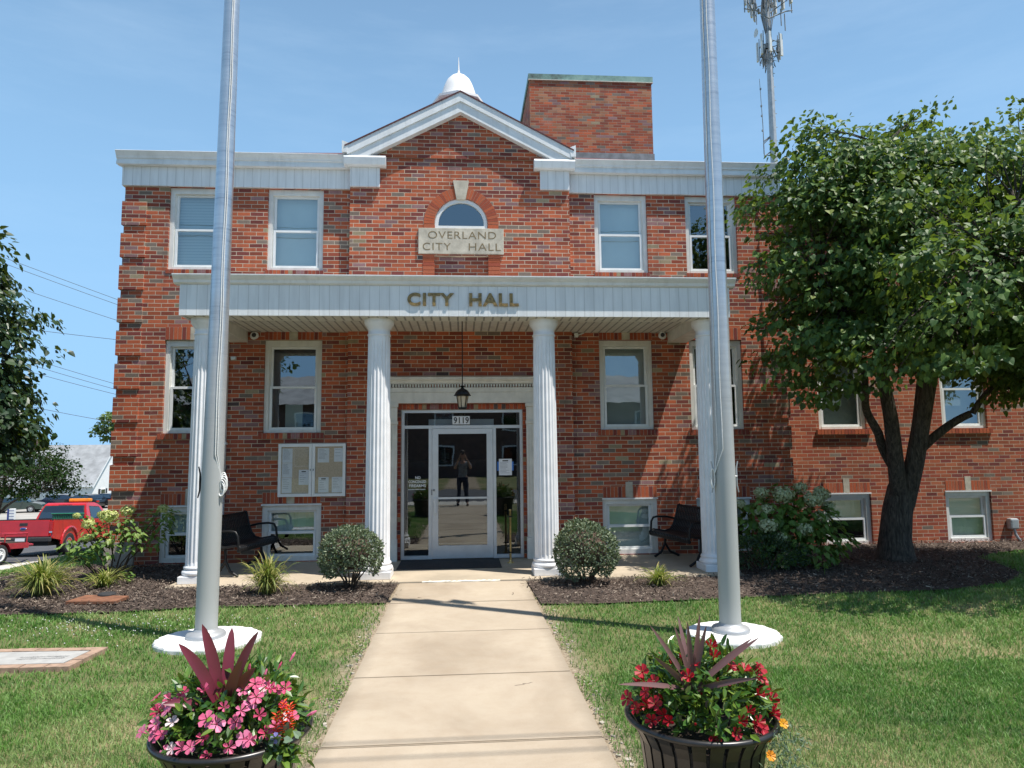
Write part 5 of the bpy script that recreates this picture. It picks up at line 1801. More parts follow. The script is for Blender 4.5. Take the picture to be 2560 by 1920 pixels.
rosette(rp_(1.111, 3.42, .56), [rp_(*q) for q in ((.891, 3.35, .893), (1.017, 3.38, .887), (1.091, 3.40, .893), (1.171, 3.45, .918), (1.185, 3.40, .873), (1.433, 3.36, .82), (.903, 3.33, .753), (.71, 3.26, .655), (1.365, 3.25, .665), (1.42, 3.42, .80), (1.10, 3.58, .88), (.97, 3.52, .80))], .0135, 'leaf_dracaena', 'spiky dull purple dracaena among the red flowers', 'dracaena', 'plant', .03, .5)

# small companions
DX, DY, DZ = -.045, .13, -.01
sv = thing('salvia', 'scarlet salvia spike at the right edge of the left planter', 'flowering plant', (-.74 + DX, 3.10 + DY, .45))
m = MB()
V, F = [], []
P, T, Nn = [], [], []
for (x, y, zb, zt) in ((-.735, 3.06, .50, .665), (-.715, 3.09, .52, .64), (-.76, 3.05, .47, .62)):
    for i in range(46):
        z = zb + (zt - zb) * i / 46
        a = i * 2.4
        P.append((x + DX, y + DY, z + DZ)); T.append((math.cos(a), math.sin(a), .55)); Nn.append((0, 0, 1))
P, T, Nn = map(np.array, (P, T, Nn))
P = P.astype(float)
leaves('blooms', P, T.astype(float), Nn.astype(float), rng.uniform(.022, .034, len(P)), rng.uniform(.008, .013, len(P)), 'petal_scarlet', sv, shape='lance')
n = 60
P = np.column_stack([rng.normal(-.73 + DX, .03, n), rng.normal(3.07 + DY, .03, n), rng.uniform(.42, .54, n) + DZ])
leaves('foliage', P, rdir(n), unit(rng.normal(0, .4, (n, 3)) + [0, 0, 1]), rng.uniform(.05, .07, n), rng.uniform(.04, .05, n), 'leaf_mandevilla', sv, shape='heart')
tr = thing('torenia', 'small blue violet bloom at the rim of the left planter', 'flowering plant', (-.73, 3.0, .45))
FB = flower_mesh('flower', 'petal_blue', .022, 4, 1.1, .3)
put(FB, 'flower', tr, (-.755 + DX, 3.02 + DY, .53 + DZ), (.2, -.8, .4), 0, 1.0)
n = 26
P = np.column_stack([rng.normal(-.75 + DX, .03, n), rng.normal(3.05 + DY, .02, n), rng.uniform(.46, .54, n) + DZ])
leaves('foliage', P, rdir(n), unit(rng.normal(0, .4, (n, 3)) + [0, -.5, 1]), rng.uniform(.03, .05, n), rng.uniform(.025, .035, n), 'leaf_silver', tr, shape='heart')
mg = thing('marigold', 'orange marigolds trailing feathery leaves over the right planter rim', 'flowering plant', (1.36, 3.18, .44))
FM = flower_mesh('flower', 'petal_orange', .020, 8, .8, .5)
for p in ((1.335, 3.10, .46), (1.43, 3.14, .50), (1.33, 3.06, .40)):
    put(FM, 'flower', mg, p, (.1, -.8, .5), random.uniform(0, 3), random.uniform(.85, 1.15))
n = 420
P = np.column_stack([rng.normal(1.42, .05, n), rng.normal(3.13, .035, n), rng.uniform(.26, .50, n)])
leaves('foliage', P, unit(rng.normal(size=(n, 3)) + [0.2, -.3, -.3]), rdir(n), rng.uniform(.02, .04, n), rng.uniform(.005, .009, n), 'leaf_silver', mg, shape='lance')

# ---------------------------------------------------------------- shrubs
def ball_shrub(c, r, rz, label, low=-.86):
    t = thing('boxwood', label, 'shrub', (c[0], c[1], 0.0), 0, 'clipped round shrubs beside the path')
    n = 5600
    d = rdir(n)
    d = d[d[:, 2] > low + .18 * np.sin(d[:, 0] * 3 + 1)]
    n = len(d)
    lump = np.array([1 + .13 * mnoise.noise(Vector(q) * 1.6 + Vector((c[0], 0, 0))) + .09 * mnoise.noise(Vector(q) * 4.5) + .05 * mnoise.noise(Vector(q) * 10) for q in d])
    s = 1 - rng.exponential(.055, n)
    s = np.clip(s, .55, 1.03) + (rng.random(n) < .03) * rng.uniform(0, .14, n)
    P = np.array(c) + d * np.array([r, r, rz]) * (s * lump)[:, None]
    T = unit(d * .8 + rng.normal(0, .6, (n, 3)) + [0, 0, .25])
    Nn = unit(d + rng.normal(0, .5, (n, 3)))
    leaves('foliage', P, T, Nn, rng.uniform(.026, .050, n), rng.uniform(.018, .030, n), 'leaf_boxwood', t, shape='oval', fold=.2, curl=.1)
    m = MB()
    for i in range(16):
        a = rng.uniform(0, math.tau)
        rr = r * rng.uniform(.3, .8)
        e = (c[0] + rr * math.cos(a), c[1] + rr * math.sin(a), c[2] - rz * .35)
        m.tube([(c[0] + .05 * math.cos(a), c[1] + .05 * math.sin(a), -.02), ((c[0] * 1.2 + e[0] * .8) / 2, (c[1] * 1.2 + e[1] * .8) / 2, .12), e], [.013, .010, .006], 6)
    m.build('stems', 'dark_stem', t)
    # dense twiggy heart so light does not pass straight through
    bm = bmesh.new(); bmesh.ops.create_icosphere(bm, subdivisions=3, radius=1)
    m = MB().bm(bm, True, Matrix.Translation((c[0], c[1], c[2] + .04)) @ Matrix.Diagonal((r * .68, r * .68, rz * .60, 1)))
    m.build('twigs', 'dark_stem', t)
    return t
ball_shrub((-1.44, 9.22, .43), .395, .37, 'clipped round shrub on bare stems beside the notice board column', -.62)
ball_shrub((1.615, 9.20, .42), .41, .40, 'clipped round shrub dense to the ground, by the brass post side')

def daylily(c, n, h, spread, label, mat='leaf_daylily'):
    t = thing('daylily', label, 'ornamental grass', (c[0], c[1], 0), 0, 'arching grassy clumps in the mulch')
    V, F = [], []
    for i in range(n):
        a = rng.uniform(0, math.tau)
        hh = h * rng.uniform(.6, 1.15)
        sp_ = spread * rng.uniform(.15, 1.0)
        br = .08 * rng.uniform(0, 1) ** .5
        b = np.array([c[0] + br * math.cos(a * 3), c[1] + br * math.sin(a * 3), -.02])
        k = 7
        w = rng.uniform(.005, .010)
        tw = rng.uniform(-.4, .4)
        dx, dy = math.cos(a), math.sin(a)
        droop = rng.uniform(.75, 1.85)
        o = len(V)
        for j in range(k):
            s = j / (k - 1)
            rr = sp_ * (s ** 1.15)
            z = hh * (s * 1.75 - droop * .85 * s ** 2.3)
            p = b + np.array([dx * rr, dy * rr, max(z, .02 if s > .1 else 0)])
            ww = w * (1 - s ** 3) + .0008
            V += [tuple(p + np.array([-dy, dx, tw]) * ww), tuple(p - np.array([-dy, dx, tw]) * ww)]
        for j in range(k - 1):
            F.append((o + 2 * j, o + 2 * j + 1, o + 2 * j + 3, o + 2 * j + 2))
    MB().add(V, F, True).build('blades', mat, t)
    return t
daylily((-2.42, 9.0, 0), 460, .44, .36, 'arching grassy clump in front of the porch, right of the left flagpole')
daylily((-5.25, 9.25, 0), 680, .42, .46, 'broad straw tipped grassy clump at the far left of the bed')
daylily((-4.75, 9.75, 0), 160, .26, .40, 'smaller grassy clump before the left hydrangea')
daylily((2.52, 8.95, 0), 190, .25, .34, 'low green grassy clump in the right bed beside the round shrub')

def hydrangea(c, label, heads, leafpts, mat, bloom, stems, lsize=.09):
    t = thing('hydrangea', label, 'shrub', (c[0], c[1], 0))
    P, T, Nn = [], [], []
    for (x, y, z, r, n) in leafpts:
        d = rdir(n)
        q = np.array([x, y, z]) + d * r * rng.uniform(.3, 1, (n, 1)) ** .6
        P.append(q); T.append(unit(d * [1, 1, .4] + [0, 0, -.35] + rng.normal(0, .35, (n, 3)))); Nn.append(unit(d * .5 + [0, -.1, 1] + rng.normal(0, .3, (n, 3))))
    P, T, Nn = map(np.concatenate, (P, T, Nn))
    n = len(P)
    leaves('foliage', P, T, Nn, rng.uniform(.7, 1.25, n) * lsize, rng.uniform(.55, .85, n) * lsize, mat, t, shape='heart', fold=.15, curl=.25)
    for (x, y, z, r) in heads:
        k = 230
        d = rdir(k)
        q = np.array([x, y, z]) + d * np.array([r, r, r * .72]) * (1 + .13 * np.sin(d[:, :1] * 9) + .08 * rng.normal(size=(k, 1)))
        leaves('flower_head', q, unit(np.cross(d, rdir(k))), unit(d + rng.normal(0, .35, (k, 3))), np.full(k, r * .38), np.full(k, r * .34), bloom, t, shape='oval', curl=.0)
    m = MB()
    for (x, y, z) in stems:
        b = (c[0] + .12 * (x - c[0]), c[1] + .2 * (y - c[1]), -.03)
        mid = (c[0] + .45 * (x - c[0]) + random.uniform(-.04, .04), c[1] + .5 * (y - c[1]), z * .45)
        m.tube([b, mid, (x, y, z)], [.014, .010, .006], 6)
    for (x, y, z, r) in heads:
        m.tube([(c[0] + .4 * (x - c[0]), c[1], z * .45), (x, y, z)], [.008, .004], 5)
    m.build('stems', 'dark_stem', t)
    return t
hydrangea((-4.95, 10.35), 'sparse hydrangea with lime flower heads at the left corner of the hall',
          [(-4.93, 10.15, .90, .105), (-4.72, 10.25, .965, .085), (-5.17, 10.1, .80, .075), (-5.17, 10.1, .62, .065), (-4.32, 10.45, .97, .075), (-5.33, 10.1, .92, .045), (-4.85, 10.05, .56, .05), (-4.26, 10.5, .88, .04), (-5.05, 10.2, .93, .05)],
          [(-4.85, 10.2, .72, .22, 75), (-5.1, 10.15, .58, .20, 70), (-4.65, 10.25, .72, .2, 60), (-5.38, 10.05, .46, .16, 40), (-5.2, 10.1, .40, .18, 45), (-4.6, 10.2, .56, .2, 50), (-4.35, 10.4, .82, .2, 70), (-4.4, 10.45, .6, .22, 60), (-5.15, 10.1, .75, .15, 25), (-4.9, 10.1, .45, .18, 40), (-4.25, 10.5, .9, .1, 14)],
          'leaf_hydrangea', 'bloom_green', [(-5.4, 10.05, .45), (-5.15, 10.1, .6), (-4.9, 10.15, .75), (-4.7, 10.2, .8), (-4.35, 10.4, .8), (-4.55, 10.2, .5), (-5.25, 10.1, .35), (-4.4, 10.45, .6)], .075)
hydrangea((4.80, 10.3), 'large shaded hydrangea with dusty green heads beside the tree',
          [(4.430, 10.1, 1.10, .095), (4.715, 10.0, 1.07, .135), (5.053, 10.15, 1.16, .09), (5.150, 9.95, 1.0, .125), (5.405, 10.2, 1.05, .11), (4.453, 10.0, .86, .085), (4.400, 9.85, .64, .115), (4.940, 9.85, .58, .105), (4.580, 9.85, .46, .095), (5.277, 10.0, .74, .105), (5.450, 10.1, .88, .09), (5.353, 10.15, 1.12, .07), (4.130, 10.2, .93, .075), (4.340, 10.05, .82, .05)],
          [(4.790, 10.25, .85, .36, 170), (5.090, 10.2, .75, .38, 170), (4.490, 10.2, .72, .32, 130), (5.353, 10.2, .6, .34, 130), (4.790, 10.1, .45, .38, 160), (5.165, 10.0, .35, .36, 140), (4.340, 10.2, .5, .3, 100), (5.502, 10.1, .38, .28, 80), (4.228, 10.25, .8, .2, 40), (4.640, 10.0, .25, .3, 100)],
          'leaf_hydrangea', 'bloom_dusty', [(4.490, 10.2, .7), (4.865, 10.2, .8), (5.165, 10.2, .7), (5.390, 10.2, .5), (4.340, 10.2, .6)], .115)
# low dark shrub between the flagpole and the hydrangea
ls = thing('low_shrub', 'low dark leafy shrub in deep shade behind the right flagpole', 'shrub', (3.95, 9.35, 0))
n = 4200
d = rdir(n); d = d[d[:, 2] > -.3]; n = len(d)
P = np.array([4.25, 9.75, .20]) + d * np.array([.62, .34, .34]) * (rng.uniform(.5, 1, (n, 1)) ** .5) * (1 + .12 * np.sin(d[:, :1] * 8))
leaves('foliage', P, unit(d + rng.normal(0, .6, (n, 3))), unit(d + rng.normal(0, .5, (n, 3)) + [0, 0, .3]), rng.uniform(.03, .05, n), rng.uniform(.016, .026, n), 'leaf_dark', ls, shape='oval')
m = MB()
for i in range(10):
    a = i * .63
    m.tube([(4.25 + .1 * math.cos(a), 9.75 + .06 * math.sin(a), -.02), (4.25 + .45 * math.cos(a), 9.75 + .22 * math.sin(a), .32)], .008, 5)
m.build('stems', 'dark_stem', ls)
for (x, y, s_, lab) in ((4.98, 9.42, 1.0, 'little bright green seedling sprouting in the shaded mulch'), (-4.55, 9.95, .9, 'small green weed under the left hydrangea')):
    sd = thing('seedling', lab, 'seedling', (x, y, .03))
    n = 16
    P = np.column_stack([rng.normal(x, .05 * s_, n), rng.normal(y, .04, n), rng.uniform(.06, .17, n)])
    leaves('foliage', P, unit(rng.normal(size=(n, 3)) * [1, 1, .4]), unit(rng.normal(0, .3, (n, 3)) + [0, -.3, 1]), np.full(n, .075 * s_), np.full(n, .04 * s_), 'leaf_hydrangea', sd, shape='oval')
    m = MB(); m.tube([(x, y, 0), (x, y, .12)], .004, 5); m.build('stem', 'leaf_hydrangea', sd)

# ---------------------------------------------------------------- trees
def limb(m, p0, p1, r0, r1, bend=.12, n=7):
    p0, p1 = Vector(p0), Vector(p1)
    off = Vector((random.uniform(-1, 1), random.uniform(-1, 1), random.uniform(.2, 1))) * bend * (p1 - p0).length
    pts, rr = [], []
    for i in range(n):
        s = i / (n - 1)
        p = p0.lerp(p1, s) + off * math.sin(math.pi * s)
        p += Vector((mnoise.noise(p * 2.1), mnoise.noise(p * 2.1 + Vector((9, 0, 0))), 0)) * .05
        if i == 0: p = p0
        pts.append(p); rr.append(r0 + (r1 - r0) * s)
    m.tube(pts, rr, 9 if r0 > .05 else 6)
    return pts

def crown_tree(name, label, base, trunk_pts, trunk_r, forks, ells, ncl, per, lsize, mat, sprigs=(), cl_r=.42, group=None, flat=.38, keep=None, droop=.7):
    t = thing(name, label, 'tree', base, 0, group)
    m = MB()
    m.tube(trunk_pts, trunk_r, 18)
    fork = Vector(trunk_pts[-1])
    tips = []
    for e in forks:
        pts = limb(m, e[0], e[1], e[2], e[3], .10, 9)
        tips += [(p, e[2] + (e[3] - e[2]) * i / 8) for i, p in enumerate(pts) if i > 2]
    # clusters
    C = []
    vol = np.array([e[3] * e[4] * e[5] for e in ells]) ** .7
    vol /= vol.sum()
    while len(C) < ncl:
        e = ells[rng.choice(len(ells), p=vol)]
        d = rdir(1)[0]
        s = rng.uniform(.35, 1.0) ** .55
        p = np.array(e[:3]) + d * np.array(e[3:6]) * s * rng.uniform(.92, 1.07)
        if keep is not None and not keep(p):
            continue
        C.append((p, d))
    C += [(np.array(s[:3]), np.array(s[3:6])) for s in sprigs]
    V, T, NN = [], [], []
    for p, d in C:
        # twig from the nearest limb point
        pv = Vector(p)
        q, r_ = min(tips, key=lambda t_: (t_[0] - pv).length)
        if (q - pv).length > .12:
            limb(m, q, pv, min(.02, r_ * .6), .004, .08, 5)
        out = unit(np.array([[d[0], d[1], d[2] * .5]]) + rng.normal(0, .25, (1, 3)))[0]
        k = int(per * rng.uniform(.7, 1.25))
        rad = cl_r * rng.uniform(.7, 1.2)
        dd = rdir(k) * np.array([1, 1, flat]) * rad * rng.uniform(.2, 1, (k, 1)) ** .5
        dd[:, 2] -= .18 * (dd[:, 0] * out[0] + dd[:, 1] * out[1])
        L = p + dd
        V.append(L)
        T.append(unit(out * .55 + dd / rad * .55 + [0, 0, -droop] + rng.normal(0, .38, (k, 3))))
        NN.append(unit(np.array([0, 0, .75]) + out * .55 + rng.normal(0, .42, (k, 3))))
    m.build('trunk', 'bark', t)
    V, T, NN = map(np.concatenate, (V, T, NN))
    n = len(V)
    s = rng.uniform(.5, 1.3, n) * lsize
    leaves('crown', V, T, NN, s, s * rng.uniform(.82, 1.05, n), mat, t, shape='heart', fold=.18, curl=.22)
    return t

E2 = [(5.2, 9.6, 4.3, .95, 1.0, 1.5), (5.6, 9.6, 5.6, .9, .9, .8), (7.4, 9.3, 4.7, 2.35, 2.2, 1.95), (5.75, 9.7, 4.6, 1.4, 1.25, 1.55), (6.35, 9.9, 5.8, 1.25, 1.15, .9), (8.1, 9.9, 6.1, 1.4, 1.2, .9), (5.5, 9.5, 3.15, 1.2, 1.1, .85), (8.9, 9.0, 3.8, 1.7, 1.8, 1.5), (9.4, 9.7, 5.4, 1.25, 1.2, 1.1), (7.8, 8.9, 3.1, 1.7, 1.3, .85), (6.7, 9.2, 3.1, 1.3, 1.1, .7), (9.3, 9.0, 2.9, 1.4, 1.5, .75), (8.3, 9.5, 2.75, 1.1, .9, .45), (9.1, 9.6, 2.7, 1.1, .9, .4), (10.6, 8.7, 4.2, 1.5, 1.9, 1.7), (6.4, 7.7, 3.4, 1.7, 1.3, 1.15), (8.3, 7.5, 3.3, 1.8, 1.3, 1.1)]
trunk = [(6.74, 10.55, -.08), (6.74, 10.55, .10), (6.75, 10.55, .35), (6.80, 10.53, .75), (6.88, 10.5, 1.10), (6.93, 10.48, 1.32)]
tr_r = [.34, .27, .23, .215, .205, .12]
fk = [((6.84, 10.50, .85), (6.34, 10.2, 4.2), .135, .05), ((6.90, 10.46, 1.0), (6.86, 10.3, 5.4), .085, .04), ((6.90, 10.5, .85), (7.56, 10.2, 5.6), .15, .05),
      ((6.80, 10.48, 1.35), (6.42, 10.30, 1.98), .08, .065), ((6.42, 10.30, 1.98), (6.05, 9.95, 2.6), .065, .05), ((6.05, 9.95, 2.6), (5.2, 9.6, 4.4), .05, .02), ((7.12, 10.45, 1.62), (7.75, 10.0, 2.25), .075, .055), ((7.75, 10.0, 2.25), (8.6, 9.4, 3.2), .05, .02),
      ((6.75, 10.4, 3.0), (5.6, 9.8, 5.2), .06, .02), ((7.0, 10.4, 3.2), (6.4, 9.7, 6.3), .06, .02), ((7.15, 10.3, 3.2), (8.9, 9.9, 6.4), .06, .02), ((7.0, 10.4, 3.0), (7.5, 8.6, 5.0), .06, .02), ((7.05, 10.4, 2.9), (8.6, 8.0, 4.2), .06, .02), ((6.9, 10.35, 2.9), (6.5, 7.9, 4.1), .06, .02)]
spr = [(5.35, 9.9, 6.72, -.4, 0, 1), (5.42, 9.9, 6.5, -.3, 0, 1), (9.05, 10.0, 7.45, .2, 0, 1), (8.95, 10.0, 7.15, .2, 0, 1), (9.25, 10, 7.1, .3, 0, 1), (8.05, 10.0, 7.2, 0, 0, 1), (4.35, 9.7, 5.2, -1, 0, 0), (4.25, 9.7, 5.35, -1, 0, 0), (4.5, 9.7, 4.4, -1, 0, -.2), (4.75, 9.7, 3.1, -1, 0, -.5), (4.95, 9.8, 2.75, -1, 0, -.7), (5.25, 9.8, 2.62, -.8, 0, -.7), (7.3, 10, 6.9, 0, 0, 1), (6.8, 10, 6.75, 0, 0, 1), (6.2, 10, 6.6, -.2, 0, 1), (5.0, 9.8, 6.3, -.6, 0, .8), (4.6, 9.8, 5.9, -.8, 0, .6)]
for i in range(46):
    a_ = rng.uniform(-.2, math.pi)
    e_ = E2[int(rng.integers(len(E2)))]
    k_ = rng.uniform(1.04, 1.18)
    spr.append((e_[0] + e_[3] * k_ * math.cos(a_), e_[1], e_[2] + e_[5] * k_ * math.sin(a_), math.cos(a_), 0, math.sin(a_)))
spr = [q for q in spr if q[2] > 2.5 and (q[2] - 1.72) / q[1] < .51 + .012 * (q[0] - 5.5) and q[0] > 4.2]
crown_tree('redbud_tree', 'broad redbud tree with heart shaped leaves before the low brick wing', (6.8, 10.55, 0), trunk, tr_r, fk, E2, 1180, 58, .088, 'leaf_redbud', spr, .40, None, .50,
           keep=lambda p: p[2] > 1.80 + .058 * p[1] and (p[2] - 1.72) / p[1] < .475 + .012 * (p[0] - 5.5) and p[1] < (11.0 if p[0] < 5.9 else 11.9) and not (6.2 < p[0] < 7.7 and p[2] < 2.85))

# near tree at the left edge, mostly out of frame
E3 = [(-6.45, 9.2, 2.05, .9, .9, .6), (-6.75, 9.2, 2.0, 1.0, 1.0, .65), (-7.15, 9.3, 3.2, 1.45, 1.3, 1.6), (-6.75, 9.1, 2.45, 1.2, 1.0, .85), (-6.85, 9.2, 4.1, .75, .8, .8), (-7.6, 9.5, 4.3, 1.2, 1.1, 1.2)]
crown_tree('shade_tree', 'dark leafy tree hanging over the red trailer', (-7.5, 9.6, -.15), [(-7.5, 9.6, -.3), (-7.48, 9.6, .4), (-7.42, 9.55, 1.4)], [.19, .15, .13],
           [((-7.42, 9.55, 1.2), (-7.0, 9.3, 3.6), .10, .03), ((-7.42, 9.55, 1.3), (-6.4, 9.1, 2.7), .07, .02), ((-7.45, 9.55, 1.3), (-7.9, 9.6, 4.6), .10, .03), ((-7.3, 9.5, 1.9), (-6.6, 9.2, 4.2), .06, .02)],
           E3, 520, 64, .088, 'leaf_dark', [(-5.95, 9.1, 3.75, 1, 0, .4), (-5.85, 9.1, 3.3, 1, 0, .2), (-5.72, 9.0, 2.9, 1, 0, 0), (-5.75, 9.0, 2.5, 1, 0, -.2), (-6.3, 9.2, 4.6, .3, 0, 1)], .36, None, .5, lambda p: p[2] > 1.42 and p[0] < -5.62)
# crab apple by the kerb
K4 = 1.45
def k4(x, y, z): return (x * K4, y * K4, 1.72 + (z - 1.72) * K4)
E4 = [(*k4(a, b, c), p * K4, q * K4, r * K4) for a, b, c, p, q, r in ((-15.9, 25.5, 1.35, 1.9, 1.7, 1.5), (-14.6, 25.2, 1.05, 1.25, 1.2, .95), (-17.2, 25.6, .8, 1.6, 1.5, 1.2), (-14.1, 25.0, .35, .85, .9, .5))]
crown_tree('crabapple_tree', 'small airy reddish green tree beyond the red pickup', (-24.0, 37.5, -2.55), [(-24.0, 37.5, -2.7), (-24, 37.5, -1.6), k4(-16.4, 25.9, -.3)], [.16, .14, .12],
           [(k4(-16.4, 25.9, -.4), k4(-15.2, 25.4, 1.2), .10, .03), (k4(-16.4, 25.9, -.3), k4(-14.2, 25.0, .6), .08, .02), (k4(-16.4, 25.9, -.3), k4(-16.2, 25.6, 2.0), .10, .03), (k4(-16.4, 25.9, -.3), k4(-17.8, 25.6, 1.0), .08, .03)],
           E4, 230, 44, .115, 'leaf_far', [], .55, None, .5, lambda p: p[2] > -.12, .3)
crown_tree('distant_tree', 'pale thin tree far off above the white house roof', (-47, 102, -3.2), [(-47, 102, -3.5), (-47, 102, 3), (-46.8, 102, 2.5)], [.35, .28, .2],
           [((-46.8, 102, 2), (-49, 102, 7.6), .15, .05), ((-46.8, 102, 2), (-44, 102, 7.6), .15, .05), ((-46.8, 102, 2), (-46.5, 102, 9), .15, .05), ((-46.8, 102, 2), (-51, 102, 6), .12, .04)],
           [(-47.5, 102, 6.6, 3.6, 2.5, 2.2), (-44.5, 102, 7.0, 2.6, 2, 2.6), (-50, 102, 5.2, 2, 2, 1.4)], 70, 40, .42, 'leaf_light', [], 1.2, None, .6, None, .2)
for k, (x, y, h, w) in enumerate(((-62, 96, 12, 5.5), (-74, 100, 14, 6.5))):
    crown_tree('distant_tree', ('broad dark tree far behind the white house', 'tallest dark tree in the far left distance')[k], (x, y, -3.2), [(x, y, -3.4), (x, y, 3)], [.4, .3], [((x, y, 2.5), (x - 2, y, h * .6), .2, .05), ((x, y, 2.5), (x + 2, y, h * .65), .2, .05)],
               [(x, y, h * .55, w, w * .8, h * .42)], 120, 40, .5, 'leaf_far', [], 1.3, None, .6, None, .2)
# ---------------------------------------------------------------- vehicles (local frame: x right, y forward, z up)
def wheel(parent, c, r, w, side, rim='rim_grey', r_in=.62):
    m = MB()
    prof = [(r * r_in, -w / 2), (r * .92, -w / 2), (r, -w * .36), (r, w * .36), (r * .92, w / 2), (r * r_in, w / 2)]
    m.lathe(prof, (0, 0, 0), 28, True, False)
    m.v = [(c[0] + p[2], c[1] + p[0], c[2] + p[1]) for p in m.v]
    wh = m.build('wheel', 'tyre', parent, False)
    m = MB()
    m.lathe([(r * .05, .030), (r * .16, .028), (r * .20, .0), (r * .42, -.02), (r * .5, .008), (r * r_in * .96, .012), (r * r_in * 1.01, .0)][::-1], (0, 0, 0), 20, True, False)
    for i in range(8):
        a = math.tau * i / 8
        m.lathe([(.001, .012), (.018, .010), (.02, -.005)][::-1], (r * .30 * math.cos(a), r * .30 * math.sin(a), 0), 8, True, False)
    m.v = [(c[0] + side * (p[2] + w * .42), c[1] + p[0], c[2] + p[1]) for p in m.v]
    m.build('rim', rim, wh, False)
    return wh

def side_shell(prof, xin):
    """closed side profile [(y,z)] extruded across x with inset xin(y,z) giving the half width at each point"""
    m = MB()
    n = len(prof)
    L = [(-xin(y, z), y, z) for y, z in prof]
    Rr = [(xin(y, z), y, z) for y, z in prof]
    m.add(L + Rr, [(i, (i + 1) % n, n + (i + 1) % n, n + i) for i in range(n)])
    bm = bmesh.new()
    for S in (L, Rr):
        vs = [bm.verts.new(p) for p in S]
        bm.faces.new(vs)
    bmesh.ops.triangulate(bm, faces=bm.faces[:])
    m.bm(bm)
    return m

def arch_pts(yc, zc, r, a0=180, a1=0, n=9):
    return [(yc + r * math.cos(R(a0 + (a1 - a0) * i / (n - 1))), zc + r * math.sin(R(a0 + (a1 - a0) * i / (n - 1)))) for i in range(n)]

def bev(o, w=.02, seg=2):
    md = o.modifiers.new('bevel', 'BEVEL'); md.width = w; md.segments = seg; md.limit_method = 'ANGLE'; md.angle_limit = R(35)
    return o

tk = thing('pickup_truck', 'red pickup truck with an amber light bar on the side street', 'pickup truck', (-15.22, 28.2, zroad(28.2) - .14), R(1.5), None, -.0779)
W = .975
def pk(y, z): return W - .03 * max(0, (.55 - z)) - .02 * max(0, z - 1.0)
body = [(-2.86, .62), (-2.86, 1.22)] + [(-2.84, 1.25), (.10, 1.25), (.12, 1.20), (1.2, 1.20), (1.45, 1.17), (2.7, 1.08), (2.85, .98), (2.88, .60), (2.80, .48)] + arch_pts(1.78, .42, .48, 0, 180)[0:] + [(1.2, .48), (-1.2, .48)] + arch_pts(-1.75, .42, .48, 0, 180) + [(-2.4, .56)]
# bed and front as separate shells so the bed is open
rear = [(-2.86, .62), (-2.86, 1.23), (-2.84, 1.25), (-.55, 1.25), (-.55, .48), (-1.24, .48)] + arch_pts(-1.75, .44, .50, 4, 176) + [(-2.4, .56)]
m = MB()
for s in (-1, 1):
    n = len(rear)
    A = [(s * pk(y, z), y, z) for y, z in rear]; B = [(s * (pk(y, z) - .07), y, z) for y, z in rear]
    m.add(A + B, [(i, (i + 1) % n, n + (i + 1) % n, n + i) for i in range(n)])
    bm = bmesh.new()
    for S in (A, B):
        bm.faces.new([bm.verts.new(p) for p in S])
    bmesh.ops.triangulate(bm, faces=bm.faces[:])
    m.bm(bm)
    # flared arch
    ap = arch_pts(-1.75, .44, .50, -4, 184, 15); ao = arch_pts(-1.75, .44, .58, -4, 184, 15)
    for i in range(14):
        m.add([(s * (W + .045), *ap[i]), (s * (W + .045), *ap[i + 1]), (s * (W + .03), *ao[i + 1]), (s * (W + .03), *ao[i]), (s * (W - .02), *ao[i]), (s * (W - .02), *ao[i + 1]), (s * (W - .02), *ap[i]), (s * (W - .02), *ap[i + 1])], [(0, 1, 2, 3), (3, 2, 5, 4), (0, 6, 7, 1)], True)
m.box(-W + .08, W - .08, -2.80, -.56, .66, .70)
m.box(-W + .075, W - .075, -.60, -.555, .70, 1.25)
bedp = m.build('bed', 'truck_red', tk, False)
m = MB()
for s in (-1, 1):
    m.box(min(s * (W - .10), s * (W + .005)), max(s * (W - .10), s * (W + .005)), -2.80, -.56, 1.251, 1.275)
m.box(-W + .02, W - .02, -2.875, -2.80, 1.241, 1.27)
m.build('bed_rail', 'black_rubber', bedp, False)
tg = MB(); tg.cbox(-W + .13, W - .13, -2.885, -2.82, .68, 1.238, .015); tg = tg.build('tailgate', 'truck_red', tk, False)
m = MB(); m.cbox(-.13, .13, -2.895, -2.884, 1.06, 1.15, .004); m.build('handle', 'black_rubber', tg, False)
m = MB(); m.lathe([(.001, .0), (.11, .0), (.11, .010), (.10, .012)], (0, 0, 0), 24); m.v = [(p[0], -2.884 - p[2], .955 + p[1] * .42) for p in m.v]; em = m.build('emblem', 'chrome', tg, False)
m = MB(); m.lathe([(.001, .0), (.095, .0), (.092, .016), (.001, .017)], (0, 0, 0), 24, True, False); m.v = [(p[0], -2.884 - p[2], .955 + p[1] * .40) for p in m.v]; m.build('badge', 'emblem_blue', em, False)
for s in (-1, 1):
    m = MB(); m.cbox(min(s * .845, s * .965), max(s * .845, s * .965), -2.895, -2.80, .78, 1.20, .012); tl = m.build('tail_lamp', 'tail_light', tk, False)
    m = MB(); m.cbox(min(s * .85, s * .96), max(s * .85, s * .96), -2.899, -2.85, .80, .86, .006); m.build('lens', 'chrome', tl, False)
m = MB(); m.cbox(-.95, .95, -3.02, -2.86, .50, .66, .03); bp = m.build('rear_bumper', 'black_rubber', tk, False)
m = MB(); m.box(-.155, .155, -3.026, -3.018, .53, .64); m.build('licence_plate', 'paper', bp, False)
m = MB(); m.box(-.05, .05, -3.16, -2.9, .40, .47); m.build('hitch', 'black_metal', bp, False)
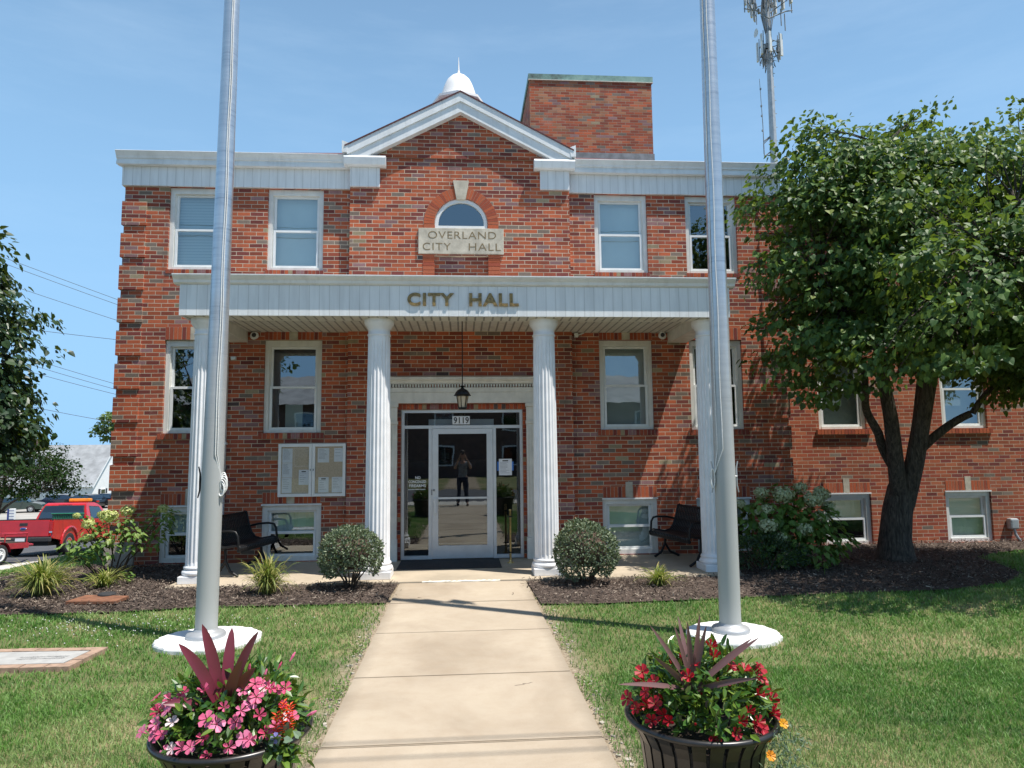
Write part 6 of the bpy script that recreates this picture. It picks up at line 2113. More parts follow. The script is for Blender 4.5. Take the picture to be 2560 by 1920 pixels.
front = [(-.52, .48), (-.52, 1.24), (.75, 1.21), (1.0, 1.20), (1.25, 1.19), (2.55, 1.10), (2.80, 1.02), (2.90, .85), (2.90, .55), (2.78, .44)] + arch_pts(1.80, .44, .50, 4, 176) + [(1.25, .48)]
fb = side_shell(front, pk).build('body', 'truck_red', tk, False)
bev(fb, .03)
cabp = [(-.50, 1.215), (-.44, 1.50), (-.30, 1.80), (-.15, 1.87), (.35, 1.88), (.60, 1.83), (.80, 1.74), (1.32, 1.20)]
cw = lambda y, z: W - .03 - .34 * max(0, z - 1.22)
cabm = side_shell(cabp, cw).build('cab', 'truck_red', tk, False)
bev(cabm, .035, 3)
# windows set slightly proud
m = MB()
m.add([(-.80, -.535, 1.29), (.80, -.535, 1.29), (.75, -.475, 1.52), (-.75, -.475, 1.52), (.68, -.355, 1.745), (-.68, -.355, 1.745)], [(0, 1, 2, 3), (3, 2, 4, 5)])
gl = m.build('rear_window', 'car_glass', tk, False)
m = MB(); m.add([(-.83, -.525, 1.27), (.83, -.525, 1.27), (.78, -.465, 1.52), (-.78, -.465, 1.52), (.71, -.342, 1.765), (-.71, -.342, 1.765)], [(0, 1, 2, 3), (3, 2, 4, 5)]); m.build('seal', 'black_rubber', gl, False)
for s in (-1, 1):
    def sp(y, z, o=.006): return (s * (cw(y, z) + o), y, z)
    m = MB(); q = [sp(-.20, 1.27), sp(.98, 1.27), sp(.62, 1.70), sp(-.12, 1.72)]
    m.add(q, [(0, 1, 2, 3)]); sw = m.build('side_window', 'car_glass', tk, False)
    m = MB(); m.add([sp(-.23, 1.25, .003), sp(1.02, 1.25, .003), sp(.64, 1.725, .003), sp(-.14, 1.745, .003)], [(0, 1, 2, 3)]); m.build('seal', 'black_rubber', sw, False)
    m = MB(); m.cbox(min(s * 1.05, s * 1.28), max(s * 1.05, s * 1.28), .80, .93, 1.25, 1.50, .03); m.tube([(s * .93, .88, 1.28), (s * 1.08, .87, 1.32)], .02, 6); mr = m.build('mirror', 'car_navy', tk, False)
    m = MB(); m.quad((s * 1.07, .797, 1.27), (s * 1.26, .797, 1.27), (s * 1.26, .797, 1.48), (s * 1.07, .797, 1.48)); m.build('mirror_glass', 'chrome', mr, False)
    m = MB(); m.box(min(s * (W - .02), s * (W + .012)), max(s * (W - .02), s * (W + .012)), .05, .20, 1.08, 1.11); m.build('door_handle', 'black_rubber', tk, False)
m = MB(); m.add([(-.82, 1.33, 1.23), (.82, 1.33, 1.23), (.68, .83, 1.73), (-.68, .83, 1.73)], [(0, 1, 2, 3)]); m.build('windscreen', 'car_glass', tk, False)
m = MB(); m.box(-.25, .25, -.318, -.30, 1.765, 1.80); m.build('stop_lamp', 'tail_light', tk, False)
m = MB(); m.cbox(-.05, .72, -.02, .22, 1.905, 2.03, .03); lb = m.build('light_bar', 'amber_lens', tk, False)
m = MB(); m.box(.0, .67, .02, .18, 1.88, 1.905); m.build('bracket', 'black_metal', lb, False)
for s in (-1, 1):
    for y in (-1.75, 1.80):
        wheel(tk, (s * (W - .12), y, .395), .395, .26, s)
m = MB(); m.box(-.75, .75, -2.7, 2.6, .36, .50); m.tube([(-.8, -1.75, .40), (.8, -1.75, .40)], .06, 8); m.build('chassis', 'black_metal', tk, False)
bn = thing('green_bin', 'green plastic bin standing in the bed of the red pickup', 'bin', (0, 0, 0))
bn.location = (-14.72, 27.25, zroad(28.2) - .14 + .79)
bn.rotation_euler = (-.0779, 0, R(1.5))
m = MB()
m.prism([(-.36, 0), (.36, 0), (.41, .72), (-.41, .72)], 'y', -.27, .27); m.build('body', 'bin_green', bn, False)
m = MB(); m.cbox(-.44, .44, -.32, .32, .72, .76, .012); m.build('lid', 'bin_green', bn, False)
m = MB()
for i in range(9):
    m.box(-.33 + i * .08, -.315 + i * .08, -.292, -.27, .05, .70)
m.build('ribs', 'bin_green', bn, False)

tl = thing('trailer', 'small red flatbed trailer with a white wheel hitched to the pickup', 'trailer', (-14.25, 21.6, zroad(21.6) - .14), R(-6), None, -.0779)
m = MB()
for s in (-1, 1):
    m.box(min(s * .70, s * .78), max(s * .70, s * .78), -1.7, 1.15, .44, .60)
    m.tube([(s * .72, 1.1, .52), (0, 2.35, .47)], .05, 6)
for y in (-1.65, -.6, .5, 1.1):
    m.box(-.70, .70, y - .04, y + .04, .50, .59)
m.build('frame', 'trailer_red', tl, False)
m = MB(); m.box(-.69, .69, -1.7, 1.1, .60, .63); m.build('deck', 'dark_stem', tl, False)
m = MB()
for s in (-1, 1):
    m.tube([(s * .74, -1.6, .88), (s * .74, 1.1, .88)], .022, 6)
    for y in (-1.6, -.7, .2, 1.1):
        m.tube([(s * .74, y, .6), (s * .74, y, .88)], .018, 6)
m.tube([(-.74, 1.1, .88), (.74, 1.1, .88)], .022, 6)
m.build('rail', 'trailer_red', tl, False)
for s in (-1, 1):
    wheel(tl, (s * .92, -.25, .30), .30, .19, s, 'sash_white', .66)
    m = MB()
    ap = arch_pts(-.25, .30, .37, 10, 170, 9)
    for a, b in zip(ap, ap[1:]):
        m.add([(s * .82, *a), (s * 1.03, *a), (s * 1.03, *b), (s * .82, *b)], [(0, 1, 2, 3)])
    m.build('mudguard', 'trailer_red', tl, False)
m = MB(); m.rbox((.3, .6, .72), .5, .06, .04, .4); m.rbox((-.1, .5, .75), .06, .9, .05, -.2); m.build('timber', 'cork', tl, False)
gb = thing('green_crate', 'small green crate lying on the red trailer', 'crate', (-14.30, 21.9, zroad(21.6) - .14 + .62), R(-6), None, -.0779)
m = MB(); m.prism([(-.28, 0), (.28, 0), (.31, .26), (-.31, .26)], 'y', -.2, .2); m.build('body', 'bin_green', gb, False)
m = MB(); m.box(-.33, .33, -.23, .23, .262, .285); m.build('rim', 'bin_green', gb, False)

def car(loc, rz, mat, label, long=4.7):
    t = thing('parked_car', label, 'car', loc, rz, 'cars parked across the side street')
    k = long / 4.7
    lower = [(p[0] * k, p[1]) for p in [(-2.30, .42), (-2.33, .70), (-2.25, .92), (-1.65, 1.0), (1.0, .98), (1.85, .88), (2.28, .74), (2.34, .55), (2.28, .30)] + arch_pts(1.42, .33, .37, 4, 176, 7) + [(-1.0, .24)] + arch_pts(-1.38, .33, .37, 4, 176, 7) + [(-2.2, .30)]]
    hw = lambda y, z: .88 - .10 * max(0, abs(y) - 1.9) - .05 * max(0, z - .75)
    bev(side_shell(lower, hw).build('body', mat, t, False), .05, 3)
    top = [(p[0] * k, p[1]) for p in [(-1.75, .985), (-1.15, 1.36), (-.75, 1.44), (.15, 1.44), (.55, 1.37), (1.22, .975)]]
    tw_ = lambda y, z: .84 - .42 * max(0, z - .98)
    bev(side_shell(top, tw_).build('roof', mat, t, False), .05, 3)
    for s in (-1, 1):
        def sp(y, z, o=.008): return (s * (tw_(y, z) + o), y * k, z)
        m = MB()
        m.add([sp(-1.30, 1.03), sp(-.33, 1.03), sp(-.33, 1.36), sp(-.95, 1.34)], [(0, 1, 2, 3)])
        m.add([sp(-.27, 1.03), sp(.95, 1.03), sp(.45, 1.34), sp(-.27, 1.36)], [(0, 1, 2, 3)])
        m.build('side_window', 'car_glass', t, False)
        m = MB(); m.cbox(min(s * .88, s * 1.04), max(s * .88, s * 1.04), .72 * k, .84 * k, .98, 1.11, .02); m.build('mirror', mat, t, False)
        m = MB(); m.cbox(min(s * .60, s * .87), max(s * .60, s * .87), -2.35 * k, -2.2 * k, .70, .86, .02); m.build('tail_lamp', 'tail_light', t, False)
        m = MB(); m.cbox(min(s * .55, s * .84), max(s * .55, s * .84), 2.12 * k, 2.29 * k, .60, .74, .02); m.build('headlight', 'chrome', t, False)
        for y in (1.42, -1.38):
            wheel(t, (s * .78, y * k, .33), .33, .21, s)
    m = MB(); m.add([(-.72, 1.19 * k, 1.02), (.72, 1.19 * k, 1.02), (.60, .60 * k, 1.375), (-.60, .60 * k, 1.375)], [(0, 1, 2, 3)]); m.build('windscreen', 'car_glass', t, False)
    m = MB(); m.add([(-.72, -1.735 * k, 1.02), (.72, -1.735 * k, 1.02), (.60, -1.20 * k, 1.36), (-.60, -1.20 * k, 1.36)], [(0, 1, 2, 3)]); m.build('rear_window', 'car_glass', t, False)
    return t
zl = -3.40
car((-42.1, 69.4, zl), R(-78), 'car_green', 'dark green saloon parked side on left of the pickup')
car((-40.2, 73.5, zl), R(-70), 'car_navy', 'navy car behind the green saloon with a glinting windscreen', 4.5)
car((-37.9, 73.2, zl), R(75), 'car_black', 'black car half hidden behind the pickup cab', 4.4)
car((-36.4, 74.6, zl), R(68), 'car_navy', 'dark car with a red tail lamp nearest the brick corner', 4.6)
car((-47.5, 72.0, zl), R(-80), 'car_silver', 'pale car at the left edge under the small tree', 4.4)
mk = thing('marker_post', 'white banded marker post across the street above the pickup bed', 'post', (-20.95, 34.2, zroad(34.2) - .1))
m = MB(); m.cbox(-21.05, -20.82, 34.15, 34.30, zroad(34.2) - .1, -.62, .02); m.build('post', 'sash_white', mk)
m = MB()
for i in range(6):
    m.box(-21.054, -20.816, 34.146, 34.149, -.72 - i * .13, -.70 - i * .13)
m.box(-21.14, -21.052, 34.17, 34.28, -1.9, -.64)
m.build('band', 'emblem_blue', mk)

# ---------------------------------------------------------------- white house across the street
hs = thing('white_house', 'white sided cottage with grey shingle roof and a dormer', 'house', (-46, 86, -3.9))
X0, X1, Y0, Y1, ZG, ZE, ZR = -64, -41.75, 82.0, 90.6, -3.9, -1.30, 3.22
m = MB()
m.quad((X0, Y0, ZG), (X1, Y0, ZG), (X1, Y0, ZE), (X0, Y0, ZE))
m.add([(X1, Y0, ZG), (X1, Y1, ZG), (X1, Y1, ZE), (X1, (Y0 + Y1) / 2, ZR - .1), (X1, Y0, ZE)], [(0, 1, 2, 3, 4)])
m.add([(X0, Y0, ZG), (X0, Y1, ZG), (X0, Y1, ZE), (X0, (Y0 + Y1) / 2, ZR - .1), (X0, Y0, ZE)], [(4, 3, 2, 1, 0)])
m.quad((X1, Y1, ZG), (X0, Y1, ZG), (X0, Y1, ZE), (X1, Y1, ZE))
m.build('wall', 'siding', hs)
m = MB()
ymid = (Y0 + Y1) / 2
for ya, s in ((Y0 - .35, 1), (Y1 + .35, -1)):
    q = [(X0 - .3, ya, ZE - .15), (X1 + .3, ya, ZE - .15), (X1 + .3, ymid, ZR), (X0 - .3, ymid, ZR)]
    if s < 0: q = q[::-1]
    m.add(q + [(a, b, c - .14) for a, b, c in q], [(0, 1, 2, 3), (7, 6, 5, 4), (0, 4, 5, 1), (1, 5, 6, 2), (2, 6, 7, 3), (3, 7, 4, 0)])
rf = m.build('roof', 'grey_shingle', hs)
m = MB(); m.box(-50.6, -49.3, ymid - .7, ymid + .4, ZR - 1.2, ZR + .75); m.build('chimney', 'far_brick', rf)
m = MB(); m.box(X0 - .3, X1 + .3, Y0 - .42, Y0 - .352, ZE - .30, ZE - .12)
for s in (-1, 1):
    a = (X1 + .31, ymid, ZR - .02); b = (X1 + .31, ymid + s * (ymid - Y0 + .38), ZE - .17)
    m.add([a, b, (b[0], b[1], b[2] - .30), (a[0], a[1], a[2] - .34)], [(0, 1, 2, 3) if s < 0 else (3, 2, 1, 0)])
m.build('fascia', 'siding', rf)
# dormer
dm = MB()
dx0, dx1, dyf = -51.9, -48.1, 83.6
dm.box(dx0, dx1, dyf, 86.0, -.4, 1.2)
dm.add([(dx0, dyf, 1.2), (dx1, dyf, 1.2), ((dx0 + dx1) / 2, dyf, 2.3)], [(0, 1, 2)])
dmo = dm.build('dormer', 'siding', hs)
m = MB()
for s in (-1, 1):
    xm, xe = (dx0 + dx1) / 2, (dx0 if s < 0 else dx1) + s * .25
    q = [(xm, dyf - .25, 2.48), (xe, dyf - .25, 1.12), (xe, 86.6, 1.12), (xm, 86.6, 2.48)]
    m.add(q + [(a, b, c - .1) for a, b, c in q], [(0, 1, 2, 3), (7, 6, 5, 4), (0, 4, 5, 1), (1, 5, 6, 2), (2, 6, 7, 3), (3, 7, 4, 0)])
m.build('dormer_roof', 'grey_shingle', dmo)
def hwin(x0, x1, y0, y1, z0, z1, shut=True):
    """windows on the gable (x const) or the front (y const)"""
    m = MB()
    if x0 == x1:
        m.box(x0, x0 + .06, y0, y1, z0, z1)
    else:
        m.box(x0, x1, y0 - .06, y0, z0, z1)
    f = m.build('window', 'siding', hs)
    m = MB()
    if x0 == x1:
        m.box(x0 + .061, x0 + .07, y0 + .1, (y0 + y1) / 2 - .03, z0 + .1, z1 - .1) if False else m.box(x0 + .061, x0 + .07, y0 + .1, y1 - .1, z0 + .1, (z0 + z1) / 2 - .04)
        m.box(x0 + .061, x0 + .07, y0 + .1, y1 - .1, (z0 + z1) / 2 + .04, z1 - .1)
    else:
        m.box(x0 + .1, x1 - .1, y0 - .07, y0 - .061, z0 + .1, z1 - .1)
    m.build('pane', 'car_glass', f)
    if shut:
        m = MB()
        if x0 == x1:
            m.box(x0, x0 + .05, y0 - .42, y0 - .02, z0, z1); m.box(x0, x0 + .05, y1 + .02, y1 + .42, z0, z1)
        else:
            m.box(x0 - .42, x0 - .02, y0 - .05, y0, z0, z1); m.box(x1 + .02, x1 + .42, y0 - .05, y0, z0, z1)
        m.build('shutters', 'shutter', f)
hwin(X1, X1, 83.8, 84.9, -3.3, -1.9)
hwin(X1, X1, 87.6, 88.7, -3.3, -1.9)
hwin(X1, X1, 85.8, 86.8, -.6, .9, False)
hwin(-48.9, -47.2, Y0, Y0, -2.9, -2.0, False)
hwin(-56, -54.6, Y0, Y0, -3.1, -1.8)
hwin(-50.6, -49.4, dyf, dyf, -.2, .95)

n = 5200
wx = rng.uniform(-190, 40, n)
wh = np.array([4.4 + 1.6 * mnoise.noise((a * .07, 0, 5)) + 1.1 * mnoise.noise((a * .25, 0, 2)) for a in wx])
P = np.column_stack([wx, rng.uniform(138, 146, n), -3.3 + wh * rng.uniform(.05, 1, n) ** .7])
s_ = rng.uniform(.8, 1.5, n)
tag(leaves('far_woods', P, rdir(n), unit(rng.normal(0, .6, (n, 3)) + [0, -.6, .6]), s_, s_ * .8, 'leaf_far', None, shape='oval'), 'low line of distant woods behind the white house', 'woods', kind='stuff')

# ---------------------------------------------------------------- mast and lines
at_ = thing('antenna_mast', 'tall grey steel antenna mast crowded with panel antennas', 'antenna mast', (24.2, 50, -.05))
m = MB(); m.tube([(24.16, 50, -.1), (24.16, 50, 24.3), (24.19, 50, 33), (24.19, 50, 44)], [.42, .27, .22, .17], 20)
for z in np.arange(8, 33, 1.1):
    m.box(24.40, 24.52, 49.86, 49.90, z, z + .04)
m.tube([(24.36, 49.84, 5), (24.34, 49.85, 33)], .035, 6)
m.tube([(24.10, 49.74, 5), (24.14, 49.8, 34)], .05, 6)
m.build('pole', 'galvanised', at_)
def panel_ring(z, r, n, h, size, a0):
    m = MB(); p = MB()
    for i in range(3):
        A = a0 + math.tau * i / 3
        c = Vector((24.18 + r * math.cos(A), 50 + r * math.sin(A), z))
        tdir = Vector((-math.sin(A), math.cos(A), 0))
        half = r * 1.05
        for zz in (z - h * .35, z + h * .2):
            m.tube([c - tdir * half + Vector((0, 0, zz - z)), c + tdir * half + Vector((0, 0, zz - z))], .035, 6)
            m.tube([(24.18, 50, zz), tuple(c + Vector((0, 0, zz - z)))], .035, 6)
        m.tube([(24.18, 50, z - h * .9), tuple(c + Vector((0, 0, -h * .35)))], .035, 6)
        for k in range(n):
            s = (k / (n - 1) - .5) * 2 if n > 1 else 0
            q = c + tdir * half * s
            m.tube([q + Vector((0, 0, -h * .75)), q + Vector((0, 0, h * .75))], .03, 6)
            o = Vector((math.cos(A), math.sin(A), 0)) * .16
            p.rbox(tuple(q + o), size * .5, size, h * random.uniform(.9, 1.3), A)
            m.rbox(tuple(q - o * 1.2 + Vector((0, 0, -.2))), .16, .2, .4, A)
    m.build('mount_frame', 'tower_dark', at_)
    p.build('antenna_panels', 'antenna_panel', at_)
panel_ring(37.6, 1.15, 4, 1.7, .26, .35)
panel_ring(33.3, .55, 2, 1.5, .24, .9)
m = MB()
for (x, z) in ((22.1, 36.3), (25.9, 36.4), (22.9, 35.5), (23.6, 35.2), (25.0, 35.3), (25.3, 34.9)):
    m.tube([(x, 49.4, z - .5), (x, 49.4, z + .9)], .04, 6)
m.tube([(22.05, 49.4, 36.1), (23.0, 49.4, 36.0), (24.1, 49.6, 35.5), (25.4, 49.4, 36.0), (25.95, 49.4, 36.1)], .05, 6)
for i in range(14):
    a = random.uniform(0, math.tau)
    m.tube([(24.18 + .3 * math.cos(a), 50 + .3 * math.sin(a), 32.2), (24.18 + .7 * math.cos(a), 50 + .7 * math.sin(a), 31.4 + random.random()), (24.18 + .25 * math.cos(a + .5), 50 + .25 * math.sin(a + .5), 33.4)], .03, 5)
    m.tube([(24.18 + .2 * math.cos(a), 50 + .2 * math.sin(a), 34.5), (24.18 + .5 * math.cos(a), 50 + .5 * math.sin(a), 36.2), (24.18 + .2 * math.cos(a), 50 + .2 * math.sin(a), 38.6)], .035, 5)
m.build('cabling', 'tower_dark', at_)
m = MB(); m.lathe([(.05, 0), (.25, .08), (.34, .16)], (0, 0, 0), 16); m.v = [(23.2 - p[2], 49.7 + p[0], 34.3 + p[1]) for p in m.v]; m.build('dish', 'antenna_panel', at_)
m = MB()
m.tube([(23.39, 50, 24.6), (23.39, 50, 25.4), (24.1, 50, 26.1)], .04, 6); m.tube([(23.42, 50, 24.4), (24.1, 50, 24.9)], .05, 6); m.tube([(23.40, 50, 25.6), (24.05, 50, 26.1)], .05, 6)
m.tube([(23.40, 50, 24.4), (23.40, 50, 27), (23.30, 50, 30.7)], [.035, .03, .018], 6)
for z in (26.4, 27.6, 28.4, 29.8):
    m.box(23.30, 23.40, 49.95, 50.05, z, z + .14)
m.build('whip_antenna', 'tower_dark', at_)

CB = [((-16.24, 8.815), (-12.33, 7.33)), ((-15.81, 8.445), (-12.32, 7.145)), ((-15.70, 7.727), (-12.32, 6.58)), ((-15.01, 6.19), (-12.29, 5.855)), ((-14.55, 5.02), (-12.26, 4.31)), ((-14.40, 4.766), (-12.28, 4.13)), ((-14.39, 4.53), (-12.30, 3.96)), ((-14.06, 3.31), (-12.17, 2.94))]
CL_ = ['highest overhead line left of the hall', 'second overhead line from the top left of the hall', 'third overhead line from the top left of the hall', 'lone flatter overhead line midway up the hall corner', 'uppermost of three close overhead lines above the small tree', 'middle of three close overhead lines above the small tree', 'lowest of three close overhead lines above the small tree', 'lowest overhead line just above the white house roof']
for (a, b), lab in zip(CB, CL_):
    d = ((b[0] - a[0]), (b[1] - a[1]))
    pts = []
    for i in range(25):
        s = -3.0 + 6.0 * i / 24
        sag = .012 * (s - .5) ** 2 - .003
        pts.append((a[0] + d[0] * s, 25.0, a[1] + d[1] * s + sag * 6 * .35))
    m = MB().tube(pts, .0085, 6)
    tag(m.build('power_line', 'cable'), lab, 'cable', 'overhead lines left of the hall')

for zz, yy_, lab in ((8.6, 2.30, 'upper service cable high over the front pavement end of the path'), (8.15, 2.62, 'lower service cable high over the front of the path')):
    pts = [(x, yy_ + .012 * x * .3, zz + .0012 * x * x) for x in np.linspace(-60, 60, 41)]
    m = MB().tube(pts, .011, 6)
    tag(m.build('power_line', 'cable'), lab, 'cable', 'service cables along the main street')

# ---------------------------------------------------------------- what the glass mirrors: the far side of the main street
fb_ = thing('brick_house', 'long dark brick building across the main street, seen in the door glass', 'building', (0, -30, 0))
m = MB(); m.box(-26, 22, -40, -30, -.3, 5.6); m.build('wall', 'far_brick', fb_)
m = MB(); m.add([(-26.6, -29.4, 5.5), (22.6, -29.4, 5.5), (22.6, -40.6, 5.5), (-26.6, -40.6, 5.5), (-22, -35, 8.2), (18, -35, 8.2)], [(0, 4, 5, 1), (1, 5, 2), (2, 5, 4, 3), (3, 4, 0), (0, 1, 2, 3)]); m.build('roof', 'grey_shingle', fb_)
for k in range(9):
    x = -23 + k * 5.2
    for z in (.8, 3.4):
        m = MB(); m.box(x, x + 1.5, -29.99, -29.9, z, z + 1.5); f = m.build('window', 'siding', fb_)
        m = MB(); m.box(x + .12, x + 1.38, -29.89, -29.88, z + .12, z + 1.38); m.build('pane', 'car_glass', f)
for k, (x, y, h, w) in enumerate(((-16, -20, 12.0, 4.6), (17.5, -21, 9.5, 3.6), (29, -22, 13, 5.0), (-27, -23, 11, 4.6))):  # unseen street trees, made tall to block low sky light from the hall
    crown_tree('sky_block_tree', ('unseen leafy street tree across the main street opposite the left lawn, enlarged to block sky', 'shortest unseen leafy street tree across the main street, there to block sky', 'tall unseen leafy street tree across the main street, rightmost, enlarged to block sky', 'unseen street tree across the main street before the far end of the long building, enlarged to block sky')[k], (x, y, -.06), [(x, y, -.2), (x, y, 2.2)], [.26, .2],
               [((x, y, 1.9), (x - .9, y, h * .6), .13, .04), ((x, y, 1.9), (x + .9, y, h * .62), .13, .04)], [(x, y, h * .6, w, w, h * .36)], 70, 34, .34, 'leaf_dark', [], .95, None, .6, None, .3)

# ---------------------------------------------------------------- the photographer on the pavement (mirrored in the door)
def skin_figure(name, joints, edges, mat, parent, sub=2):
    me = bpy.data.meshes.new(name)
    keys = list(joints)
    me.from_pydata([joints[k][0] for k in keys], [(keys.index(a), keys.index(b)) for a, b in edges], [])
    o = bpy.data.objects.new(name, me)
    link(o, parent)
    sk = o.modifiers.new('skin', 'SKIN')
    for i, k in enumerate(keys):
        r = joints[k][1]
        me.skin_vertices[0].data[i].radius = r if isinstance(r, tuple) else (r, r)
    me.skin_vertices[0].data[0].use_root = True
    sk.use_smooth_shade = True
    if sub:
        s = o.modifiers.new('subsurf', 'SUBSURF'); s.levels = sub; s.render_levels = sub
    me.materials.append(MATS[mat])
    return o
ph = thing('person', 'person in jeans and grey shirt raising a camera to the face', 'person', (0, -.36, 0))
J = {'pelvis': ((0, 0, .93), (.145, .10)), 'waist': ((0, 0, 1.07), (.135, .095)), 'chest': ((0, 0, 1.28), (.155, .11)), 'neckb': ((0, .01, 1.46), .065), 'neck': ((0, .02, 1.52), .055), 'jaw': ((0, .035, 1.60), (.062, .078)), 'head': ((0, .03, 1.70), (.078, .098)), 'crown': ((0, .02, 1.79), (.06, .075))}
Eg = [('pelvis', 'waist'), ('waist', 'chest'), ('chest', 'neckb'), ('neckb', 'neck'), ('neck', 'jaw'), ('jaw', 'head'), ('head', 'crown')]
for s, n_ in ((-1, 'l'), (1, 'r')):
    J.update({n_ + 'sh': ((s * .175, 0, 1.42), .062), n_ + 'el': ((s * .27, .12, 1.22), .045), n_ + 'wr': ((s * .10, .235, 1.60), .030), n_ + 'pa': ((s * .075, .26, 1.65), (.022, .036)),
              n_ + 'hip': ((s * .095, 0, .86), .095), n_ + 'kn': ((s * .125, .015, .50), .062), n_ + 'an': ((s * .145, -.01, .10), .042), n_ + 'to': ((s * .17, .14, .035), (.045, .032)), n_ + 'he': ((s * .145, -.05, .045), .038)})
    Eg += [('chest', n_ + 'sh'), (n_ + 'sh', n_ + 'el'), (n_ + 'el', n_ + 'wr'), (n_ + 'wr', n_ + 'pa'), ('pelvis', n_ + 'hip'), (n_ + 'hip', n_ + 'kn'), (n_ + 'kn', n_ + 'an'), (n_ + 'an', n_ + 'to'), (n_ + 'an', n_ + 'he')]
skin_figure('body', J, Eg, 'skin', ph)
# clothes follow the same bones, a little fuller
Js = {k: (J[k][0], tuple(c * 1.09 + .006 for c in (J[k][1] if isinstance(J[k][1], tuple) else (J[k][1],) * 2))) for k in ('waist', 'chest', 'neckb', 'lsh', 'rsh')}
for s, n_ in ((-1, 'l'), (1, 'r')):
    Js[n_ + 'sl'] = ((s * .25, .09, 1.265), .058)
Js = {'waist': Js['waist'], **{k: v for k, v in Js.items() if k != 'waist'}, 'hem': ((0, 0, .90), (.165, .12))}
skin_figure('shirt', Js, [('waist', 'chest'), ('chest', 'neckb'), ('waist', 'hem'), ('chest', 'lsh'), ('chest', 'rsh'), ('lsh', 'lsl'), ('rsh', 'rsl')], 'shirt', ph)
Jt = {'pelvis': ((0, 0, .94), (.155, .11))}
for s, n_ in ((-1, 'l'), (1, 'r')):
    Jt.update({n_ + 'hip': ((s * .095, 0, .85), .103), n_ + 'kn': ((s * .125, .012, .50), .075), n_ + 'an': ((s * .145, -.01, .085), .062)})
skin_figure('trousers', Jt, [('pelvis', 'lhip'), ('lhip', 'lkn'), ('lkn', 'lan'), ('pelvis', 'rhip'), ('rhip', 'rkn'), ('rkn', 'ran')], 'jeans', ph)
m = MB()
for s in (-1, 1):
    m.ball((s * .16, .05, .04), .05, .13, .045)
m.build('shoes', 'black_rubber', ph, False)
m = MB(); m.ball((0, .0, 1.755), .088, .105, .085); m.build('hair', 'hair', ph, False)
m = MB()
for s in (-1, 1):
    m.ball((s * .08, .03, 1.69), .012, .02, .03, 1)
    for k in range(4):
        m.tube([(s * (.075 - .004 * k), .262, 1.645 + .016 * k), (s * (.095 - .006 * k), .29, 1.66 + .016 * k), (s * (.060 - .006 * k), .305, 1.668 + .016 * k)], [.009, .008, .007], 6)
    m.tube([(s * .07, .26, 1.64), (s * .045, .275, 1.662), (s * .035, .27, 1.69)], [.010, .009, .008], 6)
m.ball((0, .125, 1.665), .014, .02, .022, 1)
m.build('fingers', 'skin', ph, False)
cm = thing('camera', 'small black camera held up by the person on the pavement', 'camera', (0, -.07, 1.70))
m = MB(); m.cbox(-.058, .058, -.125, -.085, 1.675, 1.745, .008); m.build('body', 'black_metal', cm)
m = MB(); m.lathe([(.027, 0), (.027, .02), (.022, .035), (.02, .034)], (0, 0, 0), 20); m.v = [(p[0], -.085 + p[2], 1.708 + p[1]) for p in m.v]; m.build('lens', 'black_metal', cm)

# ---------------------------------------------------------------- lawn
def grass(name, n, label, reg, hmin, hmax, w0, two=True):
    """reg: sampler returning candidate xy"""
    P = reg(n)
    x, y = P[:, 0], P[:, 1]
    ok = ~inside(BED_L, x, y) & ~inside(BED_R, x, y)
    edge_n = np.array([mnoise.noise((a * 4.0, b * 4.0, 0)) for a, b in P])
    ok &= ~((np.abs(x) < .86 + .06 * (edge_n + .3)) & (y < 9.7))
    ok &= ~((x > XL - .1) & (x < XR + .1) & (y > 11.3)) & ~((x >= XR) & (y > 12.2)) & ~((np.abs(x) < 3.95) & (y > 9.5))
    ok &= ~(((x + 2.40) / .485) ** 2 + ((y - 6.93) / .44) ** 2 < 1) & ~(((x - 2.545) / .44) ** 2 + ((y - 6.575) / .43) ** 2 < 1)
    ok &= ~inside([(-4.64, 6.12), (-3.22, 6.11), (-3.18, 6.72), (-4.61, 6.78)], x, y)
    ok &= ~(((x - PL[0]) ** 2 + (y - PL[1]) ** 2) < .07) & ~(((x - PR[0]) ** 2 + (y - PR[1]) ** 2) < .07)
    ok &= (x > -10.1)
    # sparse where the turf is worn
    bare = np.array([mnoise.noise((a * 1.3, b * 1.3, 4.0)) for a, b in P])
    near = np.clip((np.abs(x) - .86) / .35, 0, 1)
    ok &= rng.random(len(x)) < np.clip(.95 - .55 * np.clip(bare - .25, 0, 1) * 2, .25, 1) * (.25 + .75 * near)
    P = P[ok]
    k = len(P)
    z = gv(P[:, 0], P[:, 1])
    dist = np.hypot(P[:, 0], P[:, 1])
    h = rng.uniform(hmin, hmax, k) * (1 + .35 * np.array([mnoise.noise((a * .9, b * .9, 9.0)) for a, b in P]))
    w = w0 * rng.uniform(.7, 1.2, k) * np.clip(dist / 6, .55, 1.5)
    a = rng.uniform(0, math.tau, k)
    dx, dy = np.cos(a), np.sin(a)
    b2 = rng.uniform(0, math.tau, k); lean = rng.uniform(.15, 1.1, k) * h
    lx, ly = np.cos(b2) * lean, np.sin(b2) * lean
    base = np.column_stack([P[:, 0], P[:, 1], z])
    s = np.column_stack([dx * w, dy * w, np.zeros(k)])
    tip = base + np.column_stack([lx, ly, h])
    mid = base + np.column_stack([lx * .35, ly * .35, h * .62])
    V = np.stack([base - s, base + s, mid - s * .8, mid + s * .8, tip], 1).reshape(-1, 3)
    o = (np.arange(k) * 5)[:, None]
    F = [o + np.array([[0, 1, 3, 2]]), o + np.array([[2, 3, 4]])]
    return tag(np_mesh(name, V, F, 'grass_blade'), label, 'grass', kind='stuff')
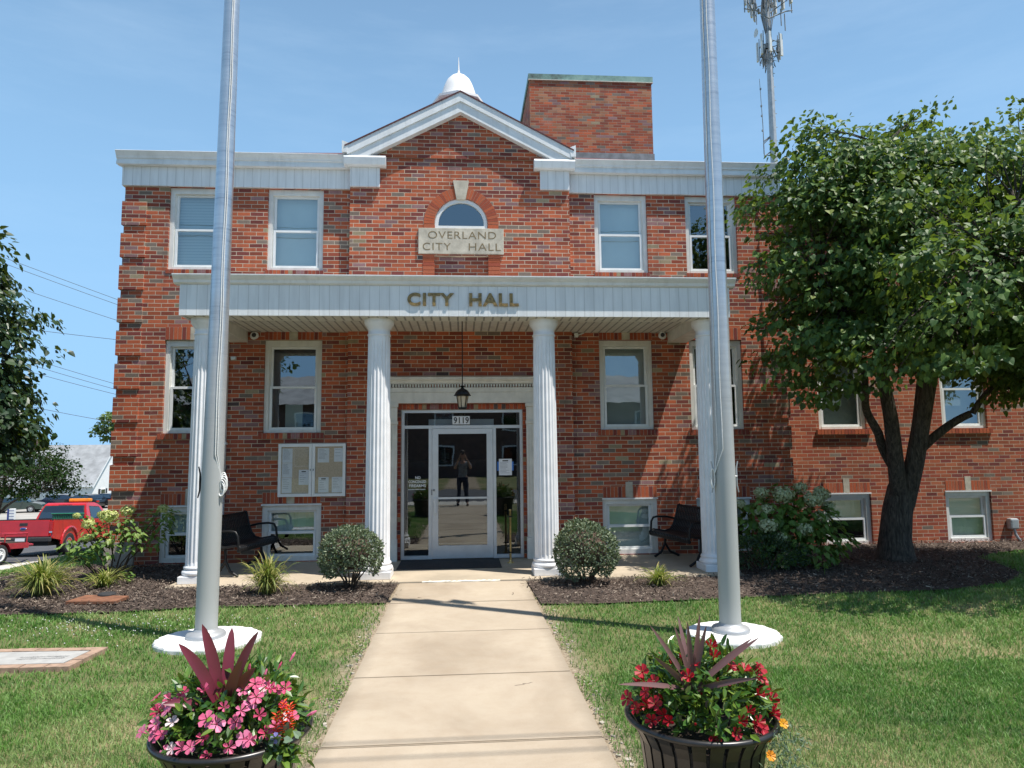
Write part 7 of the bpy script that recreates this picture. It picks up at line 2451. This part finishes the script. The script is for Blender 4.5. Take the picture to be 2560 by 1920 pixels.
def wedge(y0, y1):
    def f(n):
        y = y0 + (y1 - y0) * rng.random(n) ** .72
        half = .92 * y + 1.3
        return np.column_stack([rng.uniform(-1, 1, n) * half + .08 * y, y])
    return f
grass('lawn_grass', 175000, 'short patchy lawn beside the path', wedge(1.9, 8.8), .022, .052, .0036)
grass('lawn_grass', 130000, 'short patchy lawn beside the path', wedge(2.2, 5.6), .020, .048, .0032)
grass('lawn_grass', 30000, 'lawn strip at the foot of the right wing', lambda n: np.column_stack([rng.uniform(6.5, 13, n), rng.uniform(8.0, 12.2, n)]), .03, .065, .006)
grass('lawn_grass', 26000, 'rough lawn sloping to the side street', lambda n: np.column_stack([rng.uniform(-10.1, -5.2, n), rng.uniform(7.2, 17, n)]), .03, .07, .006)
# low weeds creeping along the walk
n = 2600
sgn = np.where(rng.random(n) < .5, -1.0, 1.0)
yy2 = rng.uniform(2.6, 8.0, n)
cl2 = np.array([mnoise.noise((a * 1.6, b * 5, 3.0)) for a, b in zip(yy2, sgn)])
xx2 = sgn * (.87 + np.abs(rng.normal(0, .10, n)))
kk = rng.random(n) < np.clip(.25 + cl2 * 1.8, 0.03, 1)
P = np.column_stack([xx2, yy2, gv(xx2, yy2) + rng.uniform(.012, .04, n)])[kk]
n = len(P)
tag(leaves('ground_weeds', P, unit(rng.normal(size=(n, 3)) * [1, 1, .3]), unit(rng.normal(0, .35, (n, 3)) + [0, 0, 1]), rng.uniform(.014, .03, n), rng.uniform(.010, .02, n), 'leaf_hydrangea', None, shape='oval'), 'small green weeds creeping along the edges of the path', 'weeds', kind='stuff')
# clover heads in the left lawn
n = 150
P = np.column_stack([rng.normal(-3.6, .75, n), rng.normal(7.5, .32, n)])
P = P[(P[:, 1] < 8.2) & (np.hypot(P[:, 0] + 2.36, P[:, 1] - 6.9) > .6)]
V, F, S = [], [], MB()
for x, y in P:
    S.ball((x, y, g(x, y) + random.uniform(.035, .06)), .0065, .0065, .006, 1)
tag(S.build('clover_flowers', 'petal_white'), 'white clover heads dotted over the left lawn', 'clover', kind='stuff')
# crumbs of broken concrete and clods along the walk
S = MB()
for i in range(110):
    s = random.choice((-1, 1))
    y = random.uniform(3.2, 8.2)
    x = s * (.88 + abs(random.gauss(0, .07)))
    r = random.uniform(.005, .018)
    S.rbox((x, y, g(x, y) + .004), r * 2, r * 1.4, r * .8, random.uniform(0, 3), random.uniform(-.3, .3))
tag(S.build('concrete_crumbs', 'foundation'), 'pale crumbs of broken concrete along the path edge', 'rubble', kind='stuff')
